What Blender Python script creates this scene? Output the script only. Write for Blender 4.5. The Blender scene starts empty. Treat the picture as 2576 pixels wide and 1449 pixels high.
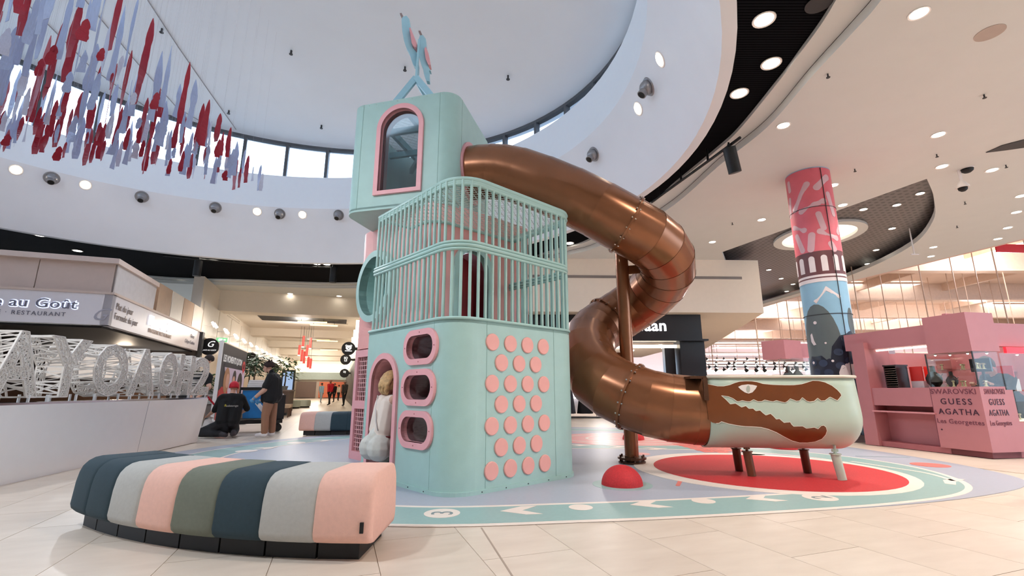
import bpy, bmesh, math, random
from mathutils import Vector, Matrix
from mathutils.geometry import delaunay_2d_cdt

# ------------------------------------------------------------------ camera, world, exposure
scene = bpy.context.scene
COL = scene.collection
F_PX, PITCH, CAM_H = 1180.0, math.atan((984 - 724.5) / 1180.0), 1.0
cam_data = bpy.data.cameras.new('camera')
cam = bpy.data.objects.new('camera', cam_data)
COL.objects.link(cam)
cam.location = (0, 0, CAM_H)
cam.rotation_euler = (math.pi / 2 + PITCH, 0, 0)
cam_data.sensor_fit = 'HORIZONTAL'
cam_data.sensor_width = 36.0
cam_data.lens = 36.0 * F_PX / 2576.0
cam_data.clip_start = 0.05
cam_data.clip_end = 300
scene.camera = cam

world = bpy.data.worlds.new('world')
scene.world = world
world.use_nodes = True
wn = world.node_tree.nodes
wn['Background'].inputs[0].default_value = (0.62, 0.78, 1.0, 1)
wn['Background'].inputs[1].default_value = 4.2

scene.view_settings.view_transform = 'Standard'
scene.view_settings.look = 'None'
scene.view_settings.gamma = 1.0
scene.view_settings.use_curve_mapping = False
scene.view_settings.exposure = 0.12
try:
    scene.cycles.use_denoising = True
    scene.cycles.max_bounces = 5
    scene.cycles.diffuse_bounces = 4
    scene.cycles.glossy_bounces = 2
    scene.cycles.transparent_max_bounces = 8
    scene.cycles.use_adaptive_sampling = True
    scene.cycles.adaptive_threshold = 0.08
    scene.cycles.adaptive_min_samples = 12
    scene.cycles.sample_clamp_indirect = 4.0
    scene.cycles.caustics_reflective = False
    scene.cycles.caustics_refractive = False
except Exception:
    pass

CEIL = 6.0           # the flat mall ceiling

def lamp(name, kind, loc, energy, col, size=0.3, aim=None, spot=2.4, blend=0.8):
    d = bpy.data.lights.new(name, kind)
    d.energy = energy
    d.color = col
    if kind == 'AREA':
        d.shape = 'DISK'; d.size = size
    elif kind == 'SPOT':
        d.spot_size = spot; d.spot_blend = blend; d.shadow_soft_size = size
    else:
        d.shadow_soft_size = size
    o = bpy.data.objects.new(name, d)
    COL.objects.link(o)
    o.location = loc
    if aim is not None:
        o.rotation_euler = (Vector(aim) - Vector(loc)).to_track_quat('-Z', 'Y').to_euler()
    return o

WARM = (1.0, 0.88, 0.77)
DAYL = (0.90, 0.95, 1.0)
SPOT_W = 520.0
# the recessed lamps of the flat ceiling and the drum, and one added drum spot without fitting (fittings are built further down)
for i, (x, y) in enumerate([(5.9, 3.0), (6.4, 7.4), (9.0, 9.5), (12.0, 11.5), (6.2, 11.8), (3.0, 2.5), (8.5, 4.5),
                            (-11.5, 20.5), (-5.0, 21.0), (12.5, 20.0), (1.0, 20.6)]):
    lamp('ceiling_spot_light', 'SPOT', (x, y, CEIL - 0.06), SPOT_W, WARM, 0.12, (x, y, 0))
for i, (x, y) in enumerate([(3.1, 4.6), (2.9, 12.5), (-2.0, 16.6), (-7.5, 17.3), (-12.5, 15.9), (-2.0, 1.2), (-8, 0.9), (-4.5, 0.8)]):  # last one is added to brighten the parapet, no fitting there
    lamp('drum_and_added_spot_light', 'SPOT', (x * 0.97 - 0.2, y, 6.9), 700.0, DAYL, 0.15, (x * 0.6 - 1.5, 6 + (y - 6) * 0.6, 0))

# corridor bays, restaurant, black store and supermarket have their own lamps
for t, e in ((31.5, -2.4), (41.0, -2.4), (51.5, -2.4), (60.5, -2.4), (69.0, -2.4)):
    lamp('corridor_light', 'POINT', (-0.341 * t + 0.94 * e, 0.94 * t + 0.341 * e, 4.6), 200.0, (1.0, 0.93, 0.84), 0.35)
lamp('restaurant_light', 'POINT', (-14.0, 17.0, 2.3), 60.0, (1.0, 0.8, 0.6), 0.2)
lamp('store_light', 'POINT', (4.0, 21.5, 2.7), 160.0, (1.0, 0.94, 0.9), 0.3)
for x, y in ((24, 22), (22, 38), (34, 34), (28, 54), (45, 48)):
    lamp('market_light', 'POINT', (x, y, 6.9), 700.0, (1.0, 0.90, 0.86), 0.6)

# ------------------------------------------------------------------ helpers
rnd = random.Random(7)

def ray(px, py):
    c, s = math.cos(PITCH), math.sin(PITCH)
    u = (px - 1288) / F_PX; v = -(py - 724.5) / F_PX
    return (u, c - v * s, s + v * c)

def G(px, py, z=0.0):
    """point of the horizontal plane z that the photograph shows at px,py"""
    r = ray(px, py); t = (z - CAM_H) / r[2]
    return (r[0] * t, r[1] * t, z)

def at(px, py, Y):
    r = ray(px, py); t = Y / r[1]
    return (r[0] * t, Y, CAM_H + r[2] * t)

def srgb(c):
    out = []
    for v in c:
        v = v / 255.0
        out.append(v / 12.92 if v <= 0.04045 else ((v + 0.055) / 1.055) ** 2.4)
    return tuple(out)

MATS = {}
def M(name, rgb, rough=0.5, metal=0.0, var=0.04, scale=6.0, bump=0.0, bscale=200.0, spec=0.5, coat=0.0, alpha=1.0):
    if name in MATS:
        return MATS[name]
    m = bpy.data.materials.new(name); m.use_nodes = True
    nt = m.node_tree; b = nt.nodes['Principled BSDF']
    b.inputs['Roughness'].default_value = rough
    b.inputs['Metallic'].default_value = metal
    b.inputs['Specular IOR Level'].default_value = spec
    b.inputs['Coat Weight'].default_value = coat
    b.inputs['Alpha'].default_value = alpha
    c = srgb(rgb)
    tc = nt.nodes.new('ShaderNodeTexCoord')
    nz = nt.nodes.new('ShaderNodeTexNoise'); nz.inputs['Scale'].default_value = scale; nz.inputs['Detail'].default_value = 4
    nt.links.new(tc.outputs['Object'], nz.inputs['Vector'])
    rp = nt.nodes.new('ShaderNodeValToRGB')
    rp.color_ramp.elements[0].position = 0.3; rp.color_ramp.elements[1].position = 0.7
    rp.color_ramp.elements[0].color = tuple(max(0, v * (1 - var)) for v in c) + (1,)
    rp.color_ramp.elements[1].color = tuple(min(1, v * (1 + var)) for v in c) + (1,)
    nt.links.new(nz.outputs['Fac'], rp.inputs['Fac'])
    nt.links.new(rp.outputs['Color'], b.inputs['Base Color'])
    if bump > 0:
        n2 = nt.nodes.new('ShaderNodeTexNoise'); n2.inputs['Scale'].default_value = bscale; n2.inputs['Detail'].default_value = 2
        nt.links.new(tc.outputs['Object'], n2.inputs['Vector'])
        bp = nt.nodes.new('ShaderNodeBump'); bp.inputs['Strength'].default_value = bump; bp.inputs['Distance'].default_value = 0.01
        nt.links.new(n2.outputs['Fac'], bp.inputs['Height'])
        nt.links.new(bp.outputs['Normal'], b.inputs['Normal'])
    MATS[name] = m
    return m

def EM(name, rgb, strength):
    if name in MATS:
        return MATS[name]
    m = bpy.data.materials.new(name); m.use_nodes = True
    b = m.node_tree.nodes['Principled BSDF']
    c = srgb(rgb)
    b.inputs['Base Color'].default_value = c + (1,)
    b.inputs['Emission Color'].default_value = c + (1,)
    b.inputs['Emission Strength'].default_value = strength
    try: m.cycles.emission_sampling = 'NONE'
    except Exception: pass
    MATS[name] = m
    return m

def glass(name, rgb=(235, 245, 245), rough=0.02, mix=0.12, tint=0.92):
    """clear pane: mostly see-through with a glossy coat"""
    if name in MATS:
        return MATS[name]
    m = bpy.data.materials.new(name); m.use_nodes = True
    nt = m.node_tree
    for n in list(nt.nodes):
        if n.type == 'BSDF_PRINCIPLED':
            nt.nodes.remove(n)
    out = [n for n in nt.nodes if n.type == 'OUTPUT_MATERIAL'][0]
    tr = nt.nodes.new('ShaderNodeBsdfTransparent'); c = srgb(rgb)
    tr.inputs[0].default_value = tuple(v * tint for v in c) + (1,)
    gl = nt.nodes.new('ShaderNodeBsdfGlossy'); gl.inputs['Roughness'].default_value = rough
    mx = nt.nodes.new('ShaderNodeMixShader'); mx.inputs[0].default_value = mix
    nt.links.new(tr.outputs[0], mx.inputs[1]); nt.links.new(gl.outputs[0], mx.inputs[2])
    nt.links.new(mx.outputs[0], out.inputs[0])
    MATS[name] = m
    return m

class MB:
    """collects geometry for one mesh"""
    def __init__(self):
        self.v = []; self.f = []; self.mi = []
        self.mat = 0
    def add(self, vs, fs):
        o = len(self.v)
        self.v += [tuple(p) for p in vs]
        for f in fs:
            self.f.append(tuple(i + o for i in f)); self.mi.append(self.mat)
        return self
    def box(self, cx, cy, cz, sx, sy, sz, rz=0.0):
        c, s = math.cos(rz), math.sin(rz); vs = []
        for k in (-1, 1):
            for (i, j) in ((-1, -1), (1, -1), (1, 1), (-1, 1)):
                x, y = i * sx / 2, j * sy / 2
                vs.append((cx + x * c - y * s, cy + x * s + y * c, cz + k * sz / 2))
        return self.add(vs, [(3, 2, 1, 0), (4, 5, 6, 7), (0, 1, 5, 4), (1, 2, 6, 5), (2, 3, 7, 6), (3, 0, 4, 7)])
    def bar(self, p0, p1, w, h, up=(0, 0, 1)):
        p0, p1 = Vector(p0), Vector(p1); d = (p1 - p0).normalized(); up = Vector(up)
        if abs(d.dot(up)) > 0.98: up = Vector((1, 0, 0))
        a = d.cross(up).normalized() * (w / 2); b = a.cross(d).normalized() * (h / 2)
        vs = [p + i * a + j * b for p in (p0, p1) for (i, j) in ((-1, -1), (1, -1), (1, 1), (-1, 1))]
        return self.add(vs, [(0, 1, 2, 3), (7, 6, 5, 4), (1, 0, 4, 5), (2, 1, 5, 6), (3, 2, 6, 7), (0, 3, 7, 4)])
    def cyl(self, p0, p1, r0, r1=None, n=12, caps=True):
        r1 = r0 if r1 is None else r1
        p0, p1 = Vector(p0), Vector(p1); d = (p1 - p0).normalized()
        up = Vector((0, 0, 1)) if abs(d.z) < 0.95 else Vector((1, 0, 0))
        a = d.cross(up).normalized(); b = d.cross(a)
        vs = []
        for p, r in ((p0, r0), (p1, r1)):
            for k in range(n):
                t = 2 * math.pi * k / n
                vs.append(p + (a * math.cos(t) + b * math.sin(t)) * r)
        fs = [(k, (k + 1) % n, n + (k + 1) % n, n + k) for k in range(n)]
        if caps:
            fs += [tuple(reversed(range(n))), tuple(range(n, 2 * n))]
        return self.add(vs, fs)
    def tube(self, pts, r, n=8, closed=False, caps=True):
        pts = [Vector(p) for p in pts]; m = len(pts); vs = []
        rr = r if isinstance(r, (list, tuple)) else [r] * m
        prev = None
        for i in range(m):
            if closed: d = pts[(i + 1) % m] - pts[i - 1]
            else: d = pts[min(i + 1, m - 1)] - pts[max(i - 1, 0)]
            d.normalize()
            if prev is None:
                up = Vector((0, 0, 1)) if abs(d.z) < 0.9 else Vector((1, 0, 0))
                a = d.cross(up).normalized()
            else:
                a = (prev - d * prev.dot(d)).normalized()
            prev = a; b = d.cross(a)
            for k in range(n):
                t = 2 * math.pi * k / n
                vs.append(pts[i] + (a * math.cos(t) + b * math.sin(t)) * rr[i])
        fs = []
        for i in range(m if closed else m - 1):
            j = (i + 1) % m
            for k in range(n):
                fs.append((i * n + k, i * n + (k + 1) % n, j * n + (k + 1) % n, j * n + k))
        if caps and not closed:
            fs += [tuple(reversed(range(n))), tuple(range((m - 1) * n, m * n))]
        return self.add(vs, fs)
    def lathe(self, prof, n=24, c=(0, 0, 0)):
        vs = []
        for (r, z) in prof:
            for k in range(n):
                t = 2 * math.pi * k / n
                vs.append((c[0] + r * math.cos(t), c[1] + r * math.sin(t), c[2] + z))
        fs = []
        for i in range(len(prof) - 1):
            for k in range(n):
                fs.append((i * n + k, i * n + (k + 1) % n, (i + 1) * n + (k + 1) % n, (i + 1) * n + k))
        if prof[0][0] > 1e-6: fs.append(tuple(reversed(range(n))))
        if prof[-1][0] > 1e-6: fs.append(tuple(range((len(prof) - 1) * n, len(prof) * n)))
        return self.add(vs, fs)
    def prism(self, pts, z0, z1):
        n = len(pts)
        vs = [(p[0], p[1], z0) for p in pts] + [(p[0], p[1], z1) for p in pts]
        fs = [tuple(reversed(range(n))), tuple(range(n, 2 * n))]
        fs += [(k, (k + 1) % n, n + (k + 1) % n, n + k) for k in range(n)]
        return self.add(vs, fs)
    def ball(self, c, rx, ry=None, rz=None, n=14, m=9):
        ry = rx if ry is None else ry; rz = rx if rz is None else rz
        vs = []; fs = []
        for i in range(m + 1):
            ph = math.pi * i / m
            for k in range(n):
                t = 2 * math.pi * k / n
                vs.append((c[0] + rx * math.sin(ph) * math.cos(t), c[1] + ry * math.sin(ph) * math.sin(t), c[2] + rz * math.cos(ph)))
        for i in range(m):
            for k in range(n):
                fs.append((i * n + k, (i + 1) * n + k, (i + 1) * n + (k + 1) % n, i * n + (k + 1) % n))
        return self.add(vs, fs)
    def plate(self, outer, holes, d0, d1, fmap, extra=(), back=None):
        """2-D plate with holes; fmap(s, t, d) gives the 3-D point, d0/d1 the two sides; extra: inner points (curved walls)"""
        vs2 = []; es = []
        for loop in [outer] + list(holes):
            o = len(vs2); n = len(loop); vs2 += [Vector(p) for p in loop]
            es += [(o + i, o + (i + 1) % n) for i in range(n)]
        vs2 += [Vector(p) for p in extra]
        r = delaunay_2d_cdt(vs2, es, [], 0, 1e-7)
        V, Fc = r[0], r[2]
        def inside(p, L):
            c = False; n = len(L); j = n - 1
            for i in range(n):
                if (L[i][1] > p[1]) != (L[j][1] > p[1]) and p[0] < (L[j][0] - L[i][0]) * (p[1] - L[i][1]) / (L[j][1] - L[i][1]) + L[i][0]:
                    c = not c
                j = i
            return c
        tris = []
        for f in Fc:
            cx = sum(V[i][0] for i in f) / len(f); cy = sum(V[i][1] for i in f) / len(f)
            if inside((cx, cy), outer) and not any(inside((cx, cy), h) for h in holes):
                a = 0
                for i in range(len(f)):
                    p, q = V[f[i]], V[f[(i + 1) % len(f)]]
                    a += p[0] * q[1] - p[1] * q[0]
                tris.append(tuple(f) if a > 0 else tuple(reversed(f)))
        n = len(V)
        vs = [fmap(p[0], p[1], d1) for p in V] + [fmap(p[0], p[1], d0) for p in V]
        fs = list(tris) + [tuple(n + i for i in reversed(f)) for f in tris]
        nt0 = len(tris)
        cnt = {}
        for f in tris:
            for i in range(len(f)):
                e = (f[i], f[(i + 1) % len(f)])
                cnt[e] = 1
        for (a, b) in cnt:
            if (b, a) not in cnt:
                fs.append((b, a, n + a, n + b))
        o = len(self.f)
        self.add(vs, fs)
        if back is not None:
            for i in range(o + nt0, o + 2 * nt0): self.mi[i] = back
        return self

def orient(ob):
    bm = bmesh.new(); bm.from_mesh(ob.data)
    bmesh.ops.recalc_face_normals(bm, faces=bm.faces)
    bm.to_mesh(ob.data); bm.free()

def obj(name, mb, mat, parent=None, smooth=False, angle=None, fix=True):
    me = bpy.data.meshes.new(name)
    me.from_pydata([tuple(v) for v in mb.v], [], mb.f)
    mats = mat if isinstance(mat, (list, tuple)) else [mat]
    for m in mats: me.materials.append(m)
    if len(mats) > 1:
        me.polygons.foreach_set('material_index', mb.mi)
    ob = bpy.data.objects.new(name, me); COL.objects.link(ob)
    if fix: orient(ob)
    if smooth:
        me.polygons.foreach_set('use_smooth', [True] * len(me.polygons))
        if angle:
            me.set_sharp_from_angle(angle=math.radians(angle))
    if parent is not None: adopt(ob, parent)
    return ob

def adopt(ob, parent):
    ob.parent = parent
    ob.matrix_parent_inverse = world_of(parent).inverted()

def world_of(o):
    m = Matrix.LocRotScale(o.location, o.rotation_euler, o.scale)
    if o.parent is not None:
        m = world_of(o.parent) @ o.matrix_parent_inverse @ m
    return m

def tag(o, label, cat, group=None, kind=None):
    o['label'] = label
    if cat: o['category'] = cat
    if group: o['group'] = group
    if kind: o['kind'] = kind
    return o

def thing(name, label, cat, loc=(0, 0, 0), group=None, kind=None):
    o = bpy.data.objects.new(name, None); COL.objects.link(o)
    o.location = loc; o.empty_display_size = 0.1
    return tag(o, label, cat, group, kind)

def struct(name, mb, mat, label=None, parent=None, smooth=False, angle=None, fix=True):
    o = obj(name, mb, mat, parent, smooth, angle, fix)
    if parent is None:
        o['kind'] = 'structure'
        if label: o['label'] = label
    return o

def dup(o, parent=None):
    c = o.copy(); COL.objects.link(c); c.parent = parent
    for ch in list(o.children):
        dup(ch, c)
    return c

def dup_at(o, loc, rz=None, label=None, group=None):
    c = dup(o); c.location = loc
    if rz is not None: c.rotation_euler = (0, 0, rz)
    if label: c['label'] = label
    if group: c['group'] = group
    return c

# outlines
def arc(cx, cy, r, a0, a1, n, ry=None):
    ry = r if ry is None else ry
    return [(cx + r * math.cos(math.radians(a0 + (a1 - a0) * i / n)), cy + ry * math.sin(math.radians(a0 + (a1 - a0) * i / n))) for i in range(n + 1)]
def circ(cx, cy, r, n=24, ry=None):
    return arc(cx, cy, r, 0, 360, n, ry)[:-1]
def rrect(cx, cy, w, h, r, n=5):
    x0, x1, y0, y1 = cx - w / 2, cx + w / 2, cy - h / 2, cy + h / 2
    return arc(x1 - r, y0 + r, r, -90, 0, n) + arc(x1 - r, y1 - r, r, 0, 90, n) + arc(x0 + r, y1 - r, r, 90, 180, n) + arc(x0 + r, y0 + r, r, 180, 270, n)
def archway(cx, z0, w, h, n=14):
    r = w / 2
    return [(cx - r, z0), (cx + r, z0)] + arc(cx, z0 + h - r, r, 0, 180, n)

def spline(pts, n=8, closed=False):
    """Catmull-Rom through the points"""
    P = [Vector(p) for p in pts]; m = len(P); out = []
    rng = range(m) if closed else range(m - 1)
    for i in rng:
        if closed: a, b, c, d = P[i - 1], P[i], P[(i + 1) % m], P[(i + 2) % m]
        else: a, b, c, d = P[max(i - 1, 0)], P[i], P[i + 1], P[min(i + 2, m - 1)]
        for k in range(n):
            t = k / n
            out.append(0.5 * ((2 * b) + (c - a) * t + (2 * a - 5 * b + 4 * c - d) * t * t + (3 * b - a - 3 * c + d) * t ** 3))
    if not closed: out.append(P[-1])
    return out

def text(name, s, origin, xdir, up, size, mat, parent=None, extrude=0.004, align='LEFT', shear=0.0, spacing=1.0, bold=0.0, xs=1.0):
    cu = bpy.data.curves.new(name, 'FONT'); cu.body = s; cu.size = size; cu.extrude = extrude
    cu.align_x = align; cu.shear = shear; cu.space_character = spacing; cu.offset = bold; cu.resolution_u = 3
    t = bpy.data.objects.new(name, cu); COL.objects.link(t)
    dg = bpy.context.evaluated_depsgraph_get()
    me = bpy.data.meshes.new_from_object(t.evaluated_get(dg))
    bpy.data.objects.remove(t); bpy.data.curves.remove(cu)
    x = Vector(xdir).normalized(); u = Vector(up).normalized(); n = x.cross(u)
    mt = Matrix(((x.x * xs, u.x, n.x, origin[0]), (x.y * xs, u.y, n.y, origin[1]), (x.z * xs, u.z, n.z, origin[2]), (0, 0, 0, 1)))
    me.transform(mt)
    me.materials.clear(); me.materials.append(mat)
    ob = bpy.data.objects.new(name, me); COL.objects.link(ob)
    if parent is not None: adopt(ob, parent)
    return ob
# ------------------------------------------------------------------ shared materials
TURQ = M('turquoise_paint', (172, 206, 199), 0.42, var=0.03, bump=0.12, bscale=260)
TURQ_SHADE = M('turquoise_shaded_inside', (78, 146, 146), 0.6)  # darker copy of the turquoise, shade of the inside put into its colour
PINK = M('pink_paint', (240, 172, 176), 0.42, var=0.03, bump=0.1, bscale=260)
CORAL = M('coral_paint', (244, 174, 164), 0.45, var=0.03)
BRONZE = M('bronze_plastic', (146, 96, 66), 0.24, metal=0.55, var=0.05, scale=3)
STEEL = M('steel_bolts', (190, 180, 170), 0.25, metal=1.0)
WHITE = M('white_plaster', (236, 232, 230), 0.6, var=0.015)
CEILW = M('ceiling_plaster', (222, 222, 218), 0.6, var=0.012, scale=2)
BLACK = M('black_matt', (16, 16, 18), 0.55)
DARK = M('dark_grey', (52, 52, 54), 0.5)
GREYM = M('grey_metal', (150, 148, 150), 0.35, metal=0.6)
CREAM = M('cream_print', (240, 230, 220), 0.5, var=0.02)
LAMP_ON = EM('lamp_lit', (255, 246, 230), 14.0)
LAMP_SOFT = EM('lamp_soft', (255, 240, 214), 4.0)

# corridor frame: t runs down the corridor, e to its right
DX, DY = -0.341, 0.940
def K(t, e, z=0.0):
    return (DX * t + DY * e, DY * t - DX * e, z)
KANG = math.atan2(DY, DX) - math.pi / 2       # turn that carries +Y on the corridor direction

# ------------------------------------------------------------------ floor
def floor_material():
    m = bpy.data.materials.new('stone_floor'); m.use_nodes = True
    nt = m.node_tree; b = nt.nodes['Principled BSDF']; b.inputs['Roughness'].default_value = 0.36
    tc = nt.nodes.new('ShaderNodeTexCoord'); mp = nt.nodes.new('ShaderNodeMapping')
    mp.inputs['Rotation'].default_value = (0, 0, -KANG + math.pi / 2)
    nt.links.new(tc.outputs['Object'], mp.inputs['Vector'])
    br = nt.nodes.new('ShaderNodeTexBrick')
    br.inputs['Scale'].default_value = 1.0
    br.inputs['Brick Width'].default_value = 1.2; br.inputs['Row Height'].default_value = 0.6
    br.inputs['Mortar Size'].default_value = 0.004
    br.inputs['Color1'].default_value = srgb((224, 210, 195)) + (1,)
    br.inputs['Color2'].default_value = srgb((215, 201, 186)) + (1,)
    br.inputs['Mortar'].default_value = srgb((186, 165, 152)) + (1,)
    nt.links.new(mp.outputs['Vector'], br.inputs['Vector'])
    nt.links.new(br.outputs['Color'], b.inputs['Base Color'])
    return m
def tile_material():
    m = bpy.data.materials.new('stone_tile'); m.use_nodes = True
    nt = m.node_tree; b = nt.nodes['Principled BSDF']; b.inputs['Roughness'].default_value = 0.36
    oi = nt.nodes.new('ShaderNodeObjectInfo'); tc = nt.nodes.new('ShaderNodeTexCoord')
    mp = nt.nodes.new('ShaderNodeMapping'); mp.inputs['Scale'].default_value = (2.2, 7.0, 2.0)
    mp.inputs['Rotation'].default_value = (0, 0, 0.5)
    nt.links.new(tc.outputs['Object'], mp.inputs['Vector'])
    nz = nt.nodes.new('ShaderNodeTexNoise'); nz.noise_dimensions = '4D'; nz.inputs['Scale'].default_value = 1.3; nz.inputs['Detail'].default_value = 6
    nt.links.new(mp.outputs['Vector'], nz.inputs['Vector'])
    mu = nt.nodes.new('ShaderNodeMath'); mu.operation = 'MULTIPLY'; mu.inputs[1].default_value = 40
    nt.links.new(oi.outputs['Random'], mu.inputs[0]); nt.links.new(mu.outputs[0], nz.inputs['W'])
    ad = nt.nodes.new('ShaderNodeMath'); ad.operation = 'MULTIPLY_ADD'; ad.inputs[1].default_value = 0.3; 
    nt.links.new(oi.outputs['Random'], ad.inputs[0]); nt.links.new(nz.outputs['Fac'], ad.inputs[2])
    rp = nt.nodes.new('ShaderNodeValToRGB')
    rp.color_ramp.elements[0].position = 0.35; rp.color_ramp.elements[1].position = 0.95
    rp.color_ramp.elements[0].color = srgb((226, 212, 198)) + (1,)
    rp.color_ramp.elements[1].color = srgb((209, 194, 179)) + (1,)
    nt.links.new(ad.outputs[0], rp.inputs['Fac']); nt.links.new(rp.outputs['Color'], b.inputs['Base Color'])
    return m
FLOORM = floor_material(); TILEM = tile_material()
mb = MB(); mb.box(2, 28, -0.108, 120, 84, 0.2)
floor = struct('floor', mb, FLOORM, 'pale beige stone tile floor of the mall')
# the nearest tiles are laid one by one on the screed
def in_poly(x, y, L):
    c = False; j = len(L) - 1
    for i in range(len(L)):
        if (L[i][1] > y) != (L[j][1] > y) and x < (L[j][0] - L[i][0]) * (y - L[i][1]) / (L[j][1] - L[i][1]) + L[i][0]:
            c = not c
        j = i
    return c
MAT_OUT = [tuple(p)[:2] for p in spline([(-2.4, 4.2, 0), (-0.9, 3.84, 0), (0.6, 3.96, 0), (2.0, 4.2, 0), (3.6, 4.56, 0), (4.7, 4.95, 0), (5.6, 5.45, 0), (6.05, 6.1, 0),
    (6.25, 7.4, 0), (6.1, 9.3, 0), (5.6, 11.2, 0), (3.8, 13.2, 0), (0.5, 13.9, 0), (-2.6, 12.9, 0), (-4.7, 10.7, 0), (-5.6, 8.5, 0), (-5.3, 6.6, 0), (-4.0, 5.1, 0)], 6, True)]
TL, TW = 1.2, 0.6
tile_me = None; n_tiles = 0
for i in range(-8, 16):
    for j in range(-6, 12):
        e = i * TW; t = j * TL + (0.6 if i % 2 else 0.0)
        x, y, _ = K(t, e)
        if not (1.9 < y < 6.6) or abs(x) > 1.25 * y + 0.8: continue
        corners = [K(t + a, e + b) for a in (-TL / 2, TL / 2) for b in (-TW / 2, TW / 2)]
        if all(in_poly(c[0], c[1], MAT_OUT) for c in corners): continue
        if tile_me is None:
            mb = MB(); g = 0.0022
            mb.box(0, 0, -0.005, TW - 2 * g, TL - 2 * g, 0.01)
            t0 = obj('tile', mb, TILEM); tile_me = t0.data
        else:
            t0 = bpy.data.objects.new('tile', tile_me); COL.objects.link(t0)
        t0.location = (x, y, 0); t0.rotation_euler = (0, 0, KANG)
        adopt_keep = world_of(floor).inverted()
        t0.parent = floor; t0.matrix_parent_inverse = adopt_keep
        n_tiles += 1
mb = MB(); a = K(2.2, 0.95, 0.0012); b2 = K(3.83, 0.95, 0.0012)
mb.bar((-0.23, 3.82, 0.0006), (0.12, 2.4, 0.0006), 0.012, 0.0012)
obj('expansion_joint', mb, M('joint_grey', (170, 152, 138), 0.5), floor)

mb = MB(); mb.box(-8, -8.2, 3.1, 60, 0.3, 6.2)  # unseen wall, added to keep frontal sky light out
struct('wall_added', mb, M('added_wall_plaster', (226, 222, 216), 0.6), 'unseen pale wall added behind the viewer to block sky light')

# ------------------------------------------------------------------ play mat
LILAC = M('lilac_rubber', (168, 174, 188), 0.42, var=0.03, scale=30)
TEAL = M('teal_rubber', (146, 178, 176), 0.42, var=0.03, scale=30)
CREAMR = M('cream_rubber', (236, 222, 212), 0.42, var=0.02)
REDR = M('red_rubber', (196, 40, 46), 0.7, var=0.12, scale=60, bump=0.3, bscale=150)
PINKR = M('pink_rubber', (232, 164, 160), 0.35, var=0.03)
CORALR = M('coral_rubber', (224, 120, 112), 0.45)
mat_t = thing('play_mat', 'lilac and teal rubber play mat printed with a race track under the tower', 'mat', (0, 6, 0))
mb = MB(); mb.prism(MAT_OUT, 0.0005, 0.006); obj('mat_base', mb, LILAC, mat_t)
def ribbon(path, w, z0, z1, closed=False):
    P = [Vector((p[0], p[1], 0)) for p in path]; n = len(P); L = []; R = []
    for i in range(n):
        d = (P[(i + 1) % n] - P[i - 1]) if closed else (P[min(i + 1, n - 1)] - P[max(i - 1, 0)])
        d.normalize(); nrm = Vector((-d.y, d.x, 0))
        L.append(P[i] + nrm * w / 2); R.append(P[i] - nrm * w / 2)
    mb = MB()
    vs = []
    for i in range(n):
        vs += [(L[i].x, L[i].y, z1), (R[i].x, R[i].y, z1), (L[i].x, L[i].y, z0), (R[i].x, R[i].y, z0)]
    fs = []
    for i in range(n if closed else n - 1):
        a, b = 4 * i, 4 * ((i + 1) % n)
        fs += [(a, b, b + 1, a + 1), (a, a + 2, b + 2, b), (a + 1, b + 1, b + 3, a + 3), (a + 2, a + 3, b + 3, b + 2)]
    return mb.add(vs, fs)
track = spline([(-3.4, 5.35, 0), (-2.4, 4.62, 0), (-0.9, 4.16, 0), (0.6, 4.28, 0), (2.0, 4.52, 0), (3.4, 4.86, 0), (4.4, 5.3, 0), (4.9, 5.95, 0), (5.1, 6.9, 0), (4.75, 7.9, 0), (3.9, 8.6, 0), (2.6, 8.95, 0), (1.2, 9.05, 0), (-1, 9.2, 0)], 8)
obj('track_border', ribbon(track, 0.64, 0.003, 0.0075), CREAMR, mat_t)
obj('track_lane', ribbon(track, 0.52, 0.004, 0.0085), TEAL, mat_t)
track2 = spline([(-3.4, 5.35, 0), (-4.35, 6.4, 0), (-4.85, 8.0, 0), (-4.5, 9.5, 0), (-3.6, 10.9, 0), (-2.0, 12.1, 0), (0.5, 12.9, 0), (3.0, 12.6, 0), (5.0, 11.0, 0)], 8)
obj('track_border', ribbon(track2, 0.72, 0.003, 0.0075), CREAMR, mat_t)
obj('track_lane', ribbon(track2, 0.62, 0.004, 0.0085), TEAL, mat_t)
mb = MB(); mb.prism(circ(3.26, 6.5, 1.62, 48), 0.005, 0.0095); obj('cream_ring', mb, CREAMR, mat_t)
mb = MB(); mb.prism(circ(3.32, 6.46, 1.42, 64), 0.006, 0.012); obj('red_pad', mb, REDR, mat_t)
mb = MB(); mb.prism(circ(2.5, 10.5, 1.75, 48, 1.35), 0.006, 0.0095); obj('pink_disc', mb, PINKR, mat_t)
for r in (0.5, 0.9, 1.35):
    obj('pale_ring', ribbon(circ(2.5, 10.5, r, 36, r * 0.78), 0.06, 0.009, 0.0105, True), CREAMR, mat_t)
def on_track(px, py):
    g = G(px, py); best = min(range(1, len(track) - 1), key=lambda i: (track[i].x - g[0]) ** 2 + (track[i].y - g[1]) ** 2)
    d = (track[best + 1] - track[best - 1]).normalized()
    return g[0], g[1], math.atan2(d.y, d.x)
def flat(name, pts, cx, cy, rz, z0, z1, mat):
    c, s = math.cos(rz), math.sin(rz)
    mb = MB(); mb.prism([(cx + p[0] * c - p[1] * s, cy + p[0] * s + p[1] * c) for p in pts], z0, z1)
    return obj(name, mb, mat, mat_t)
chev = [(-0.17, 0.0), (0.03, 0.14), (0.17, 0.14), (0.02, 0.0), (0.17, -0.14), (0.03, -0.14)]
for (px, py) in ((1308, 1287), (1630, 1271), (1916, 1256)):
    x, y, a = on_track(px, py); flat('arrow', chev, x, y, a, 0.008, 0.0105, CREAMR)
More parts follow.
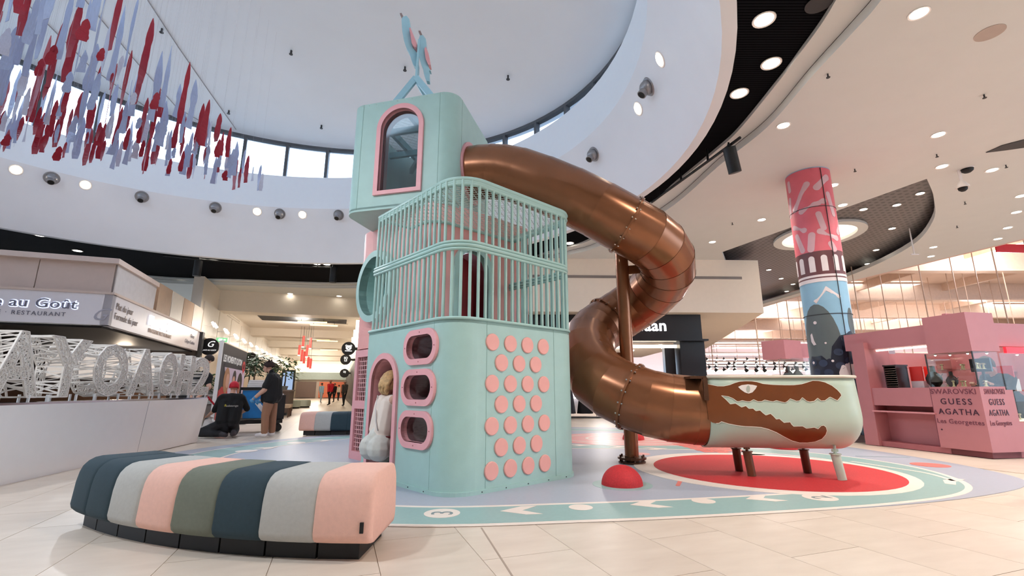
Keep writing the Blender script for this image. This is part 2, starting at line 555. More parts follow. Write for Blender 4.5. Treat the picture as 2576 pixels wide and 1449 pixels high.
for (px, py) in ((1461, 1279), (1770, 1263)):
    x, y, a = on_track(px, py); flat('track_dot', circ(0, 0, 0.105, 24), x, y, a, 0.008, 0.0105, CREAMR)
for (px, py, ch) in ((1112, 1294, '3'), (2063, 1254, '2')):
    x, y, a = on_track(px, py); d = flat('number_disc', circ(0, 0, 0.15, 32), x, y, a, 0.008, 0.0105, CREAMR)
    t = text('number', ch, (0, -0.09, 0), (1, 0, 0), (0, 1, 0), 0.26, M('number_grey', (128, 142, 146), 0.5), None, 0.0008, 'CENTER')
    t.data.transform(Matrix.Translation((x, y, 0.0115)) @ Matrix.Rotation(a + math.pi / 2, 4, 'Z'))
    adopt(t, mat_t)
for (px, py) in ((620, 1136), (745, 1115)):
    g = G(px, py); flat('track_dot', circ(0, 0, 0.17, 24), g[0], g[1], 0, 0.008, 0.0105, CREAMR)
for (px, py, rz) in ((672, 1128, 1.0), (815, 1109, 0.8), (1460, 1121, 0.0), (1555, 1125, 0), (1650, 1130, 0)):
    g = G(px, py); flat('arrow', [(p[0] * 1.2, p[1] * 1.2) for p in chev], g[0], g[1], rz + math.pi, 0.008, 0.0105, CREAMR)
for (px, py, r, m) in ((2340, 1171, 0.22, CORALR), (1610, 1143, 0.16, PINKR), (1895, 1143, 0.18, CREAMR)):
    g = G(px, py); flat('spot', circ(0, 0, r, 24), g[0], g[1], 0, 0.006, 0.0095, m)
g = G(1710, 1214); flat('stroke', rrect(0, 0, 0.5, 0.045, 0.02), g[0], g[1], 1.15, 0.006, 0.009, CORALR)
g = G(2220, 1150); flat('stroke', rrect(0, 0, 0.75, 0.12, 0.05), g[0], g[1], -0.15, 0.006, 0.009, M('grey_rubber', (150, 160, 170), 0.5))
g0 = G(2300, 1184); g1 = G(2420, 1212)
obj('long_arrow', ribbon(spline([G(2140, 1162), G(2230, 1176), G(2330, 1192), G(2400, 1212)], 5), 0.05, 0.008, 0.0105), CREAMR, mat_t)
flat('long_arrow', [(0, -0.25), (0.09, -0.25), (0.05, 0), (0.09, 0.25), (0, 0.25), (-0.06, 0)], G(2390, 1212)[0], G(2390, 1212)[1], -0.9, 0.008, 0.0105, CREAMR)
ck0 = G(1705, 1118); ck1 = G(1800, 1142)
mb = MB()
for i in range(12):
    for j in range(4):
        if (i + j) % 2 == 0:
            u = i / 12.0; x = ck0[0] + (ck1[0] - ck0[0]) * u + 0.2 * j; y = ck0[1] + (ck1[1] - ck0[1]) * u + 0.06 * j
            mb.box(x, y, 0.0095, 0.2, 0.2, 0.002)
obj('chequered_line', mb, CORALR, mat_t)
# red domes
def dome(x, y, r, label):
    t = thing('play_dome', label, 'play dome', (x, y, 0.006))
    mb = MB(); mb.lathe([(r * 1.45, 0.006), (r * 1.45, 0.0075)], 40, (x, y, 0)); obj('collar_ring', mb, TEAL, t)
    prof = [(r, 0.006)] + [(r * math.cos(a), 0.006 + r * 0.92 * math.sin(a)) for a in [math.pi / 2 * k / 12 for k in range(1, 12)]] + [(0.0, 0.006 + r * 0.92)]
    mb = MB(); mb.lathe(prof, 40, (x, y, 0)); obj('dome_body', mb, REDR, t, True, 60)
dome(1.20, 5.45, 0.222, 'red rubber half dome on the lilac mat in front of the slide post')
dome(2.55, 10.3, 0.225, 'red rubber half dome on the pink rings behind the slide post')
dome(4.85, 8.75, 0.24, 'low red rubber dome just behind the crocodile tub')

# ------------------------------------------------------------------ drum, dome ceiling, clerestory
EX, EY, ERX, ERY = -7.0, 9.0, 10.7, 9.1
def ell(th, d=0.0):
    return (EX + (ERX - d) * math.cos(th), EY + (ERY - d) * math.sin(th))
def ring(prof, n=120):
    """band swept round the oval; prof: (inset, z)"""
    mb = MB(); vs = []; fs = []
    for (d, z) in prof:
        for k in range(n):
            x, y = ell(2 * math.pi * k / n, d); vs.append((x, y, z))
    for i in range(len(prof) - 1):
        for k in range(n):
            fs.append((i * n + k, i * n + (k + 1) % n, (i + 1) * n + (k + 1) % n, (i + 1) * n + k))
    return mb.add(vs, fs)
DRUMM = M('drum_plaster', (244, 246, 250), 0.55, var=0.012, scale=1.5)
struct('wall_drum_lower', ring([(-0.2, 6.26), (-0.2, 6.0), (0.0, 6.0), (1.0, 7.9)]), DRUMM, 'white sloping lower band of the oval skylight drum', None, True, 25, False)
struct('wall_drum_upper', ring([(1.0, 7.9), (1.0, 9.2), (0.5, 9.24)]), M('drum_plaster_upper', (244, 249, 255), 0.55, var=0.01), 'white upright upper band of the oval skylight drum', None, True, 25, False)
def dome_z(x, y):
    rho = ((x - EX) / 10.2) ** 2 + ((y - EY) / 8.6) ** 2
    return 9.76 - 0.088 * (x - 2.0) + 0.75 * max(0.0, 1 - rho)
mb = MB(); nr, nn = 14, 120; vs = []; fs = []
for i in range(nr + 1):
    q = i / nr
    for k in range(nn):
        th = 2 * math.pi * k / nn
        x, y = EX + 10.35 * q * math.cos(th), EY + 8.75 * q * math.sin(th)
        vs.append((x, y, dome_z(x, y)))
for i in range(nr):
    for k in range(nn):
        fs.append((i * nn + k, (i + 1) * nn + k, (i + 1) * nn + (k + 1) % nn, i * nn + (k + 1) % nn))
mb.add(vs, fs)
ceil_dome = struct('ceiling_dome', mb, M('dome_plaster', (240, 246, 251), 0.6, var=0.02, scale=0.5), 'large white bulging ceiling above the skylight drum', None, True, None, False)
def on_dome(px, py):
    z = 10.4
    for _ in range(12):
        g = G(px, py, z); z = dome_z(g[0], g[1])
    return Vector((g[0], g[1], z))
SEAM = M('seam_grey', (150, 148, 150), 0.6)
for line in ([(372, 0), (450, 120), (530, 235), (603, 338)], [(215, 0), (330, 140), (445, 270), (540, 325)], [(60, 0), (230, 170), (400, 292)]):
    mb = MB(); pts = []
    for i in range(len(line) - 1):
        for k in range(8):
            u = k / 8.0
            pts.append(on_dome(line[i][0] + (line[i + 1][0] - line[i][0]) * u, line[i][1] + (line[i + 1][1] - line[i][1]) * u) - Vector((0, 0, 0.01)))
    mb.tube(pts, 0.014, 5); obj('seam', mb, SEAM, ceil_dome)
# clerestory windows between drum and dome
FRAME = M('window_frame_dark', (84, 86, 90), 0.45)
PANE = glass('clerestory_glass', (244, 250, 255), 0.05, 0.06, 1.0)
win = thing('window_1', 'band of tall clerestory panes in dark frames under the dome ceiling', 'window', (EX, EY, 9.2), kind='structure')
mb = ring([(0.72, 9.2), (0.72, 9.27), (0.6, 9.27), (0.6, 9.2)]); obj('sill', mb, FRAME, win)
NW = 40
def top_of(th, d):
    x, y = ell(th, d); return dome_z(x, y)
mbt = MB(); vs = []; fs = []
for k in range(120):
    th = 2 * math.pi * k / 120
    for d, dz in ((0.74, 0.03), (0.74, -0.1), (0.6, -0.1), (0.6, 0.03)):
        x, y = ell(th, d); vs.append((x, y, dome_z(x, y) + dz))
for k in range(120):
    j = (k + 1) % 120
    for m in range(4):
        fs.append((4 * k + m, 4 * k + (m + 1) % 4, 4 * j + (m + 1) % 4, 4 * j + m))
mbt.add(vs, fs); obj('head_rail', mbt, FRAME, win)
for k in range(NW):
    th = 2 * math.pi * (k + 0.3) / NW; th2 = 2 * math.pi * (k + 1.3) / NW
    if math.sin(th) < -0.3: continue
    x, y = ell(th, 0.66)
    mb = MB(); zt = top_of(th, 0.66); mb.box(x, y, (9.2 + zt) / 2, 0.16, 0.12, zt - 9.2, math.atan2(y - EY, x - EX)); obj('mullion', mb, FRAME, win)
    vs = []
    for q in range(5):
        t = th + (th2 - th) * q / 4.0; px, py = ell(t, 0.62); vs += [(px, py, 9.22), (px, py, top_of(t, 0.62) - 0.02)]
    mb = MB(); mb.add(vs, [(2 * q, 2 * q + 2, 2 * q + 3, 2 * q + 1) for q in range(4)]); obj('pane', mb, PANE, win, fix=False)

# ------------------------------------------------------------------ flat ceilings
gz = lambda px, py, z: G(px, py, z)[:2] + (0,)
B0 = [tuple(p)[:2] for p in spline([(3.3, 2.0, 0), (3.9, 4.0, 0), gz(2103, 0, 6.17), gz(2007, 142, 6.17), gz(1948, 219, 6.17), gz(1857, 329, 6.17), gz(1802, 379, 6.17), gz(1700, 462, 6.17), gz(1628, 520, 6.17), gz(1480, 606, 6.17), (1.6, 17.0, 0), (-1.8, 20.6, 0),
    (-7.67, 22.5, 0), (-12.95, 21.9, 0), (-16.66, 21.2, 0), (-20, 18.5, 0), (-21.5, 12, 0), (-20, 4, 0), (-14, -1, 0), (-6, -2.6, 0), (1.0, -1.0, 0)], 6, True)]
B1 = [tuple(p)[:2] for p in spline([(4.1, 1.8, 0), (4.6, 4.0, 0), gz(2217, 0, 6.0), gz(2149, 78, 6.0), gz(2039, 196, 6.0), gz(1930, 320, 6.0), gz(1811, 415, 6.0), gz(1669, 534, 6.0), gz(1500, 622, 6.0), (1.9, 17.2, 0), (-1.5, 20.9, 0),
    (-7.67, 22.8, 0), (-12.95, 22.2, 0), (-16.9, 21.4, 0), (-20.2, 18.7, 0), (-21.8, 12, 0), (-20.3, 4, 0), (-14, -1.4, 0), (-6, -3, 0), (1.8, -1.4, 0)], 6, True)]
RIM = [ell(2 * math.pi * k / 90, -0.15) for k in range(90)]
xyz = lambda s, t, d: (s, t, d)
def grid_black():
    m = bpy.data.materials.new('black_mesh_ceiling'); m.use_nodes = True
    nt = m.node_tree; b = nt.nodes['Principled BSDF']; b.inputs['Roughness'].default_value = 0.9; b.inputs['Specular IOR Level'].default_value = 0.05
    tc = nt.nodes.new('ShaderNodeTexCoord')
    w = nt.nodes.new('ShaderNodeTexWave'); w.inputs['Scale'].default_value = 6.0; w.bands_direction = 'Y'
    nt.links.new(tc.outputs['Object'], w.inputs['Vector'])
    rp = nt.nodes.new('ShaderNodeValToRGB')
    rp.color_ramp.elements[0].color = srgb((4, 4, 6)) + (1,); rp.color_ramp.elements[1].color = srgb((24, 24, 27)) + (1,)
    nt.links.new(w.outputs['Fac'], rp.inputs['Fac']); nt.links.new(rp.outputs['Color'], b.inputs['Base Color'])
    return m
BMESH = grid_black()
mb = MB(); mb.plate([(-26, -6), (6.2, -6), (6.2, 24), (-26, 24)], [RIM], 6.3, 6.24, xyz)
struct('ceiling_black_ring', mb, BMESH, 'black open-mesh ceiling ring around the drum')
mb = MB(); mb.plate(B1, [B0], 6.3, 6.17, xyz)
struct('ceiling_edge_band', mb, CEILW, 'raised pale ceiling band beside the black ring')
OVAL = [tuple(p)[:2] for p in ([Vector((7.73, 16.6, 0)), Vector((8.4, 14.8, 0)), Vector((9.2, 12.6, 0)), Vector((10.0, 10.48, 0))] + spline([(10.0, 10.48, 0), (11.25, 11.7, 0), (12.7, 13.4, 0), (14.1, 15.9, 0), (14.9, 19.5, 0), (15.0, 24.0, 0), (14.64, 27.8, 0)], 5)[1:] + [Vector((13.5, 27.8, 0)), Vector((9.6, 20, 0))])]
mb = MB(); mb.plate([(-40, -8), (17.3, -8), (17.25, 8), (17.2, 15), (15.7, 21.47), (15.15, 29.2), (15.1, 75), (-40, 75)], [B1, OVAL], 6.16, 6.0, xyz)
ceil_flat = struct('ceiling_flat', mb, CEILW, 'broad pale plaster ceiling of the mall')
def dots_black():
    m = bpy.data.materials.new('perforated_ceiling'); m.use_nodes = True
    nt = m.node_tree; b = nt.nodes['Principled BSDF']; b.inputs['Roughness'].default_value = 0.35
    tc = nt.nodes.new('ShaderNodeTexCoord')
    v = nt.nodes.new('ShaderNodeTexVoronoi'); v.inputs['Scale'].default_value = 5.0; v.inputs['Randomness'].default_value = 0.0
    nt.links.new(tc.outputs['Object'], v.inputs['Vector'])
    rp = nt.nodes.new('ShaderNodeValToRGB'); rp.color_ramp.elements[0].position = 0.3; rp.color_ramp.elements[1].position = 0.36
    rp.color_ramp.elements[0].color = srgb((16, 16, 18)) + (1,); rp.color_ramp.elements[1].color = srgb((92, 88, 88)) + (1,)
    nt.links.new(v.outputs['Distance'], rp.inputs['Fac']); nt.links.new(rp.outputs['Color'], b.inputs['Base Color'])
    return m
mb = MB(); mb.plate([(7.2, 9.6), (16, 9.6), (16, 28.5), (7.2, 28.5)], [circ(10.75, 15.7, 1.3, 36, 1.55)], 6.42, 6.36, xyz)
struct('ceiling_dark_oval', mb, dots_black(), 'dark perforated ceiling panel behind the painted column')
# round light well in the dark oval
lw = thing('round_skylight', 'round lit ceiling well with a pale rim in the dark oval panel', 'ceiling light', (10.75, 15.7, 6.3))
ellm = lambda s, t, d: (10.75 + s, 15.7 + t * 1.19, d)
mb = MB(); mb.plate(circ(0, 0, 1.32, 40), [circ(0, 0, 1.06, 40)], 6.42, 6.28, ellm); obj('rim', mb, CEILW, lw)
mb = MB(); mb.plate(circ(0, 0, 1.07, 40), [], 6.42, 6.38, ellm); obj('light_panel', mb, EM('well_light', (255, 244, 226), 1.6), lw)
# ------------------------------------------------------------------ play tower
C0 = (-0.60, 4.70); AA = (0.737, 0.676); BB = (-0.676, 0.737)
def W(u, v, z=0.0):
    return (C0[0] + u * AA[0] + v * BB[0], C0[1] + u * AA[1] + v * BB[1], z)
N0 = (-0.82, 6.11); A1 = (0.25, 0.968); B1v = (-0.968, 0.25)
def Q(k, l, z=0.0):
    return (N0[0] + k * A1[0] + l * B1v[0], N0[1] + k * A1[1] + l * B1v[1], z)

def roundpoly(corners, radii, n=8):
    """closed outline with rounded corners"""
    out = []; m = len(corners)
    for i in range(m):
        p = Vector(corners[i]); a = Vector(corners[i - 1]) - p; b = Vector(corners[(i + 1) % m]) - p
        a.normalize(); b.normalize(); r = radii[i]
        if r < 1e-4: out.append(tuple(p)); continue
        s, e = p + a * r, p + b * r; c = p + (a + b) * r
        for k in range(n + 1):
            t = math.pi / 2 * k / n
            q = c - b * r * math.cos(t) - a * r * math.sin(t)
            out.append(tuple(q))
    return out

def extrude_wall(mb, outline, fr, z0, z1, th, closed=True, skip=()):
    """upright wall along an outline (frame fr), th thick to the inside; skip: edges left out"""
    n = len(outline); area = sum(outline[i][0] * outline[(i + 1) % n][1] - outline[(i + 1) % n][0] * outline[i][1] for i in range(n))
    sg = 1.0 if area > 0 else -1.0
    inn = []
    for i in range(n):
        p = Vector(outline[i]); d = (Vector(outline[(i + 1) % n]) - Vector(outline[i - 1])).normalized()
        inn.append(p + Vector((-d.y, d.x)) * th * sg)
    for i in range(n if closed else n - 1):
        if i in skip: continue
        j = (i + 1) % n; o, q = outline, inn
        vs = [fr(o[i][0], o[i][1], z0), fr(o[j][0], o[j][1], z0), fr(o[j][0], o[j][1], z1), fr(o[i][0], o[i][1], z1),
              fr(q[i][0], q[i][1], z0), fr(q[j][0], q[j][1], z0), fr(q[j][0], q[j][1], z1), fr(q[i][0], q[i][1], z1)]
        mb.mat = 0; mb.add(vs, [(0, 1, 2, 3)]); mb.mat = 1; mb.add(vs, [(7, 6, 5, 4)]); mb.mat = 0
        mb.add(vs, [(3, 2, 6, 7), (1, 0, 4, 5)])

tower = thing('play_tower', 'turquoise and pink stacked play tower with a barred balcony', 'play structure', W(1, 1))
SU, SV, R0 = 1.98, 1.88, 0.32
WEIGHT = 0.04
# --- lower room
low = bpy.data.objects.new('lower_room', None); COL.objects.link(low); low.location = W(1, 1); adopt(low, tower); low.location = W(1, 1)
low.parent = None; low.matrix_parent_inverse = Matrix(); low.location = W(1, 1); adopt(low, tower)
corners = [(0, 0), (SU, 0), (SU, SV), (0, SV)]
outl = roundpoly(corners, [R0, 0.3, 0.04, 0.04], 10)
left_f = lambda s, t, d: W(-d, s, t)           # left face, d outwards
right_f = lambda s, t, d: W(s, -d, t)
mb = MB()
wins = [(0.575, 1.47), (0.59, 1.04), (0.61, 0.605)]
door = archway(1.37, 0.03, 0.62, 1.395)
WW, WH = 0.59, 0.315
wholes = [rrect(cx, cz, WW, WH, 0.15, 6) for (cx, cz) in wins]
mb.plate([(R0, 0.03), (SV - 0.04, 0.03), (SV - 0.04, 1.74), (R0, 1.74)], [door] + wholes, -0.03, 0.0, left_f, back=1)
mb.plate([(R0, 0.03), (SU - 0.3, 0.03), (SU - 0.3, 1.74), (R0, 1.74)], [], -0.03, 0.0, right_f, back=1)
skip = [i for i in range(len(outl)) if (abs(outl[i][1]) < 1e-6 and abs(outl[(i + 1) % len(outl)][1]) < 1e-6) or (abs(outl[i][0]) < 1e-6 and abs(outl[(i + 1) % len(outl)][0]) < 1e-6)]
extrude_wall(mb, outl, W, 0.03, 1.74, 0.03, True, skip)
room = obj('room_wall', mb, [TURQ, TURQ_SHADE], tower, False, None, False)
def weld(o, ang=28):
    bm = bmesh.new(); bm.from_mesh(o.data); bmesh.ops.remove_doubles(bm, verts=bm.verts, dist=0.0004); bm.to_mesh(o.data); bm.free()
    o.data.polygons.foreach_set('use_smooth', [True] * len(o.data.polygons)); o.data.set_sharp_from_angle(angle=math.radians(ang))
weld(room)
bpy.data.objects.remove(low)
low = room
def prism_fr(mb, outline, fr, z0, z1):
    n = len(outline)
    vs = [fr(p[0], p[1], z0) for p in outline] + [fr(p[0], p[1], z1) for p in outline]
    return mb.add(vs, [tuple(reversed(range(n))), tuple(range(n, 2 * n))] + [(k, (k + 1) % n, n + (k + 1) % n, n + k) for k in range(n)])
def rail(path3, r, n=8, closed=False):
    mb = MB(); mb.tube(path3, r, n, closed); return mb
mb = MB(); prism_fr(mb, outl, W, 1.70, 1.755)
obj('balcony_floor', mb, TURQ, tower)
base = [W(p[0] + (p[0] - 1) * 0.012, p[1] + (p[1] - 1) * 0.012, 0.02) for p in outl]
mb = MB(); prism_fr(mb, [((p[0] - 1) * 1.012 + 1, (p[1] - 1) * 1.012 + 1) for p in outl], W, 0.006, 0.045)
n = len(outl)
obj('base_strip', mb, TURQ, low)
mb = MB()
for u in (0.4, 0.72, 1.04, 1.36, 1.66):
    mb.cyl(W(u, -0.010, 0.026), W(u, -0.018, 0.026), 0.006, None, 6)
for v in (0.4, 0.7, 0.95):
    mb.cyl(W(-0.010, v, 0.026), W(-0.018, v, 0.026), 0.006, None, 6)
obj('base_screws', mb, DARK, low)['kind'] = 'stuff'
mb = MB(); mb.tube([W(p[0], p[1], 1.748) for p in outl], 0.018, 6, True); obj('top_lip', mb, TURQ, low, True)
# round seams of the wall panels
SEAMT = M('turquoise_seam', (146, 180, 172), 0.5)
for (u, v) in ((0.0, 0.33), (0.45, -0.001), (1.5, -0.001)):
    mb = MB(); p = W(u, v); mb.box(p[0], p[1], 0.89, 0.004, 0.004, 1.68); obj('panel_seam', mb, SEAMT, low)
# window frames with deep reveals
def frame(name, outer, inner, fr, parent, mat, out=0.022, back=-0.012, depth=-0.26, pane=None):
    mb = MB(); mb.plate(outer, [inner], back, out, fr)
    n = len(inner)
    vs = [fr(p[0], p[1], out) for p in inner] + [fr(p[0], p[1], depth) for p in inner] + \
         [fr(p[0] + (p[0] - sum(q[0] for q in inner) / n) * 0.05, p[1] + (p[1] - sum(q[1] for q in inner) / n) * 0.05, depth) for p in inner]
    mb.add(vs, [(k, (k + 1) % n, n + (k + 1) % n, n + k) for k in range(n)] + [(n + k, n + (k + 1) % n, 2 * n + (k + 1) % n, 2 * n + k) for k in range(n)])
    f = obj(name, mb, mat, parent)
    if pane is not None:
        mb = MB(); mb.plate(inner, [], -0.052, -0.045, fr); obj('pane', mb, pane, f)
    return f
PANEP = glass('acrylic_pane', (220, 228, 228), 0.06, 0.09, 0.9)
def grow(loop, g):
    cx = (min(p[0] for p in loop) + max(p[0] for p in loop)) / 2; cy = (min(p[1] for p in loop) + max(p[1] for p in loop)) / 2
    w = max(p[0] for p in loop) - cx; h = max(p[1] for p in loop) - cy
    return [(cx + (p[0] - cx) * (w + g) / w, cy + (p[1] - cy) * (h + g) / h) for p in loop]
for (cx, cz) in wins:
    f = frame('window_frame', rrect(cx, cz, 0.66, 0.385, 0.17, 8), rrect(cx, cz, 0.53, 0.255, 0.12, 8), left_f, low, PINK, 0.03, -0.01, -0.3, PANEP)
    mb = MB()
    for (dx, dz) in ((0, 0.16), (0, -0.16), (0.295, 0), (-0.295, 0)):
        mb.cyl(left_f(cx + dx, cz + dz, 0.028), left_f(cx + dx, cz + dz, 0.034), 0.007, None, 6)
    obj('screws', mb, M('pink_screw', (176, 104, 108), 0.4), f)['kind'] = 'stuff'
frame('door_frame', archway(1.37, 0.01, 0.70, 1.44, 20), archway(1.37, 0.01, 0.56, 1.37, 20), left_f, low, PINK, 0.03, -0.01, -0.32)
# coral discs on the climbing face
mb = MB(); prof = [(0.092, 0.0), (0.092, 0.012), (0.086, 0.018), (0.0, 0.018)]
disc_me = None
for r, z in enumerate((1.515, 1.30, 1.078, 0.863, 0.645, 0.428, 0.208)):
    for c in range(4 if r % 2 == 0 else 3):
        u = 0.525 + 0.262 * c + (0.131 if r % 2 else 0.0)
        if disc_me is None:
            mb = MB(); mb.lathe(prof, 26); d = obj('disc', mb, CORAL, None, True, 40); disc_me = d.data
        else:
            d = bpy.data.objects.new('disc', disc_me); COL.objects.link(d)
        d.location = W(u, 0.0, z)
        d.rotation_euler = Vector((-BB[0], -BB[1], 0)).to_track_quat('Z', 'Y').to_euler()
        d.parent = low; d.matrix_parent_inverse = world_of(low).inverted()
# --- balcony cage
cage = obj('balcony_cage', rail([W(p[0] , p[1], 3.30) for p in roundpoly([(0.06, 0.02), (SU + 0.02, 0.02), (SU + 0.02, 1.32), (0.55, 1.32), (0.55, 1.86), (0.06, 1.86)], [0.34, 0.32, 0.03, 0.25, 0.03, 0.03], 8)], 0.024, 8, True), TURQ, tower, True)
cpath = [(0.03, 1.86)] + arc(0.03 + 0.34, 0.01 + 0.34, 0.34, 180, 270, 10) + arc(SU - 0.32, 0.01 + 0.32, 0.32, -90, 0, 10) + [(SU, 1.32)]
def along(path, step):
    out = []; acc = 0.0; nxt = 0.03
    for i in range(len(path) - 1):
        a, b = Vector(path[i]), Vector(path[i + 1]); L = (b - a).length
        while nxt <= acc + L:
            out.append(tuple(a + (b - a) * ((nxt - acc) / L))); nxt += step
        acc += L
    return out
mb = MB()
for z, r in ((3.335, 0.03), (3.275, 0.024)):
    mb.tube([W(p[0] + 0.03, p[1] + 0.01, z) for p in cpath], r, 8)
obj('top_rail', mb, TURQ, cage, True)
mb = MB()
for z, r, o in ((2.59, 0.018, 0.0), (2.55, 0.024, 0.0), (2.51, 0.018, 0.0)):
    mb.tube([W(p[0] - 0.005, p[1] - 0.005, z) for p in cpath], r, 8)
obj('middle_rail', mb, TURQ, cage, True)
bar_me = None
for (u, v) in along(cpath, 0.0985):
    if bar_me is None:
        mb = MB(); mb.cyl((0, 0, 1.73), (0, 0, 3.32), 0.0175, None, 8); b = obj('bar', mb, TURQ, None, True, 50); bar_me = b.data
    else:
        b = bpy.data.objects.new('bar', bar_me); COL.objects.link(b)
    b.location = W(u + 0.012, v + 0.008, 0); b.parent = cage; b.matrix_parent_inverse = world_of(cage).inverted()
# rear middle rail of the cage side
# expanded-metal roof over the balcony
roofpoly = roundpoly([(0.09, 0.05), (SU - 0.02, 0.05), (SU - 0.02, 1.32), (0.55, 1.32), (0.55, 1.84), (0.09, 1.84)], [0.34, 0.32, 0.02, 0.2, 0.02, 0.02], 8)
def diamond_mesh(mb, fr, u0, u1, v0, v1, du, dv, ok, w=0.006, h=0.003):
    i = 0; v = v0
    while v < v1:
        u = u0 + (du / 2 if i % 2 else 0)
        while u < u1:
            for s in (1, -1):
                a = (u, v); b = (u + s * du / 2, v + dv)
                m = ((a[0] + b[0]) / 2, (a[1] + b[1]) / 2)
                if ok(*m): mb.bar(fr(*a), fr(*b), w, h, (0.1, 0.2, 1))
            u += du
        v += dv; i += 1
mb = MB(); diamond_mesh(mb, lambda u, v: W(u, v, 3.29), 0.06, SU, 0.03, 1.86, 0.10, 0.033, lambda u, v: in_poly(u, v, roofpoly), 0.007, 0.003)
obj('mesh_roof', mb, M('mesh_turquoise', (206, 214, 206), 0.4), tower, fix=False)
# --- pink body
PU0, PU1, PV0, PV1 = 0.55, 2.55, 1.32, 3.62
pout = roundpoly([(PU0, PV0), (PU1, PV0), (PU1, PV1), (PU0, PV1)], [0.3, 0.3, 0.3, 0.3], 8)
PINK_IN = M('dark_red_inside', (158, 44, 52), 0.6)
PBODY = M('pink_body_paint', (242, 172, 166), 0.42, var=0.03, bump=0.1, bscale=260)
pr_f = lambda s, t, d: W(s, PV0 - d, t)
pl_f = lambda s, t, d: W(PU0 - d, s, t)
mb = MB()
pdoor = archway(1.25, 1.76, 0.58, 1.24, 14)
port = circ(2.76, 2.58, 0.5, 28)
mb.plate([(PU0 + 0.3, 1.65), (PU1 - 0.3, 1.65), (PU1 - 0.3, 3.6), (PU0 + 0.3, 3.6)], [pdoor], -0.03, 0, pr_f, back=1)
mb.plate([(PV0 + 0.3, 1.65), (PV1 - 0.3, 1.65), (PV1 - 0.3, 3.6), (PV0 + 0.3, 3.6)], [port], -0.03, 0, pl_f, back=1)
npo = len(pout)
sk = [i for i in range(npo) if (abs(pout[i][1] - PV0) < 1e-6 and abs(pout[(i + 1) % npo][1] - PV0) < 1e-6) or (abs(pout[i][0] - PU0) < 1e-6 and abs(pout[(i + 1) % npo][0] - PU0) < 1e-6)]
extrude_wall(mb, pout, W, 1.65, 3.6, 0.03, True, sk)
pink = obj('pink_body', mb, [PBODY, PINK_IN], tower, False, None, False)
weld(pink)
frame('door_frame', archway(1.25, 1.755, 0.68, 1.30, 18), archway(1.25, 1.755, 0.53, 1.21, 18), pr_f, pink, TURQ, 0.05, -0.01, -0.06)
mb = MB(); mb.plate(archway(1.25, 1.755, 0.52, 1.2, 14), [], -0.32, -0.30, pr_f); obj('inner_backing', mb, PINK_IN, pink)  # plain dark red sheet closing the doorway
frame('porthole_frame', circ(2.76, 2.58, 0.56, 36), circ(2.76, 2.58, 0.46, 36), pl_f, pink, TURQ, 0.12, -0.01, -0.3)
mb = MB(); mb.plate(circ(2.76, 2.58, 0.48, 28), [], -0.33, -0.31, pl_f); obj('porthole_back', mb, TURQ_SHADE, pink)  # disc closing the hole, dark inside put into its colour
# lower lattice box
mb = MB()
panels = [(2.0, 2.6, 0.12, 0.74), (2.0, 2.6, 0.86, 1.52), (2.72, 3.28, 0.12, 0.74), (2.72, 3.28, 0.86, 1.52)]
hl = [[(a, c), (b, c), (b, d), (a, d)] for (a, b, c, d) in panels]
mb.plate([(1.91, 0.0), (PV1 - 0.26, 0.0), (PV1 - 0.26, 1.63), (1.91, 1.63)], hl, -0.05, 0.03, pl_f)
lout = roundpoly([(PU0, 1.9), (PU1, 1.9), (PU1, PV1), (PU0, PV1)], [0.02, 0.02, 0.3, 0.3], 8)
npo = len(lout)
out2 = [((p[0] - 1.55) * 1.015 + 1.55, p[1] + (0.02 if p[1] > 3 else 0)) for p in lout]
sk2 = [i for i in range(npo) if abs(lout[i][0] - PU0) < 1e-6 and abs(lout[(i + 1) % npo][0] - PU0) < 1e-6]
extrude_wall(mb, out2, W, 0.0, 1.63, 0.03, True, sk2)
mb.mi = [0] * len(mb.f)
lat = obj('lattice_box', mb, PINK, tower, False, None, False)
for (a, b, c, d) in panels:
    mb = MB()
    nv = int((b - a) / 0.062); nz = int((d - c) / 0.062)
    for i in range(1, nv):
        s = a + (b - a) * i / nv; mb.bar(pl_f(s, c, -0.005), pl_f(s, d, -0.005), 0.011, 0.011)
    for i in range(1, nz):
        t = c + (d - c) * i / nz; mb.bar(pl_f(a, t, -0.005), pl_f(b, t, -0.005), 0.011, 0.011)
    obj('lattice_panel', mb, M('lattice_pink', (232, 178, 178), 0.5), lat)
# --- upper room
UD = 1.75
uo = roundpoly([(0, 0), (0, UD), (UD, UD), (UD, 0)], [0.24, 0.24, 0.24, 0.24], 8)
uf_f = lambda s, t, d: Q(-d, s, t)
ur_f = lambda s, t, d: Q(s, -d, t)
Z0, Z1 = 3.6, 5.33
mb = MB()
uwin = archway(0.87, 3.82, 0.69, 1.365, 18)
mb.plate([(0.24, Z0), (UD - 0.24, Z0), (UD - 0.24, Z1), (0.24, Z1)], [uwin], -0.03, 0.0, uf_f, back=1)
mb.plate([(0.24, Z0), (UD - 0.24, Z0), (UD - 0.24, Z1), (0.24, Z1)], [circ(0.72, 4.32, 0.40, 24)], -0.03, 0.0, ur_f, back=1)
nu = len(uo)
sk = [i for i in range(nu) if (abs(uo[i][1]) < 1e-6 and abs(uo[(i + 1) % nu][1]) < 1e-6) or (abs(uo[i][0]) < 1e-6 and abs(uo[(i + 1) % nu][0]) < 1e-6)]
extrude_wall(mb, uo, Q, Z0, Z1, 0.03, True, sk)
up = obj('cabin_wall', mb, [TURQ, M('turquoise_lit_inside', (200, 228, 226), 0.6)], tower, False, None, False)  # inner side made paler, light from the open roof put into its colour
weld(up)
mb = MB(); prism_fr(mb, uo, Q, Z0 - 0.03, Z0 + 0.03); obj('cabin_floor', mb, TURQ, tower)
